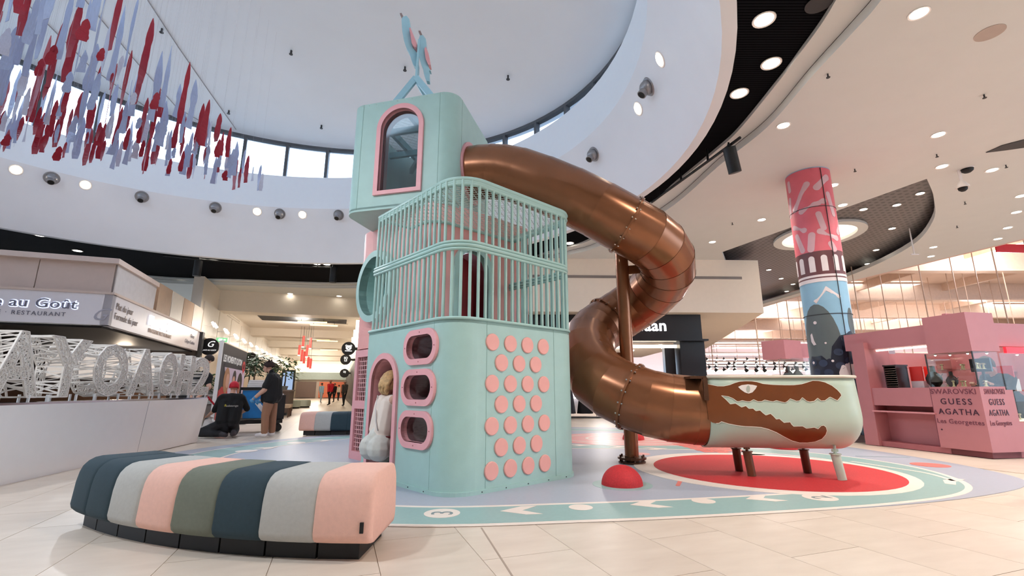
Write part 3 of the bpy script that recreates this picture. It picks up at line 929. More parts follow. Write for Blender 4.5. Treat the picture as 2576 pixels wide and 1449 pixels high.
for (k, l) in ((-0.001, 0.25), (-0.001, 1.52), (0.26, -0.001)):
    mb = MB(); p = Q(k, l); mb.box(p[0], p[1], (Z0 + Z1) / 2, 0.004, 0.004, Z1 - Z0); obj('panel_seam', mb, SEAMT, up)
frame('window_frame', archway(0.87, 3.79, 0.76, 1.44, 22), archway(0.87, 3.85, 0.62, 1.30, 22), uf_f, up, PINK, 0.035, -0.01, -0.22, PANEP)
frame('slide_collar', circ(0.72, 4.32, 0.49, 32), circ(0.72, 4.32, 0.41, 32), ur_f, up, PINK, 0.03, -0.01, -0.05)
# open roof of the upper room: beams and mesh
mb = MB()
for l in (0.35, 0.87, 1.4):
    mb.bar(Q(0.02, l, Z1 - 0.10), Q(UD - 0.02, l, Z1 - 0.10), 0.06, 0.12)
for k in (0.5, 1.2):
    mb.bar(Q(k, 0.02, Z1 - 0.22), Q(k, UD - 0.02, Z1 - 0.22), 0.06, 0.10)
mb.bar(Q(0.1, 0.2, Z1 - 0.35), Q(1.6, 1.5, Z1 - 0.35), 0.06, 0.1)
obj('roof_beams', mb, M('beam_blue', (142, 196, 206), 0.45), up)
mb = MB(); diamond_mesh(mb, lambda u, v: Q(u, v, Z1 - 0.03), 0.05, UD - 0.05, 0.05, UD - 0.05, 0.13, 0.06, lambda u, v: in_poly(u, v, uo), 0.004, 0.003)
obj('roof_mesh', mb, M('mesh_turquoise', (206, 214, 206), 0.4), up, fix=False)
# inner arch of the far wall seen through the window
mb = MB(); mb.tube([Q(UD - 0.06, l, z) for (l, z) in arc(0.9, 4.0, 0.5, 0, 180, 16)], 0.06, 8); obj('inner_arch', mb, M('beam_blue', (142, 196, 206), 0.45), up, True)
# --- ornament on the roof: two flat birds on a forked mast
BLUE = M('bird_blue', (168, 212, 224), 0.4)
orn = thing('tmp', 'x', 'x'); bpy.data.objects.remove(orn)
apex = Vector(at(1047, 196, 6.75)); 
mb = MB()
for foot in (Q(0.25, 1.25, 5.32), Q(0.25, 0.4, 5.32), Q(1.3, 0.6, 5.32)):
    mb.bar(foot, apex, 0.10, 0.05, (0, 1, 0))
mast = obj('ornament_mast', mb, BLUE, tower)
mb = MB(); mb.bar(apex - Vector((0, 0, 0.05)), apex + Vector((0.02, 0, 0.72)), 0.035, 0.035); obj('mast_pole', mb, BLUE, mast)
def px_plate(mb, pts, Y, th, slope=0.0):
    """flat cut-out standing at depth Y, drawn from its outline"""
    P = [Vector(at(p[0], p[1], Y)) for p in pts]
    fm = lambda s, t, d: (s, Y + d + (s - P[0].x) * slope, t)
    mb.plate([(p.x, p.z) for p in P], [], -th / 2, th / 2, fm)
def crop(o, s, pts): return [(o[0] + p[0] / s, o[1] + p[1] / s) for p in pts]
b1 = crop((840, 0), 2.898, [(497, 160), (505, 135), (530, 117), (548, 135), (553, 175), (550, 230), (560, 290), (570, 330), (590, 350), (604, 372), (600, 400), (608, 440), (606, 480), (598, 530), (602, 470), (575, 455), (560, 420), (548, 380), (525, 340), (512, 300), (502, 240)])
b2 = crop((840, 0), 2.898, [(622, 300), (630, 270), (650, 260), (668, 280), (672, 320), (664, 360), (668, 410), (690, 480), (702, 500), (690, 500), (692, 578), (672, 580), (655, 535), (650, 500), (632, 455), (622, 420), (618, 370)])
for nm, pts, bk, wg, Y in (('bird', b1, [(482, 105), (494, 97), (515, 135), (504, 145)], [(555, 225), (562, 218), (604, 315), (602, 345), (585, 345), (570, 325)], 6.72),
                           ('bird', b2, [(617, 232), (631, 226), (648, 262), (635, 268)], [(664, 375), (675, 355), (692, 400), (704, 475), (690, 480), (672, 440)], 6.80)):
    mb = MB(); px_plate(mb, pts, Y, 0.09, 0.5); b = obj(nm, mb, BLUE, mast)
    mb = MB(); px_plate(mb, crop((840, 0), 2.898, bk), Y - 0.0, 0.05, 0.5); obj('beak', mb, M('beak_grey', (150, 128, 124), 0.5), b)
    mb = MB(); px_plate(mb, crop((840, 0), 2.898, wg), Y + 0.02, 0.13, 0.5); obj('wing', mb, PINK, b)

# ------------------------------------------------------------------ tube slide
slide = thing('tube_slide', 'bronze spiral tube slide ending in a crocodile tub', 'slide', (1.71, 7.05, 0))
ctrl = [(-0.66, 6.79, 4.32), (-0.30, 6.70, 4.31), (0.10, 6.60, 4.20), (0.85, 6.42, 3.80), (1.62, 6.32, 3.31), (2.12, 6.55, 3.08), (2.40, 7.02, 2.84), (2.26, 7.55, 2.56), (1.84, 7.80, 2.27), (1.38, 7.66, 1.97), (1.12, 7.15, 1.58), (1.20, 6.62, 1.18), (1.56, 6.30, 0.93), (2.0, 6.14, 0.80), (2.50, 6.06, 0.76)]
TR = 0.418
path = spline(ctrl, 2)
def tube_frames(pts):
    fr = []; prev = None
    for i in range(len(pts)):
        d = (pts[min(i + 1, len(pts) - 1)] - pts[max(i - 1, 0)]).normalized()
        a = d.cross(Vector((0, 0, 1))).normalized() if prev is None else (prev - d * prev.dot(d)).normalized()
        prev = a; fr.append((pts[i], d, a, d.cross(a)))
    return fr
frs = tube_frames(path)
flange_at = [0, 8, 17, 24]
cuts = flange_at + [len(path) - 1]
N = 36
for s in range(len(cuts) - 1):
    mb = MB()
    for i in range(cuts[s], cuts[s + 1]):
        vs = []
        for side, rr in ((i, TR + 0.004), (i + 1, TR)):
            p, d, a, b = frs[side]
            for k in range(N):
                t = 2 * math.pi * k / N; vs.append(p + (a * math.cos(t) + b * math.sin(t)) * rr)
        mb.add(vs, [(k, (k + 1) % N, N + (k + 1) % N, N + k) for k in range(N)])
    obj('tube_section', mb, BRONZE, slide, True, None, True)
for i in flange_at:
    p, d, a, b = frs[i]
    mb = MB(); prof = [(TR - 0.01, -0.014), (TR + 0.032, -0.014), (TR + 0.032, 0.014), (TR - 0.01, 0.014)]
    vs = []
    for (r, z) in prof:
        for k in range(N):
            t = 2 * math.pi * k / N; vs.append(p + d * z + (a * math.cos(t) + b * math.sin(t)) * r)
    m4 = len(prof)
    mb.add(vs, [(q * N + k, q * N + (k + 1) % N, ((q + 1) % m4) * N + (k + 1) % N, ((q + 1) % m4) * N + k) for q in range(m4) for k in range(N)])
    fl = obj('flange', mb, BRONZE, slide, True, 40)
    mb = MB()
    for k in range(18):
        t = 2 * math.pi * k / 18; c = p + (a * math.cos(t) + b * math.sin(t)) * (TR + 0.018)
        mb.cyl(c - d * 0.034, c + d * 0.034, 0.011, None, 6)
    obj('bolts', mb, STEEL, fl)['kind'] = 'stuff'
# post and brackets
mb = MB(); mb.cyl((1.71, 7.05, 0.02), (1.71, 7.05, 3.3), 0.098, None, 20); post = obj('post', mb, BRONZE, slide, True, 40)
mb = MB(); mb.lathe([(0.19, 0.006), (0.19, 0.03), (0.1, 0.032)], 20, (1.71, 7.05, 0)); mb.lathe([(0.2, 0.06), (0.2, 0.085), (0.1, 0.086)], 20, (1.71, 7.05, 0))
for k in range(8):
    t = math.pi / 4 * k; mb.cyl((1.71 + 0.165 * math.cos(t), 7.05 + 0.165 * math.sin(t), 0.006), (1.71 + 0.165 * math.cos(t), 7.05 + 0.165 * math.sin(t), 0.115), 0.014, None, 6)
obj('post_base', mb, M('bronze_dark', (96, 66, 50), 0.35, metal=0.6), post)
mb = MB(); mb.bar((1.75, 7.05, 2.83), (2.12, 7.03, 2.86), 0.03, 0.13); obj('bracket', mb, BRONZE, post)
mb = MB(); mb.bar((1.70, 7.0, 1.5), (1.50, 7.1, 1.5), 0.03, 0.13); obj('bracket', mb, BRONZE, post)
mb = MB(); mb.bar((1.71, 7.0, 3.2), (1.66, 6.6, 3.25), 0.03, 0.12); obj('bracket', mb, BRONZE, post)

# ------------------------------------------------------------------ crocodile tub
MINT = M('mint_plastic', (186, 202, 186), 0.4, var=0.02)
T0 = Vector((2.36, 6.085, 0)); T1 = Vector((4.17, 5.90, 0))
TL_ = (T1 - T0).length; TX = (T1 - T0).normalized(); TY = Vector((-TX.y, TX.x, 0))     # TY points away from the camera
TRm, RIMZ, BOTZ = 0.43, 1.165, 0.325
CAPL = 0.42
def tub_sec(s):
    """half width and bottom height at axial distance s"""
    if s <= TL_ - CAPL: return TRm, BOTZ
    q = min(1.0, (s - (TL_ - CAPL)) / CAPL)
    return TRm * max(0.0, 1 - q ** 3.2) ** 0.5, BOTZ
def tub_half(s, z):
    """half width of the tub at axial s and height z"""
    zz = (z - BOTZ) / (RIMZ - BOTZ); zc = BOTZ + TRm
    low = 1.0 if z >= zc else math.sqrt(max(0.0, 1 - ((zc - z) / TRm) ** 2.2))
    L = TL_ + 0.03 * 0 - 0.03 * zz * 0 - (0.24 * (1 - low) if z < zc else 0.0) - max(0.0, (z - 0.62)) * 0.07
    q = (s - (L - CAPL)) / CAPL
    if q >= 1: return 0.0
    endf = 1.0 if q <= 0 else (1 - q ** 3.0) ** 0.5
    return TRm * low * endf
def tub_len(z):
    zc = BOTZ + TRm
    low = 1.0 if z >= zc else math.sqrt(max(0.0, 1 - ((zc - z) / TRm) ** 2.2))
    return TL_ - (0.24 * (1 - low) if z < zc else 0.0) - max(0.0, (z - 0.62)) * 0.07
def tub_pt(s, y, z): return T0 + TX * s + TY * y + Vector((0, 0, z))
zs = [BOTZ + TRm * (1 - math.cos(math.pi / 2 * k / 10)) for k in range(11)] + [0.85, 0.95, 1.05, RIMZ]
mb = MB(); vs = []; rows = []
for z in zs:
    L = tub_len(z); row = []
    ss = [0.0, 0.3, 0.6, 0.9, 1.1, L - CAPL] + [L - CAPL * (1 - q) for q in (0.15, 0.3, 0.45, 0.6, 0.72, 0.82, 0.9, 0.95, 0.985)]
    loop = [(s, -max(tub_half(s, z), 0.004)) for s in ss] + [(L, 0.0)] + [(s, max(tub_half(s, z), 0.004)) for s in reversed(ss)]
    rows.append([tub_pt(s, y, z) for (s, y) in loop])
def skin(rows, flip=False):
    n = len(rows[0]); v = [p for r in rows for p in r]; f = []
    for i in range(len(rows) - 1):
        for k in range(n - 1):
            q = (i * n + k, i * n + k + 1, (i + 1) * n + k + 1, (i + 1) * n + k)
            f.append(tuple(reversed(q)) if flip else q)
    return v, f
v, f = skin(rows); mb.add(v, f)
tub = obj('tub', mb, MINT, slide, True, 50, False)
sol = tub.modifiers.new('thickness', 'SOLIDIFY'); sol.thickness = 0.018; sol.offset = -1
rimloop = rows[-1]
mb = MB(); mb.tube([p + Vector((0, 0, 0.0)) + (p - tub_pt(0.9, 0, RIMZ)).normalized() * 0.012 for p in rimloop], 0.017, 8)
obj('rim', mb, M('rim_pale', (214, 205, 190), 0.3), tub, True)
# exit collar between tube and tub
mb = MB(); mb.bar(tub_pt(-0.10, -TRm - 0.005, RIMZ - 0.005), tub_pt(-0.10, TRm, RIMZ - 0.005), 0.2, 0.03)
mb.bar(tub_pt(-0.01, -TRm - 0.01, RIMZ - 0.14), tub_pt(-0.06, -TRm - 0.01, RIMZ - 0.14), 0.03, 0.26)
mb.bar(tub_pt(-0.01, TRm + 0.01, RIMZ - 0.14), tub_pt(-0.06, TRm + 0.01, RIMZ - 0.14), 0.03, 0.26)
obj('exit_collar', mb, M('bronze_dark', (96, 66, 50), 0.35, metal=0.6), tub)
# crocodile cut-out laid on the near side
def to_tub(px, py):
    y = -TRm; 
    for _ in range(14):
        # point on the plane parallel to the tub axis at offset y
        r = Vector(ray(px, py)); o = Vector((0, 0, CAM_H)); pl = T0 + TY * y
        t = (pl - o).dot(TY) / r.dot(TY); p = o + r * t
        s = (p - T0).dot(TX); h = tub_half(s, p.z); y = 0.5 * y + 0.5 * (-h)
    return (s, p.z)
def tub_map(s, z, d):
    z = max(z, BOTZ + 0.004); h = tub_half(s, z); e = 0.01
    n1 = (tub_half(s, z + e) - tub_half(s, z - e)) / (2 * e); n2 = (tub_half(s + e, z) - tub_half(s - e, z)) / (2 * e)
    nv = Vector((-n2, -1.0, -n1)); nv.normalize()
    p = tub_pt(s, -h, z)
    return p + (TX * nv.x + TY * nv.y + Vector((0, 0, nv.z))) * d
cs = lambda pts: [to_tub(*p) for p in crop((1700, 920), 5.152, pts)]
jaw = [(372, 228), (450, 245), (540, 264), (620, 264), (700, 247), (760, 222), (820, 205), (900, 198), (980, 199), (1050, 210), (1130, 234), (1250, 245), (1400, 250), (1520, 250), (1630, 237), (1710, 212), (1770, 192), (1850, 195), (1930, 214), (2020, 257), (2090, 312), (2130, 357), (2143, 385), (2115, 425), (2090, 452),
       (2050, 432), (2000, 407), (1985, 410), (1930, 452), (1880, 455), (1835, 420), (1790, 460), (1730, 468), (1690, 455), (1637, 412), (1600, 455), (1560, 458), (1480, 427), (1440, 465), (1410, 478), (1370, 470), (1300, 450), (1260, 465), (1230, 462), (1150, 443), (1110, 463), (1060, 463), (1005, 438), (960, 465), (920, 465), (860, 450), (820, 462), (790, 462), (740, 425), (680, 400), (590, 388),
       (650, 440), (705, 497), (770, 487), (800, 505), (850, 537), (905, 520), (945, 555), (1000, 553), (1035, 585), (1090, 577), (1130, 615), (1165, 640), (1225, 620), (1260, 650), (1300, 692), (1340, 685), (1400, 735), (1480, 728), (1500, 760), (1525, 783), (1640, 780), (1690, 808), (1790, 795), (1840, 815), (1880, 775), (1915, 770), (1945, 795), (1957, 840), (1940, 890), (1890, 945), (1800, 980), (1700, 993), (1600, 992), (1500, 965), (1400, 915), (1300, 860), (1200, 820), (1100, 795), (1000, 788), (900, 785), (780, 770), (680, 750), (590, 722), (560, 742), (520, 745), (470, 735), (422, 697), (412, 600), (400, 480), (385, 350)]
J = cs(jaw)
def fill_pts(loop, step):
    x0, x1 = min(p[0] for p in loop), max(p[0] for p in loop); y0, y1 = min(p[1] for p in loop), max(p[1] for p in loop)
    out = []; y = y0 + step / 2
    while y < y1:
        x = x0 + step / 2
        while x < x1:
            if in_poly(x, y, loop) and min((x - p[0]) ** 2 + (y - p[1]) ** 2 for p in loop) > (0.3 * step) ** 2: out.append((x, y))
            x += step
        y += step
    return out
CROC = M('croc_brown', (116, 62, 26), 0.34, metal=0.1, var=0.05)
mb = MB(); mb.plate(J, [], -0.004, 0.006, tub_map, fill_pts(J, 0.035)); croc = obj('crocodile_head', mb, CROC, tub, True, 35, False)
mb = MB()
PALE = M('pale_outline', (236, 230, 216), 0.5)
nj = len(J)
for i in range(nj - 6):
    a = tub_map(J[i][0], J[i][1], 0.0065); b = tub_map(J[(i + 1) % nj][0], J[(i + 1) % nj][1], 0.0065); mb.bar(a, b, 0.005, 0.003, TY)
obj('pale_outline', mb, PALE, croc, fix=False)
eye = cs([(805, 275), (850, 252), (930, 241), (1000, 248), (1050, 262), (1030, 300), (990, 345), (940, 362), (890, 345), (840, 310)])
mb = MB(); mb.plate(eye, [], 0.004, 0.010, tub_map); e = obj('eye', mb, M('eye_white', (232, 224, 218), 0.4), croc)
mb = MB(); mb.plate(cs([(935 + 23 * math.cos(t), 301 + 46 * math.sin(t)) for t in [2 * math.pi * k / 16 for k in range(16)]]), [], 0.009, 0.013, tub_map); obj('pupil', mb, M('pupil_grey', (178, 184, 172), 0.4), e)
# legs
BROWN_LEG = M('leg_brown', (120, 80, 56), 0.4, metal=0.3)
for (gx, gy, m) in ((2.88, 6.30, M('bronze_dark', (96, 66, 50), 0.35, metal=0.6)), (2.86, 5.94, BROWN_LEG), (3.66, 6.16, M('bronze_dark', (96, 66, 50), 0.35, metal=0.6)), (3.76, 5.68, MINT)):
    s = (Vector((gx, gy, 0)) - T0).dot(TX); off = (Vector((gx, gy, 0)) - T0).dot(TY)
    foot = Vector((gx, gy, 0.012)); top = tub_pt(s - 0.025, off * 0.9, 0.285)
    mb = MB(); mb.cyl(foot, top, 0.046, 0.05, 16); mb.cyl(top, top + Vector((0, 0, 0.01)), 0.062, 0.062, 16)
    lg = obj('leg', mb, m, tub, True, 40)
    mb = MB(); mb.cyl(top, top + Vector((0, 0, 0.10)), 0.018, 0.016, 8); mb.bar(top + Vector((-0.035, 0, 0.045)), top + Vector((0.035, 0, 0.045)), 0.02, 0.03)
    obj('leg_bracket', mb, m, lg)
# ------------------------------------------------------------------ corridor behind the tower (left)
EL, ER, TB = -5.95, 1.1, 26.8
CWALL = M('corridor_plaster', (240, 230, 216), 0.55, var=0.01)
def kbox(mb, t0, t1, e0, e1, z0, z1):
    P = [K(t0, e0), K(t0, e1), K(t1, e1), K(t1, e0)]
    return mb.prism([(p[0], p[1]) for p in P], z0, z1)
mb = MB(); kbox(mb, 23.8, 75, EL - 0.4, EL, 0, 6.0); wall_l = struct('wall_corridor_left', mb, CWALL, 'cream left wall of the corridor above the shops')
mb = MB(); kbox(mb, 21.5, 75, ER, ER + 0.4, 0, 6.0); wall_r = struct('wall_corridor_right', mb, CWALL, 'cream right wall of the corridor')
mb = MB(); kbox(mb, 74, 74.5, EL - 6, ER + 6, 0, 6.0); wall_b = struct('wall_corridor_end', mb, CWALL, 'pale wall closing the far end of the corridor')
# cross beams
for i, (t, w, zb) in enumerate([(TB, 1.1, 4.95), (36.0, 1.3, 4.72), (45.0, 1.2, 4.72), (54.0, 1.2, 4.7), (63.0, 1.2, 4.7)]):
    mb = MB(); kbox(mb, t, t + w, EL, ER, zb, 6.0)
    struct('trim_%d' % (i + 1), mb, CWALL, 'cream ceiling beam number %d across the corridor' % (i + 1))
mb = MB(); kbox(mb, TB + 0.5, 74, EL, ER, 5.25, 5.35); struct('ceiling_corridor', mb, CWALL, 'lower cream ceiling of the corridor between the beams')
# dark light wells between the beams
for i, t in enumerate((28.5, 38.4, 47.4)):
    w = thing('ceiling_well', ['black ceiling well with hanging tube lamps behind the first corridor beam', 'black ceiling well behind the second corridor beam', 'black ceiling well farthest down the corridor'][i], 'ceiling well', K(t, -2.5, 5.24))
    mb = MB(); kbox(mb, t, t + 3.4, EL + 1.3, ER - 0.9, 5.235, 5.25); obj('well_panel', mb, BLACK, w)
    mb = MB(); kbox(mb, t - 0.08, t, EL + 1.2, ER - 0.8, 5.2, 5.25); kbox(mb, t + 3.4, t + 3.48, EL + 1.2, ER - 0.8, 5.2, 5.25); obj('well_edge', mb, CWALL, w)
    for (dt, e) in ((1.3, -1.7), (2.6, -1.1)):
        mb = MB(); mb.bar(K(t + dt, e - 0.8, 4.98), K(t + dt, e + 0.8, 4.98), 0.08, 0.08); tl = obj('tube_lamp', mb, EM('tube_yellow', (255, 226, 160), 2.2), w)
        mb = MB(); mb.cyl(K(t + dt, e - 0.6, 5.0), K(t + dt, e - 0.6, 5.24), 0.012); mb.cyl(K(t + dt, e + 0.6, 5.0), K(t + dt, e + 0.6, 5.24), 0.012); obj('hanger', mb, DARK, tl)
# pale panels with paired spotlights along the left wall
PANELW = M('wall_panel', (236, 228, 216), 0.35, var=0.02)
for i in range(14):
    t = 24.2 + i * 2.9
    mb = MB(); kbox(mb, t, t + 2.78, EL, EL + 0.06, 3.55, 4.95); obj('panel', mb, PANELW, wall_l)
mb = MB(); kbox(mb, 23.8, 70, EL, EL + 0.28, 3.3, 3.5); obj('ledge', mb, CWALL, wall_l)
mb = MB(); kbox(mb, 23.8, 70, EL, EL + 0.1, 0.0, 3.3); obj('shop_fronts', mb, M('shop_front_glow', (226, 210, 190), 0.4), wall_l)
for i in range(15):
    t = 24.6 + i * 2.45
    w = thing('wall_spotlight', 'pair of small lit spotlights on a bracket along the left corridor wall', 'spotlight', K(t, EL + 0.4, 3.95), 'paired spotlights on the left corridor wall')
    mb = MB(); mb.bar(K(t, EL + 0.02, 3.9), K(t, EL + 0.4, 3.95), 0.03, 0.03); mb.bar(K(t - 0.22, EL + 0.4, 3.95), K(t + 0.22, EL + 0.4, 3.95), 0.03, 0.03); obj('bracket', mb, WHITE, w)
    for s in (-0.2, 0.2):
        mb = MB(); mb.cyl(K(t + s, EL + 0.38, 4.06), K(t + s, EL + 0.52, 3.84), 0.05, 0.065, 10); obj('spot_head', mb, EM('spot_lit', (255, 248, 232), 2.5), w)
# air grille high on the wall
mb = MB()
for i in range(10):
    for j in range(2):
        kbox(mb, 29.0 + i * 0.35, 29.2 + i * 0.35, EL + 0.005, EL + 0.012, 4.98 + j * 0.13, 5.06 + j * 0.13)
g_ = tag(obj('air_grille', mb, M('grille_grey', (206, 198, 186), 0.6)), 'pale perforated air grille high on the left corridor wall', 'grille', None, 'stuff')
# far shop fronts at the end
mb = MB(); kbox(mb, 73.4, 73.9, EL, ER, 2.6, 3.6); obj('end_fascia', mb, M('end_fascia', (186, 206, 206), 0.4), wall_b)
mb = MB(); kbox(mb, 73.4, 73.9, EL, ER, 4.1, 4.4); obj('end_light_band', mb, LAMP_SOFT, wall_b)
mb = MB(); kbox(mb, 73.5, 73.9, EL + 3.4, ER - 0.3, 0.1, 2.3); obj('end_poster', mb, M('end_orange', (226, 128, 96), 0.5), wall_b)
mb = MB(); kbox(mb, 73.5, 73.9, EL + 0.4, EL + 3.0, 0.1, 2.3); obj('end_shop', mb, M('end_shop', (120, 104, 100), 0.5), wall_b)
# right-hand shop fronts
mb = MB(); kbox(mb, 24, 73, ER - 0.12, ER, 0, 3.1); obj('dark_shop_front', mb, DARK, wall_r)
mb = MB()
for i in range(12):
    kbox(mb, 24 + i * 4, 24.2 + i * 4, ER - 0.5, ER - 0.2, 3.3, 4.4)
obj('wall_fins', mb, LAMP_SOFT, wall_r)['kind'] = 'stuff'
# round hanging signs
SIGNB = M('sign_black', (22, 22, 25), 0.4)
SIGNW = EM('sign_white', (246, 246, 246), 0.9)
def round_sign(t, e, z, r, side, label, deco):
    s = thing('round_sign', label, 'sign', K(t, e, z))
    fm = lambda a, b, d: K(t - d, e + a, z + b)
    mb = MB(); mb.plate(circ(0, 0, r, 36), [], -0.06, 0.06, fm); obj('sign_disc', mb, SIGNB, s)
    mb = MB(); mb.bar(K(t, e + side * r * 0.95, z), K(t, e + side * (r + 0.35), z), 0.08, 0.16); obj('bracket', mb, SIGNB, s)
    deco(s, fm, r)
    return s
def deco_g(s, fm, r):
    o = fm(0.02, -0.02 * r, 0.062); text('logo', 'G', o, (DY, -DX, 0), (0, 0, 1), r * 1.0, SIGNW, s, 0.004, 'CENTER', 0.35)
    o = fm(0, -0.48 * r, 0.062); text('lettering', 'PLACE AU GOÛT', o, (DY, -DX, 0), (0, 0, 1), r * 0.2, SIGNW, s, 0.004, 'CENTER')
def deco_bear(s, fm, r):
    mb = MB(); mb.plate(circ(0, 0.12 * r, 0.42 * r, 24, 0.36 * r), [circ(-0.16 * r, 0.16 * r, 0.06 * r, 10), circ(0.16 * r, 0.16 * r, 0.06 * r, 10), circ(0, 0.0, 0.09 * r, 10)], 0.06, 0.068, fm)
    mb.plate(circ(-0.34 * r, 0.42 * r, 0.15 * r, 14), [circ(-0.34 * r, 0.42 * r, 0.07 * r, 10)], 0.06, 0.067, fm); mb.plate(circ(0.34 * r, 0.42 * r, 0.15 * r, 14), [circ(0.34 * r, 0.42 * r, 0.07 * r, 10)], 0.06, 0.067, fm)
    obj('logo', mb, SIGNW, s)
    mb = MB(); mb.plate([(-0.5 * r, -0.42 * r), (0.5 * r, -0.42 * r), (0.5 * r, -0.3 * r), (-0.5 * r, -0.3 * r)], [], 0.06, 0.067, fm); obj('lettering', mb, SIGNW, s)
def deco_txt(lines):
    def f(s, fm, r):
        for i, l in enumerate(lines):
            o = fm(0, (0.12 - 0.46 * i) * r, 0.062); text('lettering', l, o, (DY, -DX, 0), (0, 0, 1), r * 0.55, SIGNW, s, 0.004, 'CENTER', bold=0.006)
    return f
round_sign(23.9, -5.42, 2.90, 0.37, -1, 'black round hanging sign with a curly white letter beside the restaurant', deco_g)
round_sign(31.5, -5.0, 2.75, 0.48, -1, 'black round hanging sign partly hidden behind the red poster', deco_txt(['J...']))
round_sign(41.0, -4.9, 2.7, 0.48, -1, 'small black round sign above the woman in the beanie', deco_txt(['ᴥ']))
round_sign(27.0, 0.38, 3.25, 0.36, 1, 'black round sign with a white bear face near the pink tower', deco_bear)
round_sign(35.0, 0.36, 3.15, 0.36, 1, 'black round sign with two short white words below the bear sign', deco_txt(['SO', 'LS']))
round_sign(46.0, 0.45, 2.6, 0.40, 1, 'black round sign with blue white letters far down the corridor', deco_txt(['DJ']))
# green exit sign
ex = thing('exit_sign', 'small green exit sign beside the round restaurant sign', 'sign', K(25.0, -5.2, 3.3))
mb = MB(); kbox(mb, 25.0, 25.06, -5.45, -5.0, 3.22, 3.42); obj('sign_panel', mb, EM('exit_green', (120, 190, 140), 0.7), ex)
mb = MB(); mb.bar(K(24.99, -5.35, 3.32), K(24.99, -5.2, 3.32), 0.01, 0.1); mb.bar(K(24.99, -5.15, 3.32), K(24.99, -5.06, 3.32), 0.01, 0.05); obj('pictogram', mb, SIGNW, ex)
# red tube lamps hanging in the corridor
RTUBE = EM('red_tube', (232, 92, 84), 0.35)
for (px, y0, y1) in ((762, 845, 872), (780, 850, 876), (752, 868, 893), (771, 868, 897), (758, 880, 910), (764, 884, 915), (774, 898, 925), (780, 902, 928)):
    t = 33.0; r0 = None
    def at_t(px, py, t):
        r = ray(px, py); k = t / (r[0] * DX + r[1] * DY); return (r[0] * k, r[1] * k, CAM_H + r[2] * k)
    a, b = at_t(px, y0, t + (px % 5) * 0.6), at_t(px, y1, t + (px % 5) * 0.6)
    L = thing('tube_pendant', 'red tube pendant lamp in the cluster hanging over the corridor', 'pendant lamp', b, 'red tube pendants in the corridor')
    mb = MB(); mb.cyl((b[0], b[1], b[2]), (b[0], b[1], a[2]), 0.075, None, 12); obj('tube_shade', mb, RTUBE, L, True, 40)
    mb = MB(); mb.cyl((b[0], b[1], b[2] - 0.05), (b[0], b[1], b[2]), 0.08, 0.07, 12); obj('bulb', mb, LAMP_SOFT, L)
    mb = MB(); mb.cyl((b[0], b[1], a[2]), (b[0], b[1], 5.25), 0.008, None, 5); obj('cord', mb, DARK, L)

# ------------------------------------------------------------------ restaurant (left)
TC, EC = 14.83, -5.69
REST_W = M('sign_panel_white', (232, 226, 230), 0.25, var=0.01)
BEIGEP = M('beige_panel', (212, 190, 178), 0.45, var=0.02)
rest = thing('restaurant_front', 'restaurant front with long white lit sign fascia and beige panels', 'restaurant', K(TC, EC))
mb = MB(); kbox(mb, TC, 23.4, EC - 0.18, EC, 2.66, 3.46); obj('side_sign_panel', mb, REST_W, rest)
mb = MB(); kbox(mb, TC, TC + 0.18, EC - 9.5, EC, 2.66, 3.46); obj('front_sign_panel', mb, REST_W, rest)
mb = MB(); kbox(mb, TC + 0.02, 23.4, EC - 0.22, EC + 0.03, 3.46, 3.52); kbox(mb, TC - 0.03, TC + 0.2, EC - 9.5, EC + 0.03, 3.46, 3.52); obj('fascia_cap', mb, BEIGEP, rest)
for i in range(6):
    e1 = EC - 0.12 - i * 1.65
    mb = MB(); kbox(mb, TC + 0.25, TC + 0.35, e1 - 1.63, e1, 3.52, 4.32); obj('beige_panel', mb, BEIGEP, rest)
mb = MB(); kbox(mb, TC + 0.25, TC + 3.2, EC - 0.16, EC - 0.12, 3.52, 4.32); obj('side_upper_panel', mb, M('upper_grey', (206, 200, 200), 0.5), rest)
mb = MB(); kbox(mb, TC + 0.1, TC + 3.2, EC - 9.6, EC - 0.05, 4.32, 4.46); obj('top_cornice', mb, M('cornice', (226, 206, 196), 0.5), rest)
WOODP = M('wood_panel', (190, 158, 132), 0.45, var=0.1, scale=2)
for i in range(4):
    mb = MB(); kbox(mb, TC + 3.4 + i * 1.35, TC + 4.7 + i * 1.35, EC - 0.18, EC - 0.1, 3.56, 4.5); obj('side_panel', mb, [WOODP, PANELW, WOODP, PANELW][i], rest)
mb = MB(); kbox(mb, TC + 3.2, 24.0, EC - 0.3, EC - 0.18, 3.46, 4.5); obj('side_wall', mb, CWALL, rest)
mb = MB(); kbox(mb, TC + 0.2, 23.2, EC - 9.5, EC - 0.2, 2.6, 2.66); obj('dark_ceiling', mb, BLACK, rest)
mb = MB(); kbox(mb, 23.2, 23.5, EC - 9.5, EC + 0.02, 0, 3.46); obj('back_wall', mb, M('rest_back', (58, 46, 42), 0.6), rest)
mb = MB(); kbox(mb, TC + 0.2, 23.3, EC - 9.9, EC - 9.5, 0, 3.46); obj('far_wall', mb, BLACK, rest)
mb = MB(); kbox(mb, 23.2, 23.5, EC - 0.05, EC + 0.12, 0, 3.46); obj('dark_pillar', mb, DARK, rest)
# lit kitchen counter at the back and menu boards
mb = MB(); kbox(mb, 22.9, 23.15, EC - 4.8, EC - 0.4, 1.5, 2.5); obj('menu_board', mb, EM('menu_white', (236, 226, 218), 0.55), rest)
mb = MB(); kbox(mb, 21.5, 22.3, EC - 6.5, EC - 0.6, 0, 1.05); obj('service_counter', mb, M('counter_wood', (110, 80, 62), 0.5), rest)
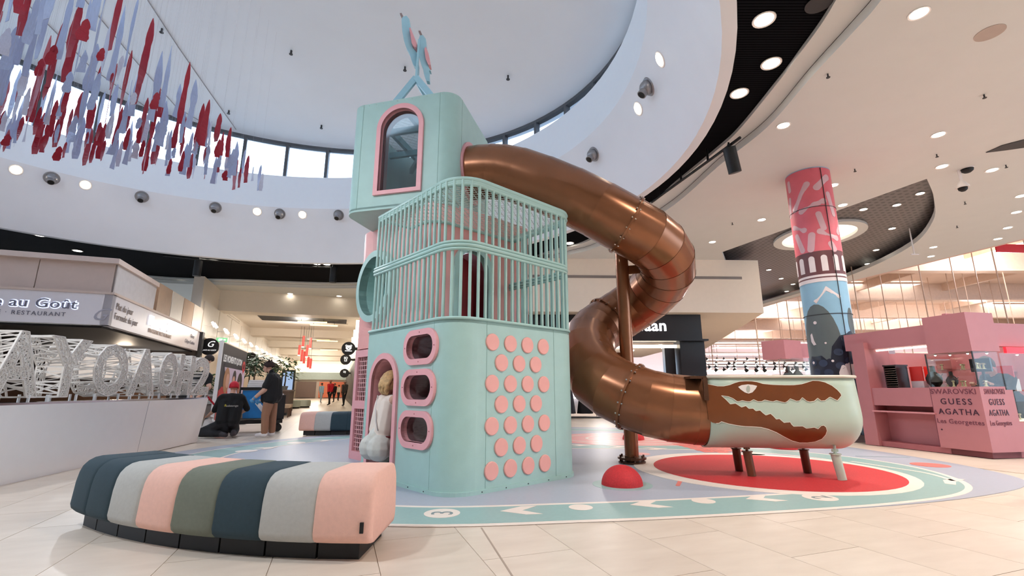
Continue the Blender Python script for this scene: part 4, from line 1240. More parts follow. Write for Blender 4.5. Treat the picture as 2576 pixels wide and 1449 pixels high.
# lettering
SGREY = M('sign_letter_grey', (120, 118, 132), 0.4)
SGLOW = EM('sign_letter_glow', (214, 226, 255), 1.2)
ex_, ey_ = (DY, -DX, 0), (0, 0, 1)
fx = lambda e, z, o=0.012: (K(TC - o, e)[0], K(TC - o, e)[1], z)
text('lettering', 'Place au Goût', fx(EC - 0.70, 3.04, 0.03), ex_, ey_, 0.33, SGREY, rest, 0.02, 'RIGHT', 0.05, 1.06, xs=1.15)
text('lettering', 'Place au Goût', fx(EC - 0.70, 3.04, 0.006), ex_, ey_, 0.33, SGLOW, rest, 0.001, 'RIGHT', 0.05, 1.06, 0.018, xs=1.15)
text('lettering', 'BRASSERIE · RESTAURANT', fx(EC - 0.90, 2.84), ex_, ey_, 0.145, SGREY, rest, 0.004, 'RIGHT', 0, 1.25)
text('flourish', 'G', fx(EC - 0.40, 2.78), ex_, ey_, 0.45, M('flourish_grey', (170, 166, 178), 0.4), rest, 0.003, 'LEFT', 0.5)
sx_ = (DX, DY, 0)
sfx = lambda t, z, o=0.012: (K(t, EC + o)[0], K(t, EC + o)[1], z)
text('lettering', 'Plat du jour', sfx(TC + 0.25, 3.12), sx_, ey_, 0.25, M('letter_brown', (132, 116, 112), 0.5), rest, 0.003, xs=0.95)
text('lettering', 'Formule du jour', sfx(TC + 0.25, 2.86), sx_, ey_, 0.25, M('letter_brown', (132, 116, 112), 0.5), rest, 0.003, xs=0.95)
text('lettering', 'Place au Goût', sfx(TC + 2.6, 3.02, 0.02), sx_, ey_, 0.42, EM('white_glow', (250, 250, 255), 1.3), rest, 0.02, bold=0.012, xs=1.15)
text('lettering', 'BRASSERIE RESTAURANT', sfx(TC + 2.7, 2.80), sx_, ey_, 0.18, M('letter_tan', (190, 160, 140), 0.5), rest, 0.003, xs=1.1)
text('lettering', 'Glaces', sfx(TC + 7.1, 3.1), sx_, ey_, 0.2, SGREY, rest, 0.003)
text('lettering', 'Crêpes-Gaufres', sfx(TC + 6.5, 2.85), sx_, ey_, 0.2, SGREY, rest, 0.003)
# pendant lamps under the dark ceiling
for i, (px, py, t) in enumerate(((72, 808, 17.0), (248, 828, 17.6), (315, 852, 18.5), (180, 1012, 19))):
    if py > 900: continue
    r = ray(px, py); k = t / (r[0] * DX + r[1] * DY); p = (r[0] * k, r[1] * k, CAM_H + r[2] * k)
    L = thing('dish_pendant', ['flat lit dish pendant nearest the left edge under the restaurant fascia', 'flat lit dish pendant hanging in the middle of the dark restaurant', 'flat lit dish pendant under the slanting restaurant sign'][i], 'pendant lamp', p)
    mb = MB(); mb.lathe([(0.28, 0.0), (0.26, 0.05), (0.08, 0.16), (0.03, 0.2)], 24, p); obj('lamp_shade', mb, BLACK, L, True, 40)
    mb = MB(); mb.lathe([(0.26, -0.012), (0.26, 0.0)], 24, p); obj('lamp_glow', mb, EM('amber_glow', (255, 206, 120), 3.0), L)
    mb = MB(); mb.cyl((p[0], p[1], p[2] + 0.2), (p[0], p[1], 2.6 if p[2] < 2.3 else p[2] + 0.25), 0.01, None, 5); obj('cord', mb, BLACK, L)

# ------------------------------------------------------------------ parapet in front of the restaurant
PAR = M('parapet_white', (246, 243, 242), 0.2, var=0.01)
pa, pb = Vector((-5.40, 4.6, 0)), Vector((-6.33, 9.86, 0))
pdir = (pb - pa).normalized(); pn = Vector((-pdir.y, pdir.x, 0))            # pn points left, to the restaurant
pz = 0.85
par = thing('parapet', 'low glossy white parapet wall in front of the restaurant', 'low wall', tuple(pa))
mb = MB()
prof = [(0.0, 0.0), (-0.06, pz), (0.30, pz), (0.30, 0.0)]
L2 = [pa + pn * p[0] + Vector((0, 0, p[1])) for p in prof]; R2 = [pb + pn * p[0] + Vector((0, 0, p[1])) for p in prof]
R2[1] += pdir * 0.12; R2[2] += pdir * 0.12
mb.add(L2 + R2, [(0, 1, 2, 3), (7, 6, 5, 4), (0, 4, 5, 1), (1, 5, 6, 2), (2, 6, 7, 3), (3, 7, 4, 0)]); obj('wall_body', mb, PAR, par)
mb = MB(); a, b = pa + pn * 0.12 + Vector((0, 0, pz + 0.012)), pb + pn * 0.12 + pdir * 0.1 + Vector((0, 0, pz + 0.012)); mb.bar(a, b, 0.34, 0.024); obj('coping', mb, M('coping_mirror', (150, 146, 150), 0.12, metal=0.8), par)
mb = MB()
for q in (0.62,):
    a = pa + (pb - pa) * q; mb.bar(a + Vector((0.002, 0, 0.02)), a - pn * 0.061 + Vector((0.002, 0, pz - 0.01)), 0.004, 0.004)
obj('panel_joint', mb, M('joint_line', (190, 188, 194), 0.5), par)

# ------------------------------------------------------------------ bulkhead and black store
bulk = thing('wall_bulkhead', 'pale box bulkhead above the black store behind the slide', None, (4, 17.6, 3.9), kind='structure')
BUL = M('bulkhead_plaster', (244, 230, 210), 0.55, var=0.012)
mb = MB(); mb.prism([(-3.5, 17.2), (9.62, 17.7), (13.6, 33.0), (-3.5, 33.0)], 3.92, 6.0); obj('bulkhead_body', mb, BUL, bulk)
for (x0, x1) in ((-1, 4.6), (5.6, 8.9)):
    mb = MB(); ya = 17.2 + (x0 + 3.5) * 0.0381; yb = 17.2 + (x1 + 3.5) * 0.0381
    mb.bar((x0, ya - 0.0, 5.28), (x1, yb - 0.0, 5.28), 0.05, 0.10); obj('air_slot', mb, M('slot_grey', (138, 128, 122), 0.5), bulk)
SB = M('store_black', (24, 23, 26), 0.3)
store = thing('black_store', 'shop with a black facade and white lettering behind the slide', 'shop', (3, 18.4, 0))
mb = MB(); mb.box(2.3, 18.35, 3.42, 10.1, 0.5, 1.0); obj('fascia', mb, SB, store)
mb = MB(); mb.box(2.35, 18.2, 2.90, 10.2, 0.85, 0.07); obj('canopy_edge', mb, SB, store)
mb = MB(); mb.box(6.95, 18.5, 1.45, 0.95, 0.7, 2.9); obj('pillar', mb, SB, store)
mb = MB(); mb.box(6.2, 18.7, 1.4, 0.4, 0.3, 2.8); obj('door_leaf', mb, SB, store)
mb = MB(); mb.box(4.62, 18.7, 1.3, 0.18, 0.3, 2.6); obj('mullion', mb, SB, store)
mb = MB(); mb.box(2.1, 18.7, 1.4, 0.3, 0.3, 2.8); obj('mullion', mb, SB, store)
mb = MB(); mb.box(5.4, 18.55, 2.72, 3.0, 0.1, 0.12); obj('light_strip', mb, LAMP_SOFT, store)
mb = MB(); mb.box(2.5, 23, 2.95, 10.0, 9.0, 0.06); obj('shop_ceiling', mb, M('shop_ceiling', (238, 228, 218), 0.6), store)
mb = MB(); mb.box(-2.0, 23, 1.5, 0.1, 9.0, 3.0); obj('shop_side', mb, CWALL, store)
mb = MB(); mb.box(3.4, 18.75, 0.02, 8.0, 0.5, 0.04); obj('threshold', mb, DARK, store)
mb = MB()
for i in range(8):
    mb.cyl((3.0 + i * 0.55, 20 + (i % 3) * 1.3, 2.93), (3.0 + i * 0.55, 20 + (i % 3) * 1.3, 2.88), 0.09, None, 10)
obj('shop_downlights', mb, LAMP_ON, store)['kind'] = 'stuff'
text('lettering', 'yves saan', at(1678, 832, 18.08), (1, 0, 0), (0, 0, 1), 0.62, EM('white_glow', (250, 250, 255), 1.3), store, 0.02, 'RIGHT', 0, 1.05, 0.012)
g = lambda px, py: G(px, py)
# clothes on rails seen under the slide
for i, (x, y) in enumerate(((2.25, 19.5), (2.95, 19.5))):
    t = thing('garment', ['long dark grey dress hanging at the store entrance', 'black coat hanging beside the grey dress in the store'][i], 'garment', (x, y, 0.1))
    mb = MB(); n = 16
    rows = [(0.10, 0.05, 1.5), (0.24, 0.1, 1.38), (0.2, 0.1, 1.0), (0.27, 0.14, 0.5), (0.31, 0.17, 0.12)]
    vs = []
    for (rx, ry, z) in rows:
        for k in range(n):
            a = 2 * math.pi * k / n; w = 1 + 0.12 * math.sin(5 * a) * (1.5 - z)
            vs.append((x + rx * w * math.cos(a), y + ry * w * math.sin(a), z))
    fs = [(i2 * n + k, i2 * n + (k + 1) % n, (i2 + 1) * n + (k + 1) % n, (i2 + 1) * n + k) for i2 in range(4) for k in range(n)]
    mb.add(vs, fs); obj('cloth', mb, [M('cloth_grey', (70, 70, 78), 0.8), M('cloth_black', (26, 26, 30), 0.8)][i], t, True, None)
    mb = MB(); mb.tube([(x - 0.12, y, 1.5), (x, y, 1.58), (x + 0.12, y, 1.5)], 0.008, 5); mb.cyl((x, y, 1.58), (x, y, 1.68), 0.006, None, 5); obj('hanger', mb, STEEL, t)
rl = tag(obj('garment_rail', (lambda m: (m.cyl((1.9, 19.5, 1.68), (3.4, 19.5, 1.68), 0.015, None, 6), m.cyl((1.9, 19.5, 0), (1.9, 19.5, 1.68), 0.015, None, 6), m.cyl((3.4, 19.5, 0), (3.4, 19.5, 1.68), 0.015, None, 6), m)[-1])(MB()), STEEL), 'thin steel rail holding clothes just inside the store', 'clothes rail')

# ------------------------------------------------------------------ hypermarket beyond the ceiling edge
HC = M('market_ceiling', (230, 208, 192), 0.6, var=0.05, scale=0.6)
HW = M('market_wall', (232, 200, 190), 0.6, var=0.03)
HB = M('market_beam', (222, 198, 180), 0.55, var=0.04)
mb = MB(); mb.box(45, 42, 8.4, 62, 76, 0.2); struct('ceiling_market', mb, HC, 'high beige sheet ceiling of the supermarket')
mb = MB(); mb.box(38, 78, 4.2, 80, 0.3, 8.4); struct('wall_market_back', mb, HW, 'far pinkish back wall of the supermarket')
mb = MB(); mb.box(62, 40, 4.2, 0.3, 80, 8.4); struct('wall_market_right', mb, HW, 'pinkish right wall of the supermarket')
mb = MB(); mb.prism([(15.1, 75), (15.1, 29.2), (15.7, 21.47), (17.2, 15), (17.25, 8), (17.35, -3), (17.45, -3), (17.35, 15.05), (15.85, 21.5), (15.25, 29.2), (15.25, 75)], 6.0, 8.4); struct('wall_market_upstand', mb, HW, 'upstand between the mall ceiling and the supermarket roof')
for i, y in enumerate((16, 24, 32, 40, 48, 56, 64)):
    b_ = thing('roof_beam', 'deep beige roof beam crossing the supermarket ceiling', 'beam', (39, y, 7.2), 'supermarket roof beams')
    mb = MB(); mb.box(39, y, 7.75, 46, 0.3, 1.1); obj('beam_web', mb, HB, b_)
    mb = MB(); mb.box(39, y, 7.2, 46, 0.6, 0.12); obj('beam_flange', mb, HB, b_)
for i, x in enumerate((18, 24, 30, 37, 45)):
    b_ = thing('roof_purlin', 'thin beige purlin running into the supermarket', 'beam', (x, 44, 8.0), 'supermarket purlins')
    mb = MB(); mb.box(x, 44, 8.05, 0.25, 66, 0.5); obj('purlin_bar', mb, HB, b_)
# hanging rods
hr = random.Random(3)
ROD = M('rod_beige', (196, 168, 148), 0.5)
RODS = [(1905, 22), (1990, 26), (2130, 24), (2170, 20), (2205, 30), (2240, 21), (2290, 25), (2322, 27), (2345, 19), (2362, 30), (2392, 33), (2412, 28), (2430, 22), (2455, 26), (2490, 21), (2520, 30), (2545, 18), (2560, 24), (1965, 34), (2270, 36), (1850, 40), (1800, 44), (2180, 42)]
for (px, y) in RODS:
    p = at(px, 850, y); zlow = hr.uniform(2.6, 4.0)
    rd = tag(obj('hanging_rod', MB().cyl((p[0], y, zlow), (p[0], y, 8.3), 0.022, None, 6), ROD), 'thin rod hanging from the supermarket roof', 'rod', 'hanging rods in the supermarket')
# skylight strips and lamp rows
for i, (px, py, y, w) in enumerate(((2190, 722, 40, 5), (2230, 800, 55, 9), (2330, 790, 46, 6), (2520, 770, 30, 4), (2030, 805, 60, 6), (1880, 870, 66, 9), (2560, 745, 40, 6))):
    p = at(px, py, y); zz = min(p[2], 8.2)
    r_ = ray(px, py); k = (8.2 - CAM_H) / r_[2]
    if k > 0 and r_[1] * k < 76: c = (r_[0] * k, r_[1] * k, 8.2)
    else: c = (p[0], y, 7.0)
    s_ = thing('roof_light', 'bright rectangular roof light in the supermarket ceiling', 'roof light', c, 'supermarket roof lights')
    mb = MB(); mb.box(c[0], c[1], c[2] - 0.03, w, 2.6, 0.06); obj('light_panel', mb, EM('rooflight', (255, 252, 250), 3.0), s_)
    mb = MB(); mb.box(c[0], c[1] - 1.35, c[2] - 0.02, w + 0.2, 0.1, 0.12); mb.box(c[0], c[1] + 1.35, c[2] - 0.02, w + 0.2, 0.1, 0.12); obj('light_frame', mb, HB, s_)
for i in range(16):
    y = 34 + (i % 8) * 4.5; z = 4.4 - (i % 4) * 0.45; x0 = 14 + (y - 34) * 0.33 + (i // 8) * 12
    t_ = thing('lamp_row', 'long white light line hanging over the supermarket aisles', 'lamp', (x0 + 5, y, z), 'supermarket light lines')
    mb = MB(); mb.box(x0 + 5, y, z, 11, 0.08, 0.07); obj('light_line', mb, EM('line_light', (255, 246, 240), 1.6), t_)
    mb = MB(); mb.box(x0 + 5, y, z + 0.12, 11.4, 0.06, 0.1); obj('rail', mb, M('rail_white', (226, 214, 206), 0.5), t_)
    mb = MB(); mb.cyl((x0 + 1, y, z), (x0 + 1, y, 8.3), 0.02, None, 5); mb.cyl((x0 + 9, y, z), (x0 + 9, y, 8.3), 0.02, None, 5); obj('hangers', mb, ROD, t_)['kind'] = 'stuff'
spot = None
sr = random.Random(12)
for j, (py, y) in enumerate(((906, 46), (917, 40), (927, 35), (935, 31))):
    z = at(1900, py, y)[2]; xa, xb = at(1765, py, y)[0], at(2062, py, y)[0]
    tr = thing('lamp_track', ['highest and farthest black lamp track over the supermarket', 'second black lamp track over the supermarket from the top', 'third black lamp track over the supermarket from the top', 'lowest black lamp track just above the crocodile tub'][j], 'lamp track', ((xa + xb) / 2, y, z + 0.3))
    mb = MB(); mb.box((xa + xb) / 2, y, z + 0.30, xb - xa + 2, 0.05, 0.05); obj('track_bar', mb, BLACK, tr)
    for q in (0.1, 0.5, 0.9):
        x = xa + (xb - xa) * q; mb = MB(); mb.cyl((x, y, z + 0.3), (x, y, 8.3), 0.015, None, 5); obj('hanger', mb, ROD, tr)
    for i in range(12):
        x = xa + (xb - xa) * (i + 0.5 + sr.uniform(-0.25, 0.25)) / 12
        if spot is None:
            spot = thing('track_spot', 'small black and white track spotlight in the supermarket', 'spotlight', (0, 0, 0), 'supermarket track spotlights')
            mb = MB(); mb.cyl((0, 0, 0.16), (0.06, -0.1, 0.02), 0.10, 0.12, 10); obj('spot_can', mb, BLACK, spot)
            mb = MB(); mb.cyl((0.06, -0.1, 0.02), (0.075, -0.125, -0.015), 0.13, 0.13, 10); obj('spot_lens', mb, EM('spot_white', (255, 250, 240), 4.0), spot)
            mb = MB(); mb.cyl((0, 0, 0.14), (0, 0, 0.29), 0.03, None, 6); obj('stem', mb, BLACK, spot)
            s = spot
        else:
            s = dup(spot)
        s.location = (x, y, z); s.rotation_euler = (0, 0, sr.uniform(-1.2, 1.2))
# shelves deep in the supermarket
for i, (x, y, w, c) in enumerate(((20, 44, 14, (200, 120, 110)), (34, 50, 18, (190, 90, 90)), (18, 36, 8, (170, 150, 140)))):
    t_ = thing('store_shelf', ['row of pink-fronted shelves deep in the supermarket', 'row of red-fronted shelves far right in the supermarket', 'short grey shelf unit near the supermarket entrance'][i], 'shelf', (x, y, 0))
    mb = MB(); mb.box(x, y, 1.0, w, 0.5, 2.0); obj('shelf_body', mb, M('shelf_%d' % i, c, 0.6, var=0.2, scale=3), t_)
    for z in (0.5, 1.0, 1.5):
        mb = MB(); mb.box(x, y - 0.35, z, w, 0.35, 0.04); obj('shelf_board', mb, WHITE, t_)
# ------------------------------------------------------------------ painted column
CX, CY, CR = 7.0, 10.3, 0.45
colm = thing('painted_column', 'tall round column painted with pink strokes, arches and dark berries', 'column', (CX, CY, 0))
CBLUE = M('column_blue', (140, 186, 212), 0.45)
mb = MB(); mb.cyl((CX, CY, 0.0), (CX, CY, 6.0), CR, None, 48); obj('shaft', mb, CBLUE, colm, True, 40)
FACE_A = math.atan2(-CY, -CX)                      # direction from the column to the camera
def cm(s, z, d):
    a = FACE_A + s / CR
    return (CX + (CR + d) * math.cos(a), CY + (CR + d) * math.sin(a), z)
def cplate(name, loop, mat, d=0.003, step=0.09, parent=None):
    mb = MB(); mb.plate(loop, [], 0.0, d, cm, fill_pts(loop, step)); return obj(name, mb, mat, parent or colm, True, 40)
def cband(name, z0, z1, mat, d):
    mb = MB(); mb.lathe([(CR, z0), (CR + d, z0), (CR + d, z1), (CR, z1)], 48, (CX, CY, 0)); return obj(name, mb, mat, colm, True, 40)
CPINK = M('column_pink', (222, 108, 122), 0.45); CSTR = M('column_stroke', (216, 178, 186), 0.5)
CBRN = M('column_brown', (104, 62, 66), 0.45); CWHT = M('column_white', (226, 218, 220), 0.45)
CGRN = M('column_greygreen', (92, 104, 106), 0.5); CNAVY = M('column_navy', (26, 32, 50), 0.45); CBERRY = M('column_berry', (44, 58, 84), 0.5)
cband('pink_band', 4.02, 5.98, CPINK, 0.004)
cband('brown_band', 3.48, 4.02, CBRN, 0.005)
cband('white_line', 3.44, 3.49, CWHT, 0.006); cband('brown_line', 3.41, 3.44, CBRN, 0.006); cband('white_line', 3.33, 3.41, CWHT, 0.006)
for s in [k * 0.235 - 1.32 for k in range(12)]:
    cplate('arch_mark', archway(s, 3.56, 0.12, 0.36, 8), CWHT, 0.009)
def strokes(pts):
    for (s, z, L, a, w) in pts:
        c, sn = math.cos(a), math.sin(a)
        loop = [(s + x * c - y * sn, z + x * sn + y * c) for (x, y) in rrect(0, 0, L, w, w * 0.49, 4)]
        cplate('brush_stroke', loop, CSTR, 0.008)
strokes([(-0.2, 5.35, 0.75, 1.0, 0.13), (0.28, 5.62, 0.5, 0.75, 0.15), (0.02, 5.08, 0.62, 0.35, 0.13), (0.14, 4.70, 0.46, 1.75, 0.12), (-0.34, 4.62, 0.42, -0.5, 0.12),
         (0.42, 5.1, 0.6, 1.75, 0.11), (-0.36, 4.28, 0.5, 1.85, 0.12), (-0.1, 4.24, 0.46, 1.4, 0.14), (0.26, 4.38, 0.5, -0.45, 0.13), (0.3, 4.1, 0.26, 2.0, 0.13), (-0.52, 5.2, 0.5, 1.4, 0.1), (0.62, 4.6, 0.5, 1.0, 0.12), (-0.45, 5.7, 0.3, 1.6, 0.1)])
for dz, dx in ((0, 0),):
    cplate('chevron', [(-0.22, 2.92), (-0.17, 2.86), (0.04, 3.12), (0.28, 2.93), (0.31, 2.99), (0.05, 3.22)], CWHT, 0.006)
cplate('green_hill', [(-0.62, 0.5), (-0.62, 2.2)] + [(-0.2 + 0.42 * math.cos(math.radians(t)), 1.7 + 1.15 * math.sin(math.radians(t))) for t in range(165, -5, -12)] + [(0.30, 1.72), (0.42, 1.86), (0.62, 1.9), (0.62, 0.5)], CGRN, 0.006)
cplate('green_blob', circ(0.5, 2.45, 0.1, 16, 0.3), CGRN, 0.006)
cplate('berry_cluster', [(-0.62, 0.15), (-0.62, 1.62), (-0.46, 1.74), (-0.22, 1.74), (-0.05, 1.66), (0.0, 1.92), (0.16, 2.14), (0.4, 2.24), (0.62, 2.2), (0.62, 0.15)], CNAVY, 0.008)
for (s, z) in ((-0.42, 1.0), (-0.2, 0.98), (-0.36, 0.8), (-0.12, 0.78), (0.1, 1.2), (0.28, 1.02), (0.3, 1.45), (0.5, 1.3), (0.1, 0.92), (0.48, 1.5), (-0.45, 0.6), (-0.2, 0.55), (0.1, 0.55), (0.35, 0.6), (-0.45, -0.1), (-0.15, -0.15), (0.2, -0.1)):
    cplate('berry', circ(s, z + 0.6, 0.085, 14, 0.075), CBERRY, 0.011)
cplate('white_cloud', [(x, z + 0.6) for (x, z) in [(0.06, 0.62), (0.06, 0.78), (0.12, 0.92), (0.26, 0.98), (0.42, 0.95), (0.5, 0.8), (0.5, 0.66), (0.42, 0.6), (0.32, 0.66), (0.2, 0.72), (0.12, 0.7)]], CWHT, 0.012)
for (s, z, r) in ((-0.25, 2.45, 0.035), (-0.1, 2.0, 0.02), (-0.02, 1.62, 0.025), (-0.42, 1.6, 0.03), (0.34, 0.3, 0.03), (0.5, 1.75, 0.03)):
    cplate('white_dot', circ(s, z, r, 12), CWHT, 0.012)
cplate('white_comma', [(-0.4, 2.2), (-0.36, 2.23), (-0.33, 2.07), (-0.29, 1.98), (-0.35, 1.97), (-0.4, 2.05)], CWHT, 0.012)
cband('base_band', 0.0, 0.14, GREYM, 0.035)
cplate('blue_arch', archway(0.25, 0.14, 0.42, 0.34, 12), CBLUE, 0.013); cplate('dark_gate', [(0.2, 0.26), (0.32, 0.26), (0.32, 0.33), (0.2, 0.33)], CNAVY, 0.016)
for z in (5.05, 2.62, 1.28):
    cband('joint_ring', z - 0.006, z + 0.006, DARK, 0.012)
mb = MB(); p0, p1 = cm(0.28, 0.05, 0.014), cm(0.28, 5.97, 0.014); mb.bar(p0, p1, 0.012, 0.012); obj('joint_strip', mb, DARK, colm)
# dark plant-like frame beside the column foot
fr_ = thing('column_stand', 'dark display stand with thin steel rods between column and kiosk', 'display stand', (7.3, 9.75, 0))
mb = MB(); mb.box(7.28, 9.95, 0.55, 0.3, 0.3, 1.1); obj('stand_body', mb, M('stand_dark', (30, 26, 34), 0.7, var=0.5, scale=30), fr_)
for (x, y) in ((7.02, 9.70), (7.2, 9.66)):
    mb = MB(); mb.cyl((x, y, 0), (x, y, 1.6), 0.012, None, 6); obj('rod', mb, STEEL, fr_)
for z in (0.35, 0.75):
    mb = MB(); mb.bar((6.95, 9.7, z), (7.35, 9.66, z), 0.012, 0.012); obj('cross_rod', mb, STEEL, fr_)

# ------------------------------------------------------------------ pink jewellery kiosk
KC = (7.26, 7.45); KA = (-0.2, 0.98); KB = (0.98, 0.2)
def Hk(a, b, z=0.0): return (KC[0] + a * KA[0] + b * KB[0], KC[1] + a * KA[1] + b * KB[1], z)
def hbox(mb, a0, a1, b0, b1, z0, z1):
    P = [Hk(a0, b0), Hk(a0, b1), Hk(a1, b1), Hk(a1, b0)]
    return mb.prism([(p[0], p[1]) for p in P], z0, z1)
KP = M('kiosk_pink', (184, 120, 126), 0.5, var=0.02); KPD = M('kiosk_pink_inner', (206, 136, 140), 0.5, var=0.02)
kio = thing('jewellery_kiosk', 'dusty pink jewellery kiosk with lettered counter right of the slide', 'kiosk', Hk(0, 0))
def kpart(name, mat, *boxes, parent=None):
    mb = MB()
    for b in boxes: hbox(mb, *b)
    return obj(name, mb, mat, parent or kio)
kpart('plinth', M('kiosk_plinth', (168, 98, 104), 0.5), (0.03, 2.05, 0.03, 0.6, 0, 0.09), (0.03, 0.6, 0.03, 3.5, 0, 0.09))
kpart('corner_counter', KP, (0, 0.74, 0, 0.52, 0.09, 1.07))
kpart('counter_top', KP, (0.74, 1.8, 0.0, 0.6, 0.74, 1.06))
kpart('knee_panel', KP, (0.74, 1.8, 0.28, 0.34, 0.09, 0.74))
kpart('under_shelf', M('kiosk_ledge', (214, 146, 150), 0.45), (0.70, 1.82, -0.04, 0.3, 0.62, 0.645))
kpart('pillar', KP, (1.8, 2.08, -0.02, 0.55, 0, 1.93))
kpart('front_counter', KP, (0, 0.5, 0.52, 0.66, 0.09, 1.02), (0, 0.5, 0.66, 4.0, 0.09, 0.52))
kpart('corner_canopy', KP, (-0.02, 0.64, -0.02, 0.55, 1.62, 2.24))
kpart('canopy_beam', KP, (0.64, 2.3, 0.08, 0.24, 1.80, 2.13))
kpart('canopy_beam', KP, (0.1, 0.26, 0.55, 4.0, 1.72, 2.1))
kpart('canopy_hook', KP, (0.3, 0.36, 0.05, 0.2, 2.24, 2.27))
kpart('back_wall', KPD, (0.7, 3.2, 2.3, 2.4, 0, 1.75))
kpart('back_box', KPD, (0.9, 1.5, 2.05, 2.3, 1.35, 1.85))
kpart('inner_canopy', KPD, (1.9, 2.1, 0.3, 2.4, 1.45, 1.75))
kpart('strip_light', EM('strip_warm', (255, 240, 220), 2.5), (0.66, 1.9, 0.25, 0.29, 1.76, 1.79))
kpart('red_light_sign', EM('red_neon', (255, 40, 52), 1.6), (0.02, 0.06, 0.75, 1.5, 1.60, 1.70))
KGL = glass('case_glass', (246, 250, 248), 0.02, 0.045, 0.98)
for nm, bx in (('glass_pane', (0.0, 0.012, 0.02, 0.52, 1.07, 1.62)), ('glass_pane', (0.02, 0.72, 0.0, 0.012, 1.07, 1.62)), ('glass_pane', (0.70, 0.712, 0.02, 0.52, 1.07, 1.62)), ('glass_pane', (0.0, 0.012, 0.55, 3.0, 1.02, 1.60)), ('glass_pane', (0.0, 0.012, 0.68, 3.0, 0.54, 1.0))):
    kpart(nm, KGL, bx)
kpart('glass_shelf', KGL, (0.03, 0.7, 0.03, 0.5, 1.34, 1.35))
kpart('case_post', DARK, (-0.004, 0.012, -0.004, 0.012, 1.07, 1.62), (0.70, 0.715, -0.004, 0.012, 1.07, 1.62))['kind'] = 'stuff'
kpart('case_liner', EM('case_light', (250, 246, 226), 0.5), (0.1, 0.45, 0.7, 3.0, 0.53, 0.56))
kpart('white_notice', M('notice', (178, 170, 186), 0.5), (1.795, 1.8, 0.56, 0.70, 1.72, 1.86))
ka = (-KA[0], -KA[1], 0); kb = (KB[0], KB[1], 0)
KTX = M('kiosk_letters', (58, 22, 48), 0.5)
KTX2 = M('kiosk_letters_pale', (120, 62, 78), 0.5)
def kt(s, a, z, size, mat, sp=1.0, sh=0.0, xs=1.0):
    o = Hk(a, -0.004, z); text('lettering', s, o, ka, (0, 0, 1), size, mat, kio, 0.002, 'CENTER', sh, sp, 0, xs)
kt('SWAROVSKI', 0.39, 0.955, 0.12, KTX2, 1.0, 0, 1.02); kt('GUESS', 0.37, 0.79, 0.135, KTX, 1.3); kt('AGATHA', 0.365, 0.63, 0.13, KTX, 1.18); kt('Les Georgettes', 0.37, 0.485, 0.105, KTX2, 1.05)
def kt2(s, b, z, size, mat, sp=1.0, xs=1.0):
    o = Hk(-0.004, b, z); text('lettering', s, o, kb, (0, 0, 1), size, mat, kio, 0.002, 'CENTER', 0, sp, 0, xs)
kt2('SWAROVSKI', 0.28, 0.955, 0.12, KTX2, 1.0, 0.62); kt2('GUESS', 0.28, 0.79, 0.135, KTX, 1.3, 0.66); kt2('AGATHA', 0.28, 0.63, 0.13, KTX, 1.18, 0.66); kt2('Les Georgettes', 0.28, 0.485, 0.105, KTX2, 1.05, 0.62)
mb = MB(); o = Vector(Hk(0.66, -0.002, 0.38)); mb.cyl(o, Vector(Hk(0.66, -0.008, 0.38)), 0.012, None, 10); obj('lock', mb, KTX, kio)
mb = MB(); mb.bar(Hk(0.735, -0.002, 0.1), Hk(0.735, -0.002, 1.05), 0.006, 0.004); obj('door_gap', mb, KTX2, kio)
# things on and in the kiosk
RKB = M('rack_black', (52, 40, 42), 0.4)
rk = thing('card_rack', 'black slotted card rack standing on the kiosk counter', 'rack', Hk(1.5, 0.3, 1.06))
mb = MB(); hbox(mb, 1.42, 1.66, 0.42, 0.46, 1.06, 1.46); obj('rack_back', mb, RKB, rk)
for s in (1.42, 1.645):
    mb = MB(); hbox(mb, s, s + 0.015, 0.2, 0.46, 1.06, 1.46); obj('rack_side', mb, RKB, rk)
for k in range(9):
    z = 1.09 + k * 0.04; mb = MB(); hbox(mb, 1.435, 1.645, 0.2, 0.44, z, z + 0.006); obj('slot', mb, STEEL, rk)
mb = MB(); hbox(mb, 1.41, 1.67, 0.19, 0.47, 1.46, 1.485); obj('rack_top', mb, RKB, rk)
REDC = M('red_card', (224, 52, 44), 0.4); WHC = M('white_card', (226, 220, 222), 0.4)
for i, (a0, b0, z0, z1, lab) in enumerate(((1.12, 0.4, 1.18, 1.44, 'red promotional board left on the kiosk counter'), (0.94, 0.5, 1.12, 1.44, 'red promotional board right on the kiosk counter'), (0.28, 1.2, 1.2, 1.42, 'red box seen through the kiosk corner glass'))):
    t = thing('promo_board', lab, 'board', Hk(a0, b0, 1.06))
    mb = MB(); hbox(mb, a0, a0 + 0.22, b0, b0 + 0.02, z0, z1); obj('board_panel', mb, REDC, t)
    mb = MB(); hbox(mb, a0, a0 + 0.22, b0 - 0.005, b0 + 0.1, 1.06 if i < 2 else 1.0, z0); obj('board_base', mb, WHC, t)
# monitor
mo = thing('monitor', 'dark till monitor behind the kiosk corner glass', 'monitor', Hk(0.45, 0.75, 1.06))
mb = MB(); hbox(mb, 0.28, 0.58, 0.75, 0.78, 1.32, 1.54); obj('screen', mb, M('screen_dark', (30, 32, 40), 0.15), mo)
mb = MB(); hbox(mb, 0.42, 0.45, 0.78, 0.81, 1.06, 1.4); hbox(mb, 0.36, 0.5, 0.74, 0.88, 1.05, 1.07); obj('stand', mb, BLACK, mo)
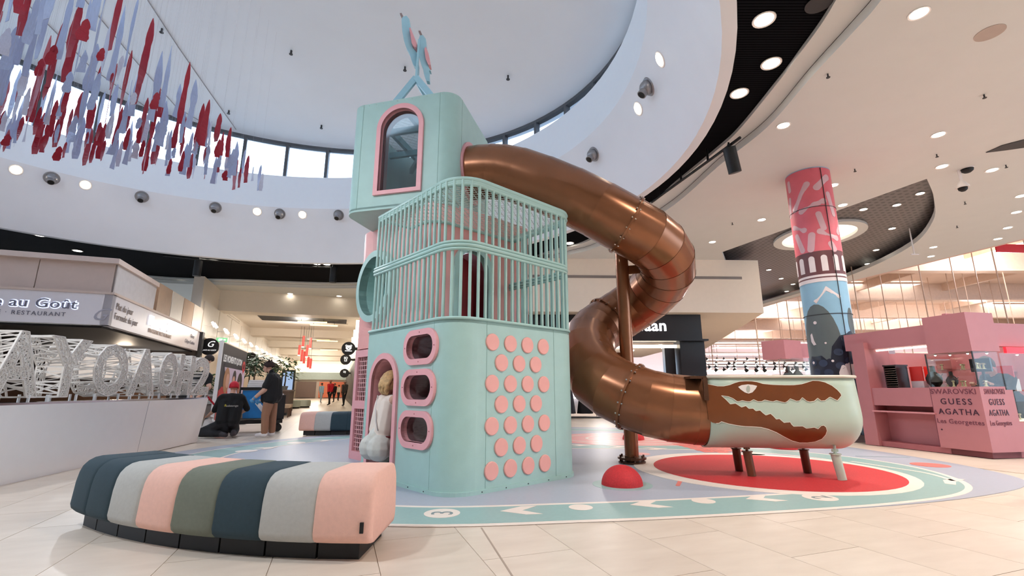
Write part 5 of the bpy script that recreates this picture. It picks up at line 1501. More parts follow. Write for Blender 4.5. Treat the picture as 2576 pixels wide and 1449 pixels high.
# necklace busts, bracelets and lamps
def bust(a, b, z, s, mat, label):
    c = Hk(a, b, z); t = thing('necklace_bust', label, 'display bust', c)
    mb = MB(); mb.lathe([(0.05 * s, 0), (0.055 * s, 0.02), (0.09 * s, 0.07 * s), (0.1 * s, 0.14 * s), (0.07 * s, 0.2 * s), (0.032 * s, 0.24 * s), (0.03 * s, 0.32 * s), (0.0, 0.325 * s)], 18, c); obj('bust_body', mb, mat, t, True, 50)
    mb = MB(); mb.tube([(c[0] - 0.05 * s + 0.025 * s * k, c[1] - 0.1 * s, c[2] + (0.2 - 0.05 * math.sin(k * math.pi / 4)) * s) for k in range(5)], 0.006, 5); obj('necklace', mb, STEEL, t)
bust(0.86, 0.3, 1.06, 1.15, BLACK, 'black necklace bust on the kiosk counter beside the glass')
bust(0.58, 0.3, 1.07, 0.8, M('bust_grey', (70, 68, 66), 0.6), 'grey necklace bust inside the kiosk corner case')
jr = random.Random(5)
for i in range(26):
    a, b = (jr.uniform(0.05, 0.66), jr.uniform(0.06, 0.46)) if i < 16 else (jr.uniform(0.06, 0.4), jr.uniform(0.75, 1.6))
    z = (1.075 if i % 3 else 1.352) if i < 16 else 0.562
    t = thing('jewellery_stand', 'small cream jewellery stand glittering inside the kiosk case', 'jewellery', Hk(a, b, z), 'jewellery in the kiosk case')
    c = Hk(a, b, z); r = jr.uniform(0.02, 0.035)
    mb = MB(); mb.lathe([(r, 0), (r * 0.5, 0.01), (r * 0.35, 0.06), (r * 0.9, 0.09), (0, 0.095)], 10, c); obj('stand', mb, M('jewel_cream', (236, 226, 178), 0.4), t)
    mb = MB(); mb.tube([(c[0] + r * math.cos(k * math.pi / 4), c[1] + r * math.sin(k * math.pi / 4), c[2] + 0.075) for k in range(8)], 0.004, 5, True); obj('ring', mb, STEEL, t)
for i, (a, b, z) in enumerate(((0.2, 0.2, 1.6), (0.5, 0.25, 1.6), (0.62, 0.1, 1.6), (0.1, 0.45, 1.6), (0.05, 1.0, 1.58), (0.05, 1.5, 1.58))):
    t = thing('case_spot', 'tiny bright spotlight in the top of the kiosk case', 'spotlight', Hk(a, b, z), 'kiosk case spotlights')
    c = Hk(a, b, z); mb = MB(); mb.cyl(c, (c[0], c[1], c[2] + 0.03), 0.02, 0.015, 8); obj('spot_body', mb, STEEL, t)
    mb = MB(); mb.ball(c, 0.016, None, None, 8, 6); obj('bulb', mb, LAMP_ON, t)
# second, smaller kiosk farther back
k2 = thing('small_kiosk', 'smaller pink kiosk seen above the crocodile tub', 'kiosk', (8.4, 14.3, 0))
mb = MB(); mb.box(8.3, 14.3, 0.5, 1.5, 1.0, 1.0); obj('counter', mb, KP, k2)
mb = MB(); mb.box(8.15, 14.25, 2.2, 0.85, 0.7, 0.56, 0.5); obj('corner_canopy', mb, KP, k2)
mb = MB(); mb.box(9.2, 14.5, 2.2, 1.5, 0.25, 0.44, 0.1); obj('canopy', mb, KP, k2)
mb = MB(); mb.box(9.0, 14.45, 1.95, 1.2, 0.3, 0.12, 0.1); obj('canopy_soffit', mb, KPD, k2)
for x in (7.85, 8.75):
    mb = MB(); mb.cyl((x, 13.95, 1.0), (x, 13.95, 1.95), 0.015, None, 6); obj('case_post', mb, STEEL, k2)
mb = MB(); mb.box(8.3, 13.85, 1.5, 0.9, 0.015, 0.9); obj('glass_pane', mb, KGL, k2)
for i, (x, m) in enumerate(((8.18, BLACK), (8.45, M('bust_grey', (70, 68, 66), 0.6)))):
    t = thing('necklace_bust', ['tall dark bust on the far pink kiosk', 'pale bust beside the dark one on the far pink kiosk'][i], 'display bust', (x, 14.1, 1.0))
    mb = MB(); mb.lathe([(0.1, 0), (0.1, 0.12), (0.16, 0.3), (0.17, 0.42), (0.1, 0.54), (0.05, 0.6), (0.05, 0.72), (0, 0.73)], 16, (x, 14.1, 1.0)); obj('bust_body', mb, m, t, True, 50)
    mb = MB(); mb.tube([(x - 0.08 + 0.04 * k, 13.93, 1.42 - 0.06 * math.sin(k * math.pi / 4)) for k in range(5)], 0.01, 5); obj('necklace', mb, STEEL, t)

# ------------------------------------------------------------------ upholstered benches
BC = {'teal': M('bench_teal', (44, 64, 74), 0.85, var=0.06, scale=40, bump=0.35, bscale=500),
      'grey': M('bench_grey', (184, 184, 180), 0.85, var=0.04, scale=40, bump=0.35, bscale=500),
      'pink': M('bench_pink', (238, 190, 174), 0.85, var=0.03, scale=40, bump=0.35, bscale=500),
      'olive': M('bench_olive', (114, 119, 106), 0.85, var=0.05, scale=40, bump=0.35, bscale=500)}
def bench(label, cx, cy, R1, R0b, a0, widths, cols, z0=0.10, z1=0.50, tagged=True, flip=1):
    """arc bench about cx,cy; a0 start angle (deg, from -Y), each width in deg"""
    t = thing('bench', label, 'bench', (cx + R1 * math.sin(math.radians(a0)) * -flip, cy - R1 * math.cos(math.radians(a0)), 0))
    rc = 0.13; prof = []
    w, h = R1 - R0b, z1 - z0
    # rounded loaf section: r measured from R0b
    base = [(w - 0.05, z0)] + [(w - 0.06 + 0.06 * math.cos(q), z0 + 0.06 + 0.06 * math.sin(q)) for q in [math.radians(d) for d in (-60, -30, 0)]] + \
           [(w - 0.01, z0 + h * 0.55)] + [(w - 0.02 - rc + rc * math.cos(q), z1 - rc + rc * math.sin(q)) for q in [math.radians(d) for d in (10, 30, 50, 70, 90)]]
    base += [(w - r, z) for (r, z) in reversed(base)]
    n = len(base); a = a0
    for i, (wd, cname) in enumerate(zip(widths, cols)):
        mb = MB(); vs = []; fs = []
        first, last = i == 0, i == len(widths) - 1
        qs = [0.0, 0.03, 0.08, 0.3, 0.5, 0.7, 0.92, 0.97, 1.0]
        for q in qs:
            e = min(q, 1 - q); sc = 1.0 if e >= 0.08 else (0.985 if e >= 0.03 else 0.965)
            if (first and q <= 0.03) or (last and q >= 0.97): sc = 0.97 if e >= 0.03 else 0.88
            ang = math.radians(a + wd * q)
            for (r, z) in base:
                rr = R0b + w / 2 + (r - w / 2) * sc; zz = (z0 + z1) / 2 + (z - (z0 + z1) / 2) * (sc if z > (z0 + z1) / 2 else 1.0)
                vs.append((cx - flip * rr * math.sin(ang), cy - rr * math.cos(ang), zz))
        m = len(qs)
        for k in range(m - 1):
            for j in range(n):
                fs.append((k * n + j, k * n + (j + 1) % n, (k + 1) * n + (j + 1) % n, (k + 1) * n + j))
        fs += [tuple(range(n)), tuple(reversed(range((m - 1) * n, m * n)))]
        mb.add(vs, fs)
        c = obj('cushion', mb, BC[cname], t, True, 55)
        # plinth block under the cushion
        mb = MB(); P = []
        for (r, da) in ((R0b + 0.09, 0.02), (R1 - 0.09, 0.02), (R1 - 0.09, 0.98), (R0b + 0.09, 0.98)):
            dd = da
            if first and da < 0.5: dd = 0.25
            if last and da > 0.5: dd = 0.75
            ang = math.radians(a + wd * dd); P.append((cx - flip * r * math.sin(ang), cy - r * math.cos(ang)))
        mb.prism(P, 0.0, z0 + 0.02); obj('plinth', mb, M('plinth_black', (24, 23, 24), 0.6), t)
        a += wd
    return t
bt = bench('long curved bench of teal, grey, pink and olive cushions in the foreground', -0.86, 7.41, 4.36, 3.70, -0.2, [4.7, 4.6, 4.4, 4.4, 4.4, 4.4, 4.4, 4.6],
      ['pink', 'grey', 'teal', 'olive', 'pink', 'grey', 'teal', 'teal'])
mb = MB(); ang = math.radians(0.15); mb.box(-0.90, 7.41 - 4.35, 0.20, 0.022, 0.03, 0.06); obj('care_tag', mb, M('tag_black', (20, 20, 22), 0.6), bt)
bench('pink, grey and teal bench behind the mat near the corridor', -4.52, 16.4, 5.1, 4.4, -16.0, [4.2, 4.2, 4.2, 4.2, 4.2][:5], ['teal', 'teal', 'teal', 'grey', 'pink'], 0.10, 0.52)
bench('pink bench end cut off by the right edge of the picture', 4.64, 9.0, 5.0, 4.34, 1.9, [5, 5], ['pink', 'grey'], 0.1, 0.5, True, -1)
# pale green stools far down the corridor
for i, (t_, e_) in enumerate(((31.6, -2.6), (33.0, -2.1))):
    s_ = thing('pouf', ['pale green square pouf in the corridor, the nearer of two', 'pale green square pouf in the corridor, the farther of two'][i], 'pouf', K(t_, e_))
    p = K(t_, e_); mb = MB()
    o_ = rrect(0, 0, 1.0, 0.7, 0.15); mb.prism([(p[0] + q[0], p[1] + q[1]) for q in o_], 0.08, 0.42); mb.prism([(p[0] + q[0] * 0.93, p[1] + q[1] * 0.93) for q in o_], 0.42, 0.46); obj('cushion', mb, M('pouf_green', (206, 216, 204), 0.8), s_)
    mb = MB(); mb.prism([(p[0] + q[0] * 0.9, p[1] + q[1] * 0.9) for q in o_], 0, 0.08); obj('plinth', mb, BLACK, s_)
# ------------------------------------------------------------------ lace letters on the parapet
LACE = M('lace_white', (232, 226, 220), 0.5, var=0.03)
def par_pt(q, off, z):
    p = pa + (pb - pa) * q + pn * off; return Vector((p.x, p.y, z))
def q_of_px(px, off=0.06):
    lo, hi = 0.0, 1.3
    c, s = math.cos(PITCH), math.sin(PITCH)
    for _ in range(40):
        m = (lo + hi) / 2; p = par_pt(m, off, 1.2); d = p.y * c + (p.z - CAM_H) * s
        if 1288 + F_PX * p.x / d < px: lo = m
        else: hi = m
    return lo
def letter_tris(ch):
    cu = bpy.data.curves.new('letter', 'FONT'); cu.body = ch; cu.size = 1.0; cu.resolution_u = 3; cu.offset = 0.03
    t = bpy.data.objects.new('letter', cu); COL.objects.link(t)
    dg = bpy.context.evaluated_depsgraph_get(); me = bpy.data.meshes.new_from_object(t.evaluated_get(dg))
    bpy.data.objects.remove(t); bpy.data.curves.remove(cu)
    bm = bmesh.new(); bm.from_mesh(me); bmesh.ops.triangulate(bm, faces=bm.faces)
    tr = [[(v.co.x, v.co.y) for v in f.verts] for f in bm.faces]
    ed = [[(v.co.x, v.co.y) for v in e.verts] for e in bm.edges if len(e.link_faces) == 1]
    bm.free(); bpy.data.meshes.remove(me)
    return tr, ed
def in_tris(p, tr):
    for (a, b, c) in tr:
        d1 = (p[0] - b[0]) * (a[1] - b[1]) - (a[0] - b[0]) * (p[1] - b[1]); d2 = (p[0] - c[0]) * (b[1] - c[1]) - (b[0] - c[0]) * (p[1] - c[1]); d3 = (p[0] - a[0]) * (c[1] - a[1]) - (c[0] - a[0]) * (p[1] - a[1])
        if not ((d1 < 0 or d2 < 0 or d3 < 0) and (d1 > 0 or d2 > 0 or d3 > 0)): return True
    return False
lr = random.Random(21)
spans = [('A', -52, 80), ('Y', 92, 196), ('O', 214, 300), ('A', 308, 376), ('O', 384, 428), ('H', 433, 470), ('2', 473, 514)]
words_l = ['first lace letter on the parapet, cut by the left picture edge', 'second lace letter from the left on the parapet', 'ring-shaped lace letter third from the left on the parapet', 'fourth lace letter from the left on the parapet', 'ring-shaped lace letter fifth from the left on the parapet', 'lace letter just before the final figure on the parapet', 'lace figure two closing the row at the parapet end']
ZB, ZT = 0.93, 1.66
for (ch, x0, x1), lab in zip(spans, words_l):
    q0, q1 = q_of_px(x0), q_of_px(x1)
    tr, ed = letter_tris(ch)
    xs_ = [p[0] for t in tr for p in t]; ys_ = [p[1] for t in tr for p in t]
    bx0, bx1, by0, by1 = min(xs_), max(xs_), min(ys_), max(ys_)
    def mp(p, off): return par_pt(q0 + (q1 - q0) * (p[0] - bx0) / (bx1 - bx0), off, ZB + (ZT - ZB) * (p[1] - by0) / (by1 - by0))
    pts = []; tries = 0
    while len(pts) < 120 and tries < 4000:
        p = (lr.uniform(bx0, bx1), lr.uniform(by0, by1)); tries += 1
        if in_tris(p, tr) and all((p[0] - o[0]) ** 2 + (p[1] - o[1]) ** 2 > 0.0016 for o in pts): pts.append(p)
    bpts = [((1 - u) * e[0][0] + u * e[1][0], (1 - u) * e[0][1] + u * e[1][1]) for e in ed for u in ((0, 0.5) if (Vector(e[0]) - Vector(e[1])).length > 0.12 else (0,))]
    allp = pts + bpts
    r = delaunay_2d_cdt([Vector(p) for p in allp], [], [], 0, 1e-6)
    letter = thing('lace_letter', lab, 'letter sign', tuple(par_pt((q0 + q1) / 2, 0.12, ZB)))
    F0, F1 = -0.03, 0.26
    mbf, mbb, mbs = MB(), MB(), MB()
    for (i, j) in r[1]:
        a, b = r[0][i], r[0][j]; m = ((a[0] + b[0]) / 2, (a[1] + b[1]) / 2)
        if not in_tris(m, tr): continue
        mbf.bar(mp(a, F0), mp(b, F0), 0.006, lr.uniform(0.010, 0.022), pn)
        if lr.random() < 0.8: mbb.bar(mp(a, F1), mp(b, F1), 0.006, lr.uniform(0.010, 0.02), pn)
    for e in ed:
        mbf.bar(mp(e[0], F0), mp(e[1], F0), 0.012, 0.02, pn); mbb.bar(mp(e[0], F1), mp(e[1], F1), 0.012, 0.02, pn)
        L = (Vector(e[0]) - Vector(e[1])).length; k = max(1, int(L / 0.045))
        for s in range(k):
            u = (s + lr.random()) / k; v = min(1, max(0, u + lr.uniform(-0.5, 0.5) * min(1.0, 0.25 / L)))
            p = ((1 - u) * e[0][0] + u * e[1][0], (1 - u) * e[0][1] + u * e[1][1]); p2 = ((1 - v) * e[0][0] + v * e[1][0], (1 - v) * e[0][1] + v * e[1][1])
            mbs.bar(mp(p, F0), mp(p2, F1), 0.008, lr.uniform(0.012, 0.02))
    obj('lace_front', mbf, LACE, letter, fix=False); obj('lace_back', mbb, LACE, letter, fix=False); obj('lace_sides', mbs, LACE, letter, fix=False)
    for u in (0.15, 0.85):
        for off in (F0, F1):
            p = par_pt(q0 + (q1 - q0) * u, off, ZB + 0.03); mb = MB(); mb.cyl((p.x, p.y, pz + 0.024), p, 0.014, None, 8); obj('peg', mb, M('peg_white', (225, 225, 225), 0.3), letter)

# ------------------------------------------------------------------ hanging strips of the ceiling installation
STRIP = {'red': M('strip_red', (168, 22, 44), 0.45, var=0.12, scale=8), 'lilac': M('strip_lilac', (176, 190, 222), 0.4, var=0.08, scale=8), 'white': M('strip_white', (208, 210, 226), 0.4, var=0.06, scale=8)}
sr_ = random.Random(4)
variants = {}
for cname in STRIP:
    variants[cname] = []
    for v in range(4):
        mb = MB(); n = 12; L = 1.0; vs = []
        ph = sr_.uniform(0, 6)
        for i in range(n + 1):
            u = i / n; w = (0.5 * min(1.0, (u / 0.35) ** 0.6) if u > 0 else 0.03) * (1 + 0.16 * math.sin(9 * u + ph) + 0.07 * math.sin(23 * u + 2 * ph))
            x0 = 0.16 * math.sin(5 * u + ph) * 0.5; tw = 0.5 * math.sin(3 * u + ph)
            for s in (-1, 1):
                for t in (-1, 1):
                    vs.append((x0 + s * w * math.cos(tw) - t * 0.03 * math.sin(tw), s * w * math.sin(tw) + t * 0.03 * math.cos(tw), -u * L))
        fs = []
        for i in range(n):
            a, b = 4 * i, 4 * i + 4
            fs += [(a, a + 2, b + 2, b), (a + 1, b + 1, b + 3, a + 3), (a, b, b + 1, a + 1), (a + 2, a + 3, b + 3, b + 2)]
        fs += [(0, 1, 3, 2), (4 * n, 4 * n + 2, 4 * n + 3, 4 * n + 1)]
        mb.add(vs, fs)
        me = bpy.data.meshes.new('hanging_strip'); me.from_pydata(mb.v, [], mb.f); me.materials.append(STRIP[cname])
        variants[cname].append(me)
# rows run away from the camera; the last row before the drum edge is the longest
far = lambda x: 11.75 + (x + 6.8) * 0.42
count = 0
cells = []
x = -6.85; ci = 0
while x > -12.4:
    y = far(x); ri = 0
    while y > 5.2:
        cells.append((x, y, ci, ri)); y -= 0.44; ri += 1
    x -= 0.47; ci += 1
LABS = {'red': 'dark red fabric strip hanging in the ceiling installation', 'lilac': 'pale blue lilac fabric strip hanging in the ceiling installation', 'white': 'greyish white fabric strip hanging in the ceiling installation'}
for (x, y, ci, ri) in cells:
    if abs(x) > 1.12 * y + 3.2: continue
    k = (ci * 3 + ri)
    top = 6.95 + (far(-6.8) - y) * 0.26 + 0.12 * math.sin(ci * 1.7)
    bot = 6.22 + 0.03 * (far(-6.8) - y)
    z = top; seg = 0
    while z > bot + 0.25 and count < 300:
        L = min(z - bot, sr_.uniform(0.7, 1.2) if y > 9 else sr_.uniform(1.0, 1.7))
        cname = ('red' if (k + seg) % 2 else 'lilac') if sr_.random() < 0.75 else sr_.choice(['lilac', 'white', 'red'])
        o = bpy.data.objects.new('hanging_strip', variants[cname][sr_.randrange(4)]); COL.objects.link(o)
        o.location = (x + sr_.uniform(-0.1, 0.1), y + sr_.uniform(-0.1, 0.1), z)
        o.scale = (0.11 * sr_.uniform(0.7, 1.25), 0.11, L); o.rotation_euler = (0, 0, sr_.uniform(-0.5, 0.9))
        tag(o, LABS[cname], 'fabric strip', cname + ' strips of the ceiling installation')
        count += 1; z -= L * sr_.uniform(0.82, 1.0); seg += 1
for (x, y, ci, ri) in cells:
    if ri > 5 or count >= 298 or abs(x) > 1.12 * y + 3.2: continue
    cname = sr_.choice(['red', 'lilac', 'lilac', 'white', 'red']); L = sr_.uniform(0.4, 0.75)
    o = bpy.data.objects.new('hanging_strip', variants[cname][sr_.randrange(4)]); COL.objects.link(o)
    o.location = (x + 0.22, y - 0.2, 6.2 + L + sr_.uniform(-0.05, 0.12)); o.scale = (0.085, 0.085, L); o.rotation_euler = (0, 0, sr_.uniform(-0.5, 0.9))
    tag(o, LABS[cname], 'fabric strip', cname + ' strips of the ceiling installation'); count += 1
mb = MB()
for (x, y, ci, ri) in cells:
    if abs(x) > 1.12 * y + 3.2: continue
    top = 6.95 + (far(-6.8) - y) * 0.26
    mb.cyl((x, y, 6.3), (x, y, dome_z(x, y)), 0.0015, None, 3, False)
tag(obj('suspension_wires', mb, M('wire_grey', (190, 190, 196), 0.4), fix=False), 'fine wires carrying the red and blue strips', 'wire', None, 'stuff')

# ------------------------------------------------------------------ ceiling fittings
def downlight(c, r, label, group, lens=LAMP_ON):
    t = thing('downlight', label, 'downlight', c, group)
    mb = MB(); mb.lathe([(r, 0.0), (r * 1.25, -0.008), (r * 1.28, 0.004), (r * 1.0, 0.012)], 20, c); obj('trim_ring', mb, M('trim_white', (240, 232, 226), 0.4), t, True, 40)
    mb = MB(); mb.lathe([(r, -0.004), (r, 0.01)], 20, c); obj('lens', mb, lens, t)
for (px, py) in ((2312, 34), (1971, 316), (2361, 339), (2370, 419), (2496, 428), (2096, 466), (2120, 516), (1916, 553), (1792, 609), (2569, 493), (2557, 534), (2535, 573), (2348, 622), (2342, 645), (2510, 601)):
    downlight(G(px, py, CEIL - 0.006), 0.10, 'round lit downlight in the pale flat ceiling', 'downlights of the pale ceiling')
for (px, py) in ((541, 729), (730, 739), (853, 745)):
    downlight(G(px, py, CEIL - 0.006), 0.12, 'lit downlight in the soffit before the corridor', 'downlights before the corridor')
for i, (px, py) in enumerate(((1922, 50), (1940, 160), (1860, 235))):
    downlight(G(px, py, 6.225), 0.125, ['large lit downlight topmost in the black ring', 'large lit downlight in the middle of the black ring', 'large lit downlight lowest in the wide black ring'][i], 'large downlights of the black ring')
for (px, py) in ((100, 592), (135, 594), (195, 631), (510, 645), (535, 646), (797, 664), (822, 665), (458, 703), (556, 712), (677, 716), (797, 719), (1433, 612)):
    downlight(G(px, py, 6.225), 0.13, 'small lit downlight in the far side of the black ring', 'small downlights of the black ring')
for (px, py) in ((2256, 516), (2244, 575), (2204, 629), (2182, 664), (2147, 688), (2172, 527), (2315, 487), (1934, 679), (1965, 701), (1995, 715), (1979, 733)):
    downlight(G(px, py, 6.35), 0.09, 'small lit downlight in the dark oval ceiling panel', 'downlights of the dark oval')
for i, (px, py, z, m) in enumerate(((2490, 83, CEIL - 0.004, M('speaker_beige', (190, 172, 160), 0.6)), (2060, 10, 6.22, DARK))):
    c = G(px, py, z); t = thing('ceiling_speaker', ['round beige speaker grille in the pale ceiling', 'round grey speaker grille in the black ring'][i], 'speaker', c)
    mb = MB(); mb.lathe([(0.15, 0.0), (0.16, 0.006)], 28, c); obj('grille', mb, m, t)
    mb = MB(); mb.lathe([(0.16, -0.004), (0.17, -0.004), (0.17, 0.008), (0.16, 0.008)], 28, c); obj('trim_ring', mb, m, t)
for (px, py) in ((2082, 186), (2475, 238), (2150, 425), (2356, 388), (2530, 415), (1842, 560), (2427, 508), (2407, 568)):
    c = G(px, py, CEIL); t = thing('sprinkler', 'tiny sprinkler head in the pale flat ceiling', 'sprinkler', c, 'sprinklers of the pale ceiling')
    mb = MB(); mb.cyl(c, (c[0], c[1], c[2] - 0.06), 0.012, None, 6); obj('stem', mb, DARK, t)
    mb = MB(); mb.cyl((c[0], c[1], c[2] - 0.07), (c[0], c[1], c[2] - 0.06), 0.03, None, 8); obj('deflector', mb, DARK, t)
for (px, py) in ((408, 72), (733, 127), (576, 278), (1019, 168), (1278, 190), (809, 315)):
    p = on_dome(px, py); t = thing('sprinkler', 'tiny sprinkler head in the high dome ceiling', 'sprinkler', tuple(p), 'sprinklers of the dome')
    mb = MB(); mb.cyl(p, p - Vector((0, 0, 0.12)), 0.03, None, 6); obj('stem', mb, DARK, t)
    mb = MB(); mb.cyl(p - Vector((0, 0, 0.14)), p - Vector((0, 0, 0.12)), 0.055, None, 8); obj('deflector', mb, DARK, t)
# spots and projectors on the drum
def on_drum(px, py):
    r = ray(px, py)
    def f(t):
        x, y, z = r[0] * t, r[1] * t, CAM_H + r[2] * t; d = min(1.0, max(0.0, (z - 6) / 1.9))
        return ((x - EX) / (ERX - d)) ** 2 + ((y - EY) / (ERY - d)) ** 2 - 1
    lo, hi = 3.0, 40.0
    for _ in range(50):
        m = (lo + hi) / 2
        if f(m) < 0: lo = m
        else: hi = m
    p = Vector((r[0] * lo, r[1] * lo, CAM_H + r[2] * lo)); d = min(1.0, max(0.0, (p.z - 6) / 1.9))
    g = Vector((-2 * (p.x - EX) / (ERX - d) ** 2, -2 * (p.y - EY) / (ERY - d) ** 2, 0)).normalized(); g = (g * 1.9 + Vector((0, 0, -1.0))).normalized()
    return p, g
for (px, py) in ((40, 427), (215, 465), (647, 532), (761, 540), (1661, 149), (1606, 273)):
    p, g = on_drum(px, py); t = thing('drum_spot', 'bright recessed spotlight in the white drum wall', 'spotlight', tuple(p), 'recessed spots of the drum')
    mb = MB(); mb.cyl(p - g * 0.02, p + g * 0.02, 0.19, 0.16, 18); obj('spot_rim', mb, M('trim_white', (240, 232, 226), 0.4), t)
    mb = MB(); mb.cyl(p + g * 0.012, p + g * 0.03, 0.135, 0.12, 18); obj('spot_lens', mb, EM('spot_hot', (255, 240, 214), 22.0), t)
for (px, py) in ((130, 448), (357, 495), (542, 522), (704, 538), (852, 541), (1632, 218), (1494, 388)):
    p, g = on_drum(px, py); t = thing('drum_projector', 'grey eyeball projector nozzle in the white drum wall', 'projector', tuple(p), 'eyeball projectors of the drum')
    mb = MB(); mb.cyl(p - g * 0.02, p + g * 0.03, 0.22, 0.19, 20); obj('flange', mb, GREYM, t, True, 40)
    c = p + g * 0.05; mb = MB(); mb.ball(c, 0.16, None, None, 16, 10); obj('eyeball', mb, GREYM, t, True)
    aim = (g + Vector((0, 0, -0.8))).normalized()
    mb = MB(); mb.cyl(c + aim * 0.08, c + aim * 0.22, 0.10, 0.10, 16); obj('nozzle', mb, GREYM, t, True, 40)
    mb = MB(); mb.cyl(c + aim * 0.215, c + aim * 0.225, 0.08, 0.08, 16); obj('opening', mb, BLACK, t)
# black cylinder track spotlights
def track_lamp(label, top, bot, r, rail_pts):
    t = thing('track_spotlight', label, 'spotlight', tuple(top))
    top, bot = Vector(top), Vector(bot)
    mb = MB(); mb.cyl(top, bot, r, None, 24); obj('can', mb, BLACK, t, True, 40)
    mb = MB(); mb.cyl(bot - (bot - top).normalized() * 0.004, bot + (bot - top).normalized() * 0.004, r * 0.85, None, 20); obj('lens', mb, DARK, t)
    mb = MB(); mb.cyl(top, top + Vector((0, 0, 0.12)), 0.02, None, 8); mb.ball(top + Vector((0, 0, 0.06)), 0.035, None, None, 8, 6); obj('swivel', mb, BLACK, t)
    rp = [Vector(p) for p in rail_pts]; mb = MB(); mb.tube(rp, 0.03, 6)
    rl_ = obj('track_rail', mb, BLACK, t)
    mb = MB()
    for k in (0.3, 0.6, 0.9):
        p = rp[0].lerp(rp[-1], k); mb.cyl(p, (p.x, p.y, 6.26), 0.025, None, 6)
    obj('rail_hangers', mb, BLACK, rl_)['kind'] = 'stuff'
zt = 5.95
track_lamp('large black cylinder spotlight on a rail at the edge of the black ring', G(1834, 372, 5.86), Vector(G(1834, 372, 5.86)) + Vector((0.12, 0.10, -0.50)), 0.125, [G(1862, 346, zt), G(1800, 392, zt), G(1720, 450, zt), G(1640, 508, zt)])
track_lamp('small black cylinder spotlight hanging left under the drum', G(500, 656, 6.0), Vector(G(500, 656, 6.0)) + Vector((0, 0, -0.62)), 0.14, [G(410, 643, 6.1), G(500, 652, 6.1), G(700, 668, 6.1)])
track_lamp('small black cylinder spotlight hanging beside the pink tower', G(840, 674, 6.0), Vector(G(840, 674, 6.0)) + Vector((0, 0, -0.62)), 0.14, [G(720, 668, 6.1), G(780, 671, 6.1), G(850, 673, 6.1)])
# dome camera and dark dome on the pale ceiling
c = G(2412, 428, CEIL); t = thing('dome_camera', 'white dome security camera hanging from the pale ceiling', 'camera', c)
mb = MB(); mb.cyl(c, (c[0], c[1], c[2] - 0.28), 0.035, 0.03, 12); obj('stem', mb, WHITE, t)
mb = MB(); mb.lathe([(0.03, -0.26), (0.06, -0.3), (0.12, -0.40), (0.13, -0.44), (0.0, -0.44)], 20, c); obj('housing', mb, WHITE, t, True, 40)
mb = MB(); mb.lathe([(0.09, -0.44), (0.08, -0.49), (0.04, -0.525), (0.0, -0.53)], 20, c); obj('lens_dome', mb, BLACK, t, True)
c = G(2432, 424, CEIL); t = thing('camera_dome', 'black half dome fixed to the pale ceiling beside the camera', 'camera', c)
mb = MB(); mb.lathe([(0.12, -0.01), (0.11, -0.06), (0.06, -0.1), (0.0, -0.11)], 20, c); obj('lens_dome', mb, BLACK, t, True)
mb = MB(); mb.lathe([(0.135, 0.0), (0.135, -0.015)], 20, c); obj('trim_ring', mb, WHITE, t)
# dark roof slit at the right edge
mb = MB(); mb.prism([G(2480, 384, 5.99)[:2], G(2520, 366, 5.99)[:2], G(2600, 345, 5.99)[:2], G(2600, 368, 5.99)[:2], G(2530, 378, 5.99)[:2]], 5.985, 5.995)
obj('roof_slit', mb, DARK, ceil_flat)
c = at(2300, 640, 15.0); t = thing('sign_hanger', 'white T-shaped sign hanger below the dark oval', 'sign hanger', c)
mb = MB(); mb.cyl((c[0], 15, c[2]), (c[0], 15, 6.37), 0.02, None, 6); obj('stem', mb, WHITE, t)
mb = MB(); mb.box(c[0] + 0.02, 15, c[2], 0.26, 0.03, 0.03); obj('cross_bar', mb, WHITE, t)
# red banner high in the supermarket
p = at(2545, 625, 20); t = thing('red_banner', 'red banner hanging high at the supermarket edge', 'banner', p)
mb = MB(); mb.box(p[0], 20, p[2], 1.6, 0.05, 0.38, 0.1); obj('banner_cloth', mb, M('banner_red', (190, 20, 40), 0.5), t)
mb = MB(); mb.cyl((p[0] - 0.6, 20, p[2]), (p[0] - 0.6, 20, 8.3), 0.012, None, 5); mb.cyl((p[0] + 0.6, 20, p[2]), (p[0] + 0.6, 20, 8.3), 0.012, None, 5); obj('wires', mb, DARK, t)['kind'] = 'stuff'
# ------------------------------------------------------------------ people
SKIN = M('skin', (206, 160, 138), 0.55, var=0.03); SKIN2 = M('skin_tan', (176, 126, 104), 0.55, var=0.03)
HAIRD = M('hair_dark', (46, 34, 30), 0.7, var=0.2, scale=40); HAIRB = M('hair_blonde', (206, 166, 116), 0.65, var=0.25, scale=30)
EYEW = M('eye_dark', (40, 30, 28), 0.3); LIP = M('lips', (176, 108, 100), 0.5)
def cap_mesh(bm, p0, r0, p1, r1, n=10):
    p0, p1 = Vector(p0), Vector(p1); pts = []
    for p, r in ((p0, r0), (p1, r1)):
        for i in range(7):
            ph = math.pi * i / 6
            for k in range(n if 0 < i < 6 else 1):
                t = 2 * math.pi * k / n
                pts.append(p + Vector((math.sin(ph) * math.cos(t), math.sin(ph) * math.sin(t), math.cos(ph))) * r)
    vs = [bm.verts.new(p) for p in pts]
    r = bmesh.ops.convex_hull(bm, input=vs)
    junk = [g for g in r['geom_interior'] if isinstance(g, bmesh.types.BMVert)]
    bmesh.ops.delete(bm, geom=junk, context='VERTS')
def seg_dist(p, c):
    a, ra, b, rb = c[0], c[1], c[2], c[3]; ab = b - a; L = ab.length_squared
    t = 0.0 if L < 1e-9 else max(0.0, min(1.0, (p - a).dot(ab) / L))
    return (p - (a + ab * t)).length - (ra + (rb - ra) * t)
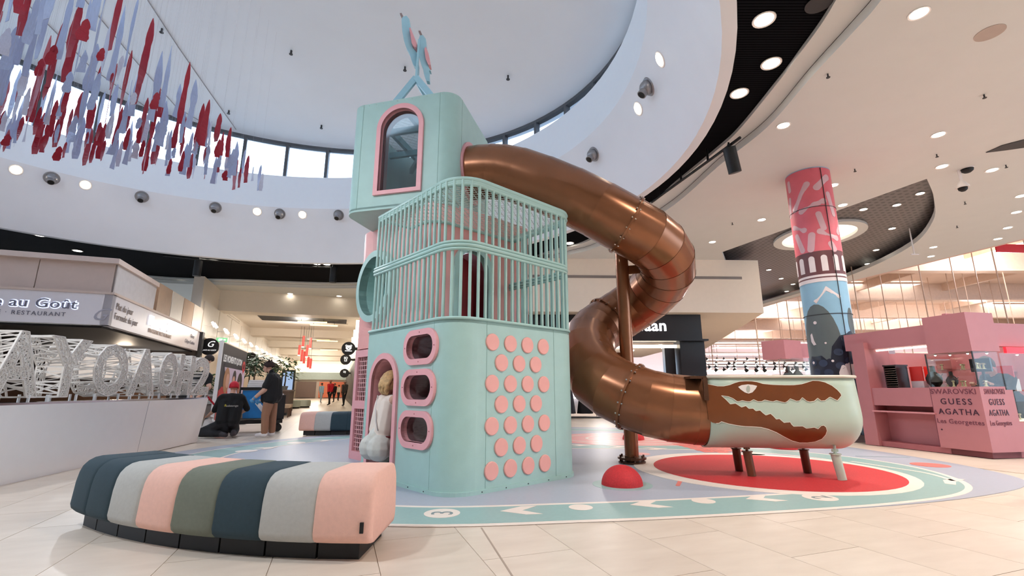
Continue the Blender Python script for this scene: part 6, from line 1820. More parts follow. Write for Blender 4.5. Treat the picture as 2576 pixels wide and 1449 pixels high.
def body(name, caps, mats, parent, voxel):
    """one continuous skin round the capsules; every capsule carries the index of its cloth"""
    bm = bmesh.new()
    for c in caps: cap_mesh(bm, c[0], c[1], c[2], c[3])
    me = bpy.data.meshes.new(name); bm.to_mesh(me); bm.free()
    o = bpy.data.objects.new(name, me); COL.objects.link(o)
    md = o.modifiers.new('remesh', 'REMESH'); md.mode = 'VOXEL'; md.voxel_size = voxel; md.use_smooth_shade = True
    sm = o.modifiers.new('smooth', 'SMOOTH'); sm.factor = 0.5; sm.iterations = 3
    dg = bpy.context.evaluated_depsgraph_get()
    m2 = bpy.data.meshes.new_from_object(o.evaluated_get(dg))
    bpy.data.objects.remove(o); bpy.data.meshes.remove(me)
    m2.name = name; m2.materials.clear()
    for m in mats: m2.materials.append(m)
    C = [(Vector(c[0]), c[1], Vector(c[2]), c[3], c[4]) for c in caps]
    for p in m2.polygons:
        ce = p.center; p.material_index = min(C, key=lambda c: seg_dist(ce, c))[4]; p.use_smooth = True
    o = bpy.data.objects.new(name, m2); COL.objects.link(o); adopt(o, parent)
    return o
def hand(caps, wr, el, mi, palm_n, curl=0.5, s=1.0, grip=0.0):
    """palm, four fingers and a thumb beyond the wrist"""
    wr, el = Vector(wr), Vector(el); d = (wr - el).normalized(); n = Vector(palm_n); n = (n - d * n.dot(d)).normalized(); side = d.cross(n)
    pc = wr + d * 0.085 * s
    caps.append((wr, 0.026 * s, pc + side * 0.018 * s, 0.024 * s, mi)); caps.append((wr, 0.026 * s, pc - side * 0.018 * s, 0.024 * s, mi))
    for k, L in enumerate((0.068, 0.078, 0.072, 0.056)):
        a = pc + side * (0.03 - 0.02 * k) * s
        b = a + (d * math.cos(curl) + n * math.sin(curl)) * L * 0.55 * s
        c = b + (d * math.cos(curl * 2.2) + n * math.sin(curl * 2.2)) * L * 0.5 * s
        caps.append((a, 0.0105 * s, b, 0.0095 * s, mi)); caps.append((b, 0.0095 * s, c, 0.008 * s, mi))
    a = wr + d * 0.03 * s + side * 0.026 * s; b = a + (side * 0.7 + d * 0.6 + n * 0.4).normalized() * 0.045 * s; c = b + (d * 0.8 + n * 0.5).normalized() * 0.035 * s
    caps.append((a, 0.014 * s, b, 0.012 * s, mi)); caps.append((b, 0.012 * s, c, 0.0095 * s, mi))
def head(caps, c, face, up, mi, s=1.0):
    c, f, u = Vector(c), Vector(face).normalized(), Vector(up).normalized(); u = (u - f * u.dot(f)).normalized(); r = f.cross(u)
    caps.append((c + u * 0.035 * s - f * 0.012 * s, 0.087 * s, c + u * 0.02 * s + f * 0.012 * s, 0.082 * s, mi))
    caps.append((c - u * 0.02 * s + f * 0.022 * s, 0.068 * s, c - u * 0.082 * s + f * 0.048 * s, 0.042 * s, mi))
    caps.append((c + u * 0.0 * s + f * 0.092 * s, 0.011 * s, c - u * 0.032 * s + f * 0.108 * s, 0.015 * s, mi))
    for sg in (-1, 1):
        caps.append((c + r * sg * 0.083 * s - u * 0.022 * s, 0.013 * s, c + r * sg * 0.09 * s + u * 0.016 * s - f * 0.01 * s, 0.016 * s, mi))
    return c, f, u, r
def face_bits(par, h, s, beard=None, eyes=True):
    c, f, u, r = h
    if eyes:
        for sg in (-1, 1):
            mb = MB(); mb.ball(c + f * 0.083 * s + r * sg * 0.031 * s + u * 0.008 * s, 0.011 * s, None, 0.008 * s, 8, 6); obj('eye', mb, EYEW, par, True)
            mb = MB(); mb.bar(c + f * 0.092 * s + r * sg * 0.048 * s + u * 0.026 * s, c + f * 0.095 * s + r * sg * 0.015 * s + u * 0.028 * s, 0.006 * s, 0.008 * s); obj('eyebrow', mb, HAIRD, par)
    mb = MB(); mb.tube([c + f * 0.088 * s - r * 0.024 * s - u * 0.062 * s, c + f * 0.097 * s - u * 0.064 * s, c + f * 0.088 * s + r * 0.024 * s - u * 0.062 * s], 0.006 * s, 6); obj('mouth', mb, LIP, par, True)
    if beard is not None:
        mb = MB(); mb.ball(c + f * 0.05 * s - u * 0.088 * s, 0.046 * s, 0.046 * s, 0.034 * s, 12, 8); obj('beard', mb, beard, par, True)
def hair_cap(name, par, h, mat, s=1.0, back=0.02, scale=(1, 1, 1), cut=-0.02, long=0.0):
    """hair shell over crown and back of the head"""
    c, f, u, r = h; mb = MB(); vs = []; n, m = 20, 10
    for i in range(m + 1):
        ph = math.pi * 0.62 * i / m
        for k in range(n):
            t = 2 * math.pi * k / n; ff = math.cos(t)
            lim = 1.0 if ff < 0.2 else 1.0 - 0.42 * ff
            p2 = ph * lim
            x, y, z = math.sin(p2) * math.sin(t), math.sin(p2) * math.cos(t), math.cos(p2)
            wob = 1 + 0.03 * math.sin(7 * t + 3 * i)
            vs.append(c + u * 0.028 * s - f * back * s + (r * x * 0.096 * scale[0] + f * y * 0.106 * scale[1] + u * z * 0.105 * scale[2]) * s * wob - u * long * (i / m) ** 2 * (1 if ff < 0.45 else 0))
    fs = [(i * n + k, (i + 1) * n + k, (i + 1) * n + (k + 1) % n, i * n + (k + 1) % n) for i in range(m) for k in range(n)] + [tuple(range(m * n, (m + 1) * n))]
    mb.add(vs, fs); return obj(name, mb, mat, par, True)
def rot2(v, a): return Vector((v[0] * math.cos(a) - v[1] * math.sin(a), v[0] * math.sin(a) + v[1] * math.cos(a), v[2]))

def stander(label, loc, rz, h, cols, step=0.0, arms=(0.1, -0.1), far=True, hairm=HAIRD, bald=False, build=1.0, extra=None, carry=None):
    """standing or walking person; local +Y is forwards; cols: shirt, sleeve, trousers, shoes"""
    k = h / 1.75; t = thing('person', label, 'person', (loc[0], loc[1], 0))
    P = lambda x, y, z: Vector((loc[0], loc[1], 0)) + rot2(Vector((x * k, y * k, z * k)), rz)
    D = lambda x, y, z: rot2(Vector((x, y, z)), rz)
    caps = []; b = build
    SH, SL, TRO, SHO, SK = 0, 1, 2, 3, 4
    caps += [(P(-0.09 * b, 0, 0.98), 0.115 * k * b, P(-0.11 * b, 0, 1.32), 0.105 * k * b, SH), (P(0.09 * b, 0, 0.98), 0.115 * k * b, P(0.11 * b, 0, 1.32), 0.105 * k * b, SH),
             (P(-0.15 * b, 0, 1.43), 0.065 * k, P(0.15 * b, 0, 1.43), 0.065 * k, SH), (P(0, 0, 1.42), 0.06 * k, P(0, 0.01, 1.54), 0.052 * k, SK)]
    hd = head(caps, P(0, 0.02, 1.63), D(0, 1, -0.05), D(0, 0.05, 1), SK, k)
    for sg, st, ar in ((-1, step, arms[0]), (1, -step, arms[1])):
        hip, kn, an = P(sg * 0.09, 0, 0.92), P(sg * 0.10, st * 0.55 + 0.03, 0.50), P(sg * 0.10, st, 0.09 + max(0, -st) * 0.12)
        caps += [(hip, 0.10 * k * b, kn, 0.068 * k, TRO), (kn, 0.066 * k, an, 0.046 * k, TRO), (an + Vector((0, 0, -0.03 * k)), 0.042 * k, an + D(0, 0.15 * k, -0.055 * k), 0.034 * k, SHO)]
        sh, el, wr = P(sg * 0.21 * b, 0, 1.42), P(sg * 0.25 * b, ar * 0.7, 1.14), P(sg * 0.24 * b, ar * 1.2 + 0.1, 0.90)
        caps += [(sh, 0.06 * k, el, 0.05 * k, SL), (el, 0.044 * k, wr, 0.032 * k, SK if cols[1] is None else SL)]
        hand(caps, wr, el, SK, D(-sg, 0, 0), 0.4, k)
    mats = [cols[0], cols[1] or cols[0], cols[2], cols[3], SKIN if not far else SKIN2]
    body('body', caps, mats, t, 0.014 if far else 0.011)
    if not bald: hair_cap('hair', t, hd, hairm, k)
    face_bits(t, hd, k)
    return t, P, D, hd
TRB = M('trouser_black', (28, 28, 32), 0.8); JEAN = M('denim_pale', (172, 188, 200), 0.8); BRN = M('trouser_brown', (150, 108, 84), 0.85)
SHOEB = M('shoe_black', (24, 24, 26), 0.6); SHOEW = M('shoe_white', (226, 222, 222), 0.6); TEEB = M('tee_black', (17, 17, 20), 0.85)
REDS = M('shirt_red', (206, 30, 50), 0.8); JACK = M('jacket_dark', (58, 52, 48), 0.8); BLUES = M('shirt_blue', (156, 192, 212), 0.8); BEIGE = M('coat_beige', (206, 190, 170), 0.8)
stander('bald man in a red shirt and black trousers walking towards us in the corridor', G(828, 1019), math.pi - 0.35, 1.82, (REDS, REDS, TRB, SHOEB), 0.16, (0.12, -0.12), True, HAIRD, True, 1.12)
stander('elderly man in a dark jacket walking at the right side of the corridor', G(864, 1021), math.pi - 0.3, 1.72, (JACK, JACK, TRB, SHOEB), 0.12, (0.1, -0.08), True, M('hair_grey', (190, 180, 172), 0.7))
stander('person in pale blue clothes walking away beside the red shirted man', G(806, 1014), -0.3, 1.68, (BLUES, BLUES, JEAN, SHOEW), 0.14, (0.05, -0.1), True)
stander('person in black half hidden behind the red shirted man', G(839, 1012), math.pi - 0.3, 1.7, (TEEB, TEEB, TRB, SHOEB), 0.15, (0.1, -0.1), True)
stander('person in a beige coat far down the corridor', G(850, 1008), -0.3, 1.66, (BEIGE, BEIGE, TRB, SHOEB), 0.1, (0.1, -0.1), True)
# --- standing cleaner seen from the side
CG = G(668, 1099)
FW = math.pi / 2 + 0.15            # faces left
t, P, D, hd = None, None, None, None
def cleaner():
    t = thing('person', 'woman in black top, brown trousers and dark eared beanie holding a white bottle', 'person', (CG[0], CG[1], 0))
    rz = FW; P = lambda x, y, z: Vector((CG[0], CG[1], 0)) + rot2(Vector((x, y, z)), rz); D = lambda x, y, z: rot2(Vector((x, y, z)), rz)
    SH, SK, TRO, SHO, GLV = 0, 1, 2, 3, 4; caps = []
    caps += [(P(-0.10, -0.05, 0.86), 0.165, P(-0.10, -0.05, 1.22), 0.15, SH), (P(0.10, -0.05, 0.86), 0.165, P(0.10, -0.05, 1.22), 0.15, SH), (P(0, -0.12, 0.9), 0.15, P(0, -0.10, 1.2), 0.13, SH), (P(0, 0.07, 0.82), 0.12, P(0, 0.06, 1.12), 0.13, SH),
             (P(-0.15, -0.03, 1.33), 0.085, P(0.15, -0.03, 1.33), 0.085, SH), (P(0, -0.02, 1.36), 0.075, P(0, 0.03, 1.44), 0.06, SH), (P(0, 0.03, 1.42), 0.056, P(0, 0.07, 1.49), 0.052, SK)]
    hd = head(caps, P(0, 0.11, 1.54), D(0.1, 1, -0.15), D(0, 0.1, 1), SK, 0.98)
    for sg, y in ((-1, 0.03), (1, -0.06)):
        caps += [(P(sg * 0.10, -0.03, 0.80), 0.12, P(sg * 0.10, y - 0.01, 0.46), 0.088, TRO), (P(sg * 0.10, y - 0.01, 0.46), 0.086, P(sg * 0.10, y - 0.03, 0.13), 0.075, TRO), (P(sg * 0.10, y - 0.03, 0.07), 0.05, P(sg * 0.11, y + 0.13, 0.045), 0.042, SHO), (P(sg * 0.10, y - 0.05, 0.055), 0.05, P(sg * 0.10, y, 0.05), 0.05, SHO)]
    # near arm (camera side) reaches forwards and down, far arm bent
    for sg, el, wr in ((1, P(0.27, 0.06, 1.02), P(0.24, 0.26, 0.80)), (-1, P(-0.25, 0.04, 1.04), P(-0.18, 0.27, 0.84))):
        caps += [(P(sg * 0.2, -0.03, 1.32), 0.085, el.lerp(P(sg * 0.2, -0.03, 1.32), 0.25), 0.082, SH), (el, 0.052, wr, 0.036, SK)]
        hand(caps, wr, el, GLV, D(-sg, 0, -0.3), 0.75)
        caps.append((wr - (wr - el).normalized() * 0.04, 0.041, wr, 0.036, GLV))
    body('body', caps, [TEEB, SKIN, BRN, SHOEW, M('glove_blue', (74, 140, 186), 0.5)], t, 0.012)
    face_bits(t, hd, 0.98)
    c, f, u, r = hd; BEAN = M('beanie_brown', (52, 34, 30), 0.9, var=0.2, scale=60, bump=0.4, bscale=200)
    hat = hair_cap('beanie', t, hd, BEAN, 1.0, 0.028, (1.16, 1.2, 1.1))
    for sg in (-1, 1):
        b = c + u * 0.115 - f * 0.055 + r * sg * 0.055; mb = MB(); mb.cyl(b, b + u * 0.06 + r * sg * 0.015 - f * 0.01, 0.032, 0.006, 10); obj('beanie_ear', mb, BEAN, hat, True)
    mb = MB(); z0 = 0.0
    bt_ = thing('spray_bottle', 'white cleaning bottle held by the woman in the beanie', 'bottle', tuple(P(0.26, 0.30, 0.62)))
    a = P(0.25, 0.33, 0.72); ax = D(0.0, -0.62, -0.72).normalized()
    mb = MB(); mb.cyl(a - ax * 0.03, a + ax * 0.24, 0.046, 0.046, 16); obj('bottle_body', mb, M('bottle_white', (230, 228, 232), 0.35), bt_, True, 40)
    mb = MB(); mb.cyl(a - ax * 0.09, a - ax * 0.03, 0.018, 0.03, 12); obj('bottle_neck', mb, M('bottle_blue', (70, 130, 180), 0.4), bt_, True, 40)
cleaner()
# --- kneeling man with red cap, back to us
KG = Vector(G(568, 1100)); KG.z = 0
def kneeler():
    t = thing('person', 'kneeling man in black with a red cap, seen from behind', 'person', tuple(KG))
    rz = 0.35; P = lambda x, y, z: KG + rot2(Vector((x, y, z)), rz); D = lambda x, y, z: rot2(Vector((x, y, z)), rz)
    SH, SK, TRO, SHO = 0, 1, 2, 3; caps = []
    caps += [(P(-0.11, 0.0, 0.36), 0.14, P(-0.12, 0.10, 0.72), 0.135, SH), (P(0.11, 0.0, 0.36), 0.14, P(0.12, 0.10, 0.72), 0.135, SH), (P(-0.17, 0.13, 0.86), 0.09, P(0.17, 0.13, 0.86), 0.09, SH), (P(0, 0.1, 0.7), 0.14, P(0, 0.13, 0.86), 0.1, SH), (P(0, 0.15, 0.90), 0.062, P(0, 0.18, 0.99), 0.056, SK)]
    hd = head(caps, P(0.0, 0.21, 1.09), D(-0.25, 1, -0.35), D(0, 0.3, 1), SK, 1.0)
    # folded legs: thighs forward-left, shins under the seat
    caps += [(P(-0.10, 0.0, 0.28), 0.125, P(-0.50, 0.06, 0.12), 0.088, TRO), (P(-0.50, 0.06, 0.10), 0.085, P(-0.10, -0.16, 0.09), 0.072, TRO), (P(-0.10, -0.16, 0.085), 0.06, P(0.04, -0.26, 0.07), 0.05, SHO),
             (P(0.10, 0.0, 0.30), 0.125, P(0.10, 0.42, 0.14), 0.085, TRO), (P(0.10, 0.42, 0.12), 0.082, P(0.16, -0.06, 0.10), 0.075, TRO), (P(0.16, -0.06, 0.10), 0.068, P(0.17, -0.26, 0.09), 0.058, SHO), (P(-0.3, 0.1, 0.14), 0.12, P(-0.05, 0.05, 0.2), 0.14, TRO)]
    for sg, el, wr in ((-1, P(-0.34, 0.30, 0.58), P(-0.50, 0.50, 0.45)), (1, P(0.30, 0.34, 0.60), P(0.16, 0.56, 0.50))):
        caps += [(P(sg * 0.21, 0.12, 0.84), 0.08, el, 0.068, SH), (el, 0.05, wr, 0.034, SK)]
        hand(caps, wr, el, SK, D(0, 0.3, -1), 0.6)
    body('body', caps, [TEEB, SKIN, M('work_trousers', (30, 29, 33), 0.85), M('shoe_grey', (58, 52, 56), 0.8)], t, 0.012)
    c, f, u, r = hd
    face_bits(t, hd, 1.0)
    CAPR = M('cap_red', (196, 30, 48), 0.75)
    cp = hair_cap('cap', t, hd, CAPR, 1.0, 0.02, (1.08, 1.08, 1.02), 0, 0.035)
    mb = MB(); q = c + f * 0.10 + u * 0.045; mb.add([q - r * 0.08, q + r * 0.08, q + r * 0.065 + f * 0.09 - u * 0.01, q - r * 0.065 + f * 0.09 - u * 0.01, q - r * 0.08 + u * 0.012, q + r * 0.08 + u * 0.012, q + r * 0.065 + f * 0.09, q - r * 0.065 + f * 0.09], [(0, 1, 2, 3), (7, 6, 5, 4), (0, 4, 5, 1), (1, 5, 6, 2), (2, 6, 7, 3), (3, 7, 4, 0)]); obj('cap_peak', mb, CAPR, cp)
    # printed mark on the back
    o = P(-0.06, -0.048, 0.66); text('back_print', 'adstorage', o, D(1, 0, 0), D(0, 0.25, 1), 0.06, M('print_white', (190, 186, 180), 0.6), t, 0.003, 'LEFT', 0.2)
    o = P(-0.10, -0.048, 0.665); text('back_logo', '&', o, D(1, 0, 0), D(0, 0.25, 1), 0.075, M('print_yellow', (196, 178, 60), 0.6), t, 0.003, 'LEFT')
kneeler()
# --- man leaning out behind the lace letters
LG = Vector((-6.55, 10.75, 0))
def leaner():
    t = thing('person', 'bearded man in a black t-shirt leaning sideways behind the lace letters', 'person', tuple(LG))
    hc = Vector(at(524, 907, 10.75)); SH, SK, TRO, SHO = 0, 1, 2, 3; caps = []
    sx = Vector(at(516, 945, 10.75)); w1 = Vector(at(478, 985, 10.80)); hipc = Vector((w1.x - 0.10, 10.85, 0.86))
    caps += [(sx + Vector((-0.02, 0, 0)), 0.12, w1, 0.14, SH), (w1, 0.14, hipc, 0.14, SH), (sx + Vector((-0.06, 0.1, 0.02)), 0.1, sx + Vector((0.1, -0.02, -0.04)), 0.09, SH), (sx + Vector((0.02, 0, 0.08)), 0.06, hc + Vector((-0.03, 0, -0.10)), 0.055, SK)]
    hd = head(caps, hc, Vector((-0.55, -0.85, -0.25)), Vector((0.35, 0, 1)), SK, 1.0)
    el, wr = sx + Vector((0.20, -0.1, -0.26)), sx + Vector((0.06, -0.25, -0.48))
    caps += [(sx + Vector((0.10, -0.02, -0.03)), 0.085, sx.lerp(el, 0.62), 0.075, SH), (sx.lerp(el, 0.6), 0.052, el, 0.048, SK), (el, 0.046, wr, 0.034, SK)]
    hand(caps, wr, el, SK, Vector((-0.5, -0.5, 0)), 0.7)
    e2, w2 = sx + Vector((-0.3, -0.05, -0.22)), sx + Vector((-0.12, -0.2, -0.44))
    caps += [(sx + Vector((-0.1, 0.02, 0)), 0.08, e2, 0.065, SH), (e2, 0.045, w2, 0.034, SK)]
    hand(caps, w2, e2, SK, Vector((0.5, -0.5, 0)), 0.7)
    for s in (-1, 1):
        kn = Vector((hipc.x + 0.12 * s, hipc.y + 0.02, 0.48)); an = Vector((hipc.x + 0.16 * s, hipc.y + 0.06, 0.09))
        caps += [(hipc + Vector((0.08 * s, 0, 0)), 0.11, kn, 0.075, TRO), (kn, 0.072, an, 0.05, TRO), (an - Vector((0, 0, 0.03)), 0.05, an + Vector((-0.03, -0.15, -0.045)), 0.04, SHO)]
    body('body', caps, [TEEB, SKIN, TRB, SHOEB], t, 0.012)
    hair_cap('hair', t, hd, HAIRD, 1.0, 0.018)
    face_bits(t, hd, 1.0, M('beard_brown', (92, 66, 54), 0.8))
leaner()
# --- woman crouching in the tower doorway, back to us
DG = Vector(W(0.03, 1.40, 0))
def croucher():
    t = thing('person', 'blonde person in a white sleeveless top and pale jeans crouching in the pink doorway', 'person', tuple(DG))
    # local frame: y into the tower (along u), x along -v (towards the camera side)
    fx = Vector((AA[0], AA[1], 0)); rx = Vector((-BB[0], -BB[1], 0))
    P = lambda x, y, z: DG + rx * x + fx * y + Vector((0, 0, z))
    TOP, SK, JN, SHO = 0, 1, 2, 3; caps = []
    caps += [(P(-0.10, -0.08, 0.36), 0.145, P(-0.06, -0.02, 0.42), 0.13, JN), (P(0.10, -0.08, 0.36), 0.145, P(0.06, -0.02, 0.42), 0.13, JN), (P(0, -0.06, 0.44), 0.13, P(0.0, -0.04, 0.48), 0.125, JN),
             (P(-0.065, -0.02, 0.56), 0.112, P(-0.075, 0.02, 0.84), 0.098, TOP), (P(0.065, -0.02, 0.56), 0.112, P(0.075, 0.02, 0.84), 0.098, TOP), (P(0, -0.0, 0.6), 0.11, P(0, 0.01, 0.86), 0.1, TOP), (P(-0.12, 0.03, 0.91), 0.052, P(0.12, 0.03, 0.91), 0.052, TOP), (P(0, 0.03, 0.94), 0.05, P(0.02, 0.05, 1.02), 0.045, SK)]
    hd = head(caps, P(0.02, 0.07, 1.11), fx + rx * 0.2 + Vector((0, 0, -0.3)), Vector((0, 0, 1)), SK, 0.95)
    for s in (-1, 1):
        caps += [(P(s * 0.10, -0.04, 0.36), 0.12, P(s * 0.17, 0.36, 0.44), 0.07, JN), (P(s * 0.17, 0.36, 0.42), 0.066, P(s * 0.15, 0.08, 0.12), 0.05, JN), (P(s * 0.15, 0.04, 0.065), 0.045, P(s * 0.16, 0.24, 0.05), 0.04, SHO)]
        el, wr = P(s * 0.2, 0.18, 0.72), P(s * 0.14, 0.40, 0.66)
        caps += [(P(s * 0.165, 0.03, 0.90), 0.05, el, 0.04, SK), (el, 0.037, wr, 0.028, SK)]; hand(caps, wr, el, SK, Vector((0, 0, -1)), 0.5, 0.92)
    body('body', caps, [M('top_white', (238, 222, 210), 0.8), SKIN, M('jeans_pale', (214, 212, 204), 0.85, var=0.08, scale=14), SHOEW], t, 0.010)
    hr_ = hair_cap('hair', t, hd, HAIRB, 0.98, 0.02, (1.1, 1.14, 1.05), 0, 0.10)
    mb = MB(); c, f, u, r = hd
    for k in range(14):
        a = math.pi * (0.15 + 0.7 * k / 13.0); b = c - f * 0.085 * math.sin(a) + r * 0.095 * math.cos(a) - u * 0.0
        mb.tube([b + u * 0.04, b - u * 0.05 - f * 0.015, b - u * 0.13 + r * 0.02 * math.sin(k * 2.1), b - u * 0.165 + f * 0.02], [0.03, 0.034, 0.026, 0.006], 6)
    obj('hair_locks', mb, HAIRB, hr_, True)
    face_bits(t, hd, 0.95)
    mb = MB(); mb.tube([P(-0.09, -0.04, 0.95), P(-0.02, -0.09, 0.80), P(0.06, -0.12, 0.66), P(0.12, -0.12, 0.56)], 0.008, 6); obj('bag_strap', mb, M('strap_grey', (206, 196, 194), 0.6), t, True)
    mb = MB(); mb.tube([P(-0.2, 0.02, 0.485), P(-0.1, -0.115, 0.49), P(0, -0.145, 0.49), P(0.1, -0.115, 0.49), P(0.2, 0.02, 0.485)], 0.012, 6); obj('waistband', mb, M('band_red', (120, 40, 44), 0.7), t, True)
croucher()
# --- saleswoman bent over behind the kiosk case
def seller():
    g = Vector(Hk(0.62, 1.05, 0)); t = thing('person', 'grey-haired person in dark clothes bending behind the kiosk case', 'person', tuple(g))
    P = lambda a, b, z: Vector(Hk(a - 0.12, b + 0.25, z)); SH, SK, TRO, SHO = 0, 1, 2, 3; caps = []
    caps += [(P(0.62, 1.15, 0.9), 0.13, P(0.60, 0.98, 1.18), 0.13, SH), (P(0.72, 1.15, 0.9), 0.12, P(0.74, 1.0, 1.18), 0.12, SH), (P(0.5, 0.98, 1.22), 0.08, P(0.85, 1.0, 1.22), 0.08, SH), (P(0.66, 0.92, 1.28), 0.055, P(0.66, 0.86, 1.36), 0.05, SK)]
    hd = head(caps, P(0.66, 0.80, 1.44), P(0.4, 0.2, 1.1) - P(0.66, 0.80, 1.44), Vector((0, 0, 1)), SK, 1.05)
    for s in (-1, 1):
        a = 0.67 + 0.2 * s; el, wr = P(a + 0.04 * s, 0.85, 1.0), P(a - 0.05 * s, 0.66, 1.10)
        caps += [(P(a - 0.02, 0.98, 1.2), 0.065, el, 0.055, SH), (el, 0.05, wr, 0.034, SH)]; hand(caps, wr, el, SK, Vector((0, 0, -1)), 0.5)
        caps += [(P(0.67 + 0.09 * s, 1.18, 0.88), 0.11, P(0.67 + 0.1 * s, 1.15, 0.48), 0.075, TRO), (P(0.67 + 0.1 * s, 1.15, 0.48), 0.07, P(0.67 + 0.1 * s, 1.18, 0.09), 0.05, TRO), (P(0.67 + 0.1 * s, 1.18, 0.06), 0.045, P(0.67 + 0.1 * s, 1.05, 0.05), 0.04, SHO)]
    body('body', caps, [M('cardigan_dark', (44, 44, 40), 0.85), SKIN, TRB, SHOEB], t, 0.013)
    hair_cap('hair', t, hd, M('hair_grey_brown', (92, 82, 72), 0.75, var=0.2, scale=40), 1.05, 0.02, (1.1, 1.1, 1.1), 0, 0.05); face_bits(t, hd, 1.05)
seller()

# ------------------------------------------------------------------ things in and before the corridor
# poster stand
ps = thing('poster_stand', 'tall freestanding poster with three portraits on red and navy', 'poster', K(13.8, -2.83))
PT0, PT1, PE, PZ0, PZ1 = 13.8, 17.2, -2.83, 0.06, 2.22
PX = (17.2 - 13.8) / 2.25
def pf(s, t, d): return K(PT0 + s * PX, PE + d, t)
NAVY = M('poster_navy', (24, 25, 42), 0.5); PRED = M('poster_red', (206, 32, 44), 0.35); PLIL = M('poster_lilac', (206, 186, 206), 0.35)
PW = 2.25
mb = MB(); mb.plate(rrect(PW / 2, (PZ0 + PZ1) / 2, PW, PZ1 - PZ0, 0.06), [], -0.08, 0.0, pf); obj('frame_panel', mb, DARK, ps)
mb = MB(); mb.plate(rrect(PW / 2, (PZ0 + PZ1) / 2, PW - 0.06, PZ1 - PZ0 - 0.06, 0.05), [], 0.0, 0.003, pf); obj('print_navy', mb, NAVY, ps)
mb = MB(); mb.plate([(0.30, 1.62), (PW - 0.04, 1.62), (PW - 0.04, 0.1), (0.2, 0.1), (0.42, 1.4)], [], 0.003, 0.005, pf); obj('print_lilac', mb, PLIL, ps)
mb = MB(); mb.plate([(0.03, 0.1), (0.03, 1.0), (0.25, 1.12), (0.7, 1.05), (0.95, 0.6), (1.0, 0.1)], [], 0.005, 0.007, pf); obj('print_red', mb, PRED, ps)
mb = MB(); mb.plate([(1.1, 0.1), (1.15, 0.75), (1.5, 0.85), (2.1, 0.75), (2.15, 0.1)], [], 0.005, 0.007, pf); obj('print_brown', mb, M('poster_brown', (120, 70, 62), 0.4), ps)
for (s, z, w, h_, m, nm) in ((0.55, 1.28, 0.24, 0.34, M('poster_hair_fair', (176, 122, 82), 0.4), 'print_hair'), (0.62, 1.27, 0.13, 0.19, M('poster_skin', (214, 160, 136), 0.4), 'print_face'), (1.2, 1.32, 0.17, 0.26, M('poster_hair_dark', (42, 32, 34), 0.4), 'print_hair'), (1.16, 1.24, 0.12, 0.18, M('poster_skin', (214, 160, 136), 0.4), 'print_face'),
                              (1.76, 1.22, 0.25, 0.32, M('poster_hair_dark', (42, 32, 34), 0.4), 'print_hair'), (1.74, 1.1, 0.13, 0.19, M('poster_skin2', (160, 104, 84), 0.4), 'print_face')):
    mb = MB(); mb.plate(circ(s, z, w, 20, h_), [], 0.006, 0.0085 if nm == 'print_hair' else 0.010, pf); obj(nm, mb, m, ps)
text('lettering', "LES MOMENTS QU'ON", pf(0.12, 1.76, 0.004), (DX, DY, 0), (0, 0, 1), 0.24, M('poster_white', (240, 240, 240), 0.4), ps, 0.002, 'LEFT', 0, 0.95, 0.008, 0.72 * PX)
mb = MB(); mb.plate(circ(2.02, 1.74, 0.15, 18, 0.17) , [circ(2.02, 1.74, 0.07, 12, 0.09)], 0.004, 0.007, pf); mb.plate([(1.96, 1.60), (2.08, 1.60), (2.02, 1.5)], [], 0.004, 0.007, pf); obj('print_badge', mb, PRED, ps)
mb = MB()
for s in (0.1, PW - 0.1):
    p = pf(s, 0.03, -0.04); mb.box(p[0], p[1], 0.03, 0.5, 0.12, 0.06, KANG)
obj('feet', mb, DARK, ps)
# white door frame left of the poster
dfm = tag(obj('white_post', (lambda m: kbox(m, 13.72, 13.79, -2.9, -2.82, 0, 2.26))(MB()), WHITE), 'slim white upright post at the left edge of the poster', 'post')
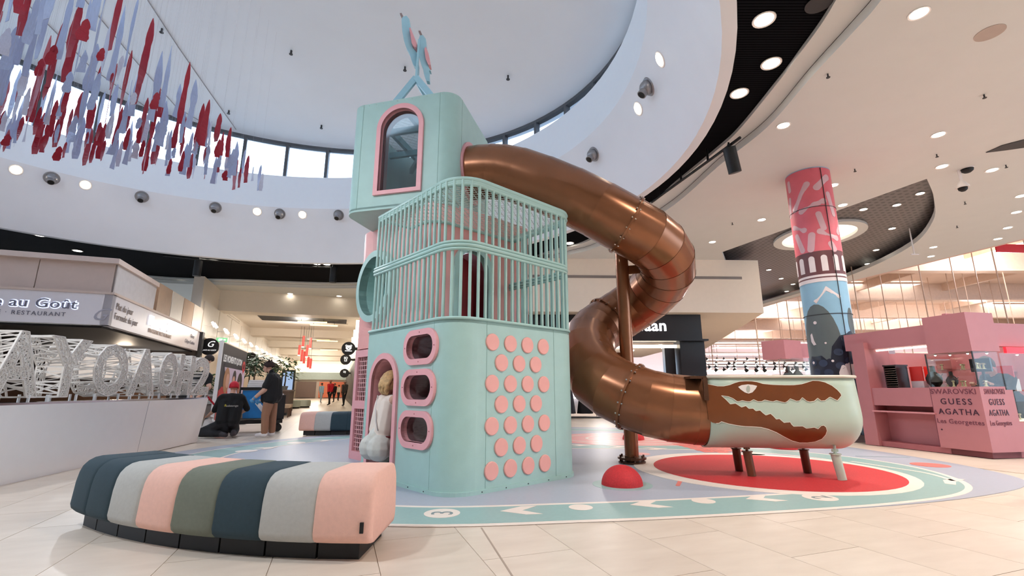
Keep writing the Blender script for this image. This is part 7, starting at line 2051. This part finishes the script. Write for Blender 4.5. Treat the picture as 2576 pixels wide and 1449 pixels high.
# cleaning trolley
def trolley():
    o = G(640, 1086); c = Vector((o[0], o[1], 0)); t = thing('cleaning_trolley', 'cleaning trolley with a blue bag behind the standing woman', 'trolley', tuple(c))
    a = 0.5; P = lambda x, y, z: c + rot2(Vector((x, y, z)), a)
    mb = MB(); vs = [P(-0.3, -0.22, 0.34), P(0.3, -0.22, 0.34), P(0.3, 0.22, 0.34), P(-0.3, 0.22, 0.34), P(-0.36, -0.28, 1.02), P(0.36, -0.28, 1.02), P(0.36, 0.28, 1.02), P(-0.36, 0.28, 1.02)]
    mb.add(vs, [(3, 2, 1, 0), (4, 5, 6, 7), (0, 1, 5, 4), (1, 2, 6, 5), (2, 3, 7, 6), (3, 0, 4, 7)]); obj('blue_bag', mb, M('bag_blue', (24, 112, 178), 0.5, var=0.15, scale=5), t)
    mb = MB(); q = P(0, 0, 0.25); mb.box(q.x, q.y, q.z, 1.2, 0.55, 0.08, a); obj('deck', mb, BLACK, t)
    mb = MB(); q = P(0, 0, 1.06); mb.box(q.x, q.y, q.z, 0.8, 0.62, 0.07, a); obj('bag_rim', mb, BLACK, t)
    for (x, y) in ((-0.5, -0.2), (0.5, -0.2), (-0.5, 0.2), (0.5, 0.2)):
        p = P(x, y, 0.1); mb = MB(); mb.cyl(p + rot2(Vector((0, -0.03, 0)), a), p + rot2(Vector((0, 0.03, 0)), a), 0.1, None, 14); obj('wheel', mb, BLACK, t)
        mb = MB(); mb.bar(p, P(x, y, 0.24), 0.03, 0.05); obj('fork', mb, DARK, t)
    for x in (-0.42, 0.42):
        mb = MB(); mb.cyl(P(x, 0.2, 0.25), P(x, 0.2, 1.1), 0.018, None, 8); obj('upright', mb, DARK, t)
    mb = MB(); q = P(0.5, 0.05, 0.6); mb.box(q.x, q.y, q.z, 0.26, 0.4, 0.6, a); obj('black_sack', mb, BLACK, t)
    for k in range(4):
        w = thing('folded_cloth', ['lowest white cloth folded on the trolley', 'second white cloth folded on the trolley', 'third white cloth folded on the trolley', 'topmost white cloth folded on the trolley'][k], 'cloth', tuple(P(-0.1, 0, 1.1 + 0.045 * k)), 'folded cloths on the trolley')
        q = P(-0.1 + 0.01 * k, 0, 1.118 + 0.046 * k); mb = MB(); mb.prism([tuple(rot2(Vector((p[0], p[1], 0)), a) + q)[:2] for p in rrect(0, 0, 0.36, 0.3, 0.05)], q.z - 0.02, q.z + 0.022); obj('cloth_fold', mb, WHITE, w)
trolley()
# white rubbish bag beside the kneeling man
bg = Vector(G(519, 1096)); bg.z = 0; tb = thing('white_bag', 'crumpled white plastic bag beside the kneeling man', 'bag', tuple(bg))
mb = MB(); n, m = 16, 9; vs = []; br = random.Random(9)
for i in range(m + 1):
    ph = math.pi * i / m
    for k in range(n):
        q = 2 * math.pi * k / n; w = 1 + 0.13 * math.sin(3 * q + i) + br.uniform(-0.07, 0.07)
        vs.append((bg.x + 0.18 * math.sin(ph) ** 0.7 * math.cos(q) * w, bg.y + 0.16 * math.sin(ph) ** 0.7 * math.sin(q) * w, 0.19 + 0.19 * math.cos(ph)))
mb.add(vs, [(i * n + k, (i + 1) * n + k, (i + 1) * n + (k + 1) % n, i * n + (k + 1) % n) for i in range(m) for k in range(n)]); obj('bag_body', mb, M('bag_white', (222, 214, 212), 0.4, bump=0.6, bscale=15), tb, True)
mb = MB(); mb.cyl((bg.x + 0.02, bg.y, 0.36), (bg.x + 0.05, bg.y, 0.44), 0.03, 0.06, 10); obj('bag_knot', mb, M('bag_white', (222, 214, 212), 0.4), tb)
b2_ = Vector(G(553, 1085)); tw = thing('cleaning_cloth', 'pale blue cleaning cloth hanging from the kneeling man hand', 'cloth', (b2_.x, b2_.y, 0.2))
q = KG + rot2(Vector((-0.56, 0.60, 0.42)), 0.35); mb = MB(); mb.bar(q, q + Vector((0.1, 0, -0.22)), 0.12, 0.05); obj('cloth_body', mb, M('cloth_blue', (176, 204, 216), 0.7), tw)
# plants
LEAF = M('leaf_green', (86, 116, 70), 0.55, var=0.3, scale=10); LEAF2 = M('leaf_dark', (58, 82, 56), 0.55, var=0.3, scale=10)
def leafy(name, label, c, r, h, n, mat, seed, pot=None, trunk=True):
    t = thing(name, label, 'plant', c); R = random.Random(seed); mb = MB()
    for i in range(n):
        th, ph = R.uniform(0, 6.28), math.acos(R.uniform(-0.6, 1)); rr = r * R.uniform(0.35, 1.0)
        p = Vector((c[0] + rr * math.sin(ph) * math.cos(th), c[1] + rr * math.sin(ph) * math.sin(th), c[2] + h * 0.62 + rr * 0.95 * math.cos(ph)))
        d = Vector((math.cos(th), math.sin(th), R.uniform(-0.7, 0.4))).normalized(); s = d.cross(Vector((0, 0, 1))).normalized(); L = R.uniform(0.14, 0.26)
        mb.add([p, p + d * L * 0.5 + s * L * 0.22, p + d * L, p + d * L * 0.5 - s * L * 0.22], [(0, 1, 2, 3)])
    f = obj('foliage', mb, mat, t, fix=False); f['kind'] = 'stuff'
    if trunk:
        mb = MB(); mb.tube([(c[0], c[1], c[2] + 0.02), (c[0] + 0.03, c[1], c[2] + h * 0.3), (c[0], c[1] + 0.02, c[2] + h * 0.65)], [0.035, 0.03, 0.02], 7); obj('stem', mb, M('bark', (96, 76, 60), 0.8), t, True)
    mb = MB(); mb.lathe([(0.13, 0.0), (0.17, 0.16), (0.15, 0.16)], 16, c); obj('pot', mb, pot or M('pot_grey', (150, 146, 140), 0.6), t)
    return t
# island counters of the corridor
WOODI = M('island_wood', (112, 92, 80), 0.6, var=0.1, scale=3)
def island(label, t0, t1, e0, e1):
    t = thing('corridor_island', label, 'counter', K((t0 + t1) / 2, (e0 + e1) / 2))
    mb = MB(); kbox(mb, t0, t1, e0, e1, 0.1, 1.0); obj('island_body', mb, WOODI, t)
    mb = MB(); kbox(mb, t0 + 0.06, t1 - 0.06, e0 + 0.06, e1 - 0.06, 0, 0.1); obj('plinth', mb, DARK, t)
    mb = MB(); kbox(mb, t0 - 0.04, t1 + 0.04, e0 - 0.04, e1 + 0.04, 1.0, 1.06); obj('island_top', mb, M('island_top', (150, 134, 122), 0.5), t)
    mb = MB(); kbox(mb, t0 - 0.012, t0, e0 + 0.2, e1 - 0.2, 0.25, 0.9); obj('island_poster', mb, M('island_poster', (206, 200, 208), 0.4), t)
island('brown wooden island counter with a poster behind the standing woman', 18.6, 20.0, -3.7, -2.35)
island('brown wooden island counter farther down the corridor with plants', 22.6, 25.0, -3.0, -1.95)
leafy('potted_tree', 'leafy green tree on the farther corridor island', K(23.4, -2.25, 1.06), 0.75, 1.3, 420, LEAF, 3)
leafy('potted_tree', 'dark green tree left of the others on the near corridor island', K(19.4, -2.9, 1.06), 0.62, 1.25, 360, LEAF2, 4)
leafy('potted_tree', 'tall green tree behind the woman in the beanie', K(21.0, -3.3, 0.0), 0.6, 3.0, 300, LEAF2, 5)
leafy('potted_plant', 'green plant peeping out between poster and trolley', K(18.0, -3.9, 0.9), 0.3, 0.6, 140, LEAF, 6)
leafy('potted_plant', 'green plant beside the leaning man', K(14.7, -3.42, 0.75), 0.34, 0.7, 170, LEAF, 7)
pl_ = thing('planter_box', 'grey planter box between the leaning man and the poster', 'planter', K(14.8, -3.3)); mb = MB(); kbox(mb, 14.2, 15.3, -3.7, -2.95, 0, 0.72); obj('box_body', mb, M('planter_grey', (122, 108, 102), 0.6), pl_)
mb = MB(); kbox(mb, 14.15, 15.35, -3.75, -2.92, 0.68, 0.75); obj('box_rim', mb, M('planter_rim', (176, 170, 166), 0.5), pl_)
p2_ = thing('planter_box', 'brown planter box between poster and trolley', 'planter', K(18.0, -3.9)); mb = MB(); kbox(mb, 17.5, 18.4, -4.3, -3.75, 0, 0.86); obj('box_body', mb, WOODI, p2_)
mb = MB(); kbox(mb, 17.46, 18.44, -4.34, -3.71, 0.84, 0.9); obj('box_rim', mb, M('planter_rim', (176, 170, 166), 0.5), p2_)
# chairs at the island
for i, (tt, ee) in enumerate(((20.9, -2.0), (21.8, -2.0))):
    t = thing('lounge_chair', ['tan lounge chair before the farther corridor island, nearer one', 'tan lounge chair before the farther corridor island, farther one'][i], 'chair', K(tt, ee)); TAN = M('chair_tan', (176, 150, 122), 0.7)
    mb = MB(); kbox(mb, tt - 0.28, tt + 0.28, ee - 0.28, ee + 0.28, 0.36, 0.48); obj('seat', mb, TAN, t)
    mb = MB(); kbox(mb, tt - 0.28, tt + 0.28, ee - 0.34, ee - 0.24, 0.44, 0.92); obj('backrest', mb, TAN, t)
    for (a, b) in ((-0.24, -0.24), (-0.24, 0.24), (0.24, -0.24), (0.24, 0.24)):
        mb = MB(); mb.cyl(K(tt + a, ee + b, 0), K(tt + a, ee + b, 0.37), 0.02, None, 8); obj('leg', mb, M('chair_leg', (92, 66, 50), 0.5), t)
# red rope barrier by the leaning man
t = thing('rope_barrier', 'red rope on a steel post behind the parapet end', 'barrier', K(12.9, -3.0)); mb = MB(); p = K(12.9, -2.85); mb.cyl((p[0], p[1], 0), (p[0], p[1], 0.95), 0.025, None, 10); mb.cyl((p[0], p[1], 0), (p[0], p[1], 0.03), 0.15, None, 16); obj('post', mb, STEEL, t, True, 40)
q0, q1 = Vector(K(12.9, -2.85, 0.9)), Vector(K(13.6, -2.4, 0.5)); mb = MB(); mb.tube([q0, q0.lerp(q1, 0.4) - Vector((0, 0, 0.12)), q0.lerp(q1, 0.75) - Vector((0, 0, 0.1)), q1], 0.02, 8); obj('rope', mb, REDS, t, True)
# advertising pillar far in the corridor
t = thing('advertising_pillar', 'dark digital advertising pillar far down the corridor', 'advertising pillar', K(30.5, -2.9)); mb = MB(); kbox(mb, 30.3, 30.6, -3.1, -2.4, 0, 2.2); obj('pillar_body', mb, DARK, t)
mb = MB(); kbox(mb, 30.28, 30.3, -3.02, -2.48, 0.9, 2.1); obj('screen', mb, EM('ad_screen', (150, 176, 214), 0.8), t)
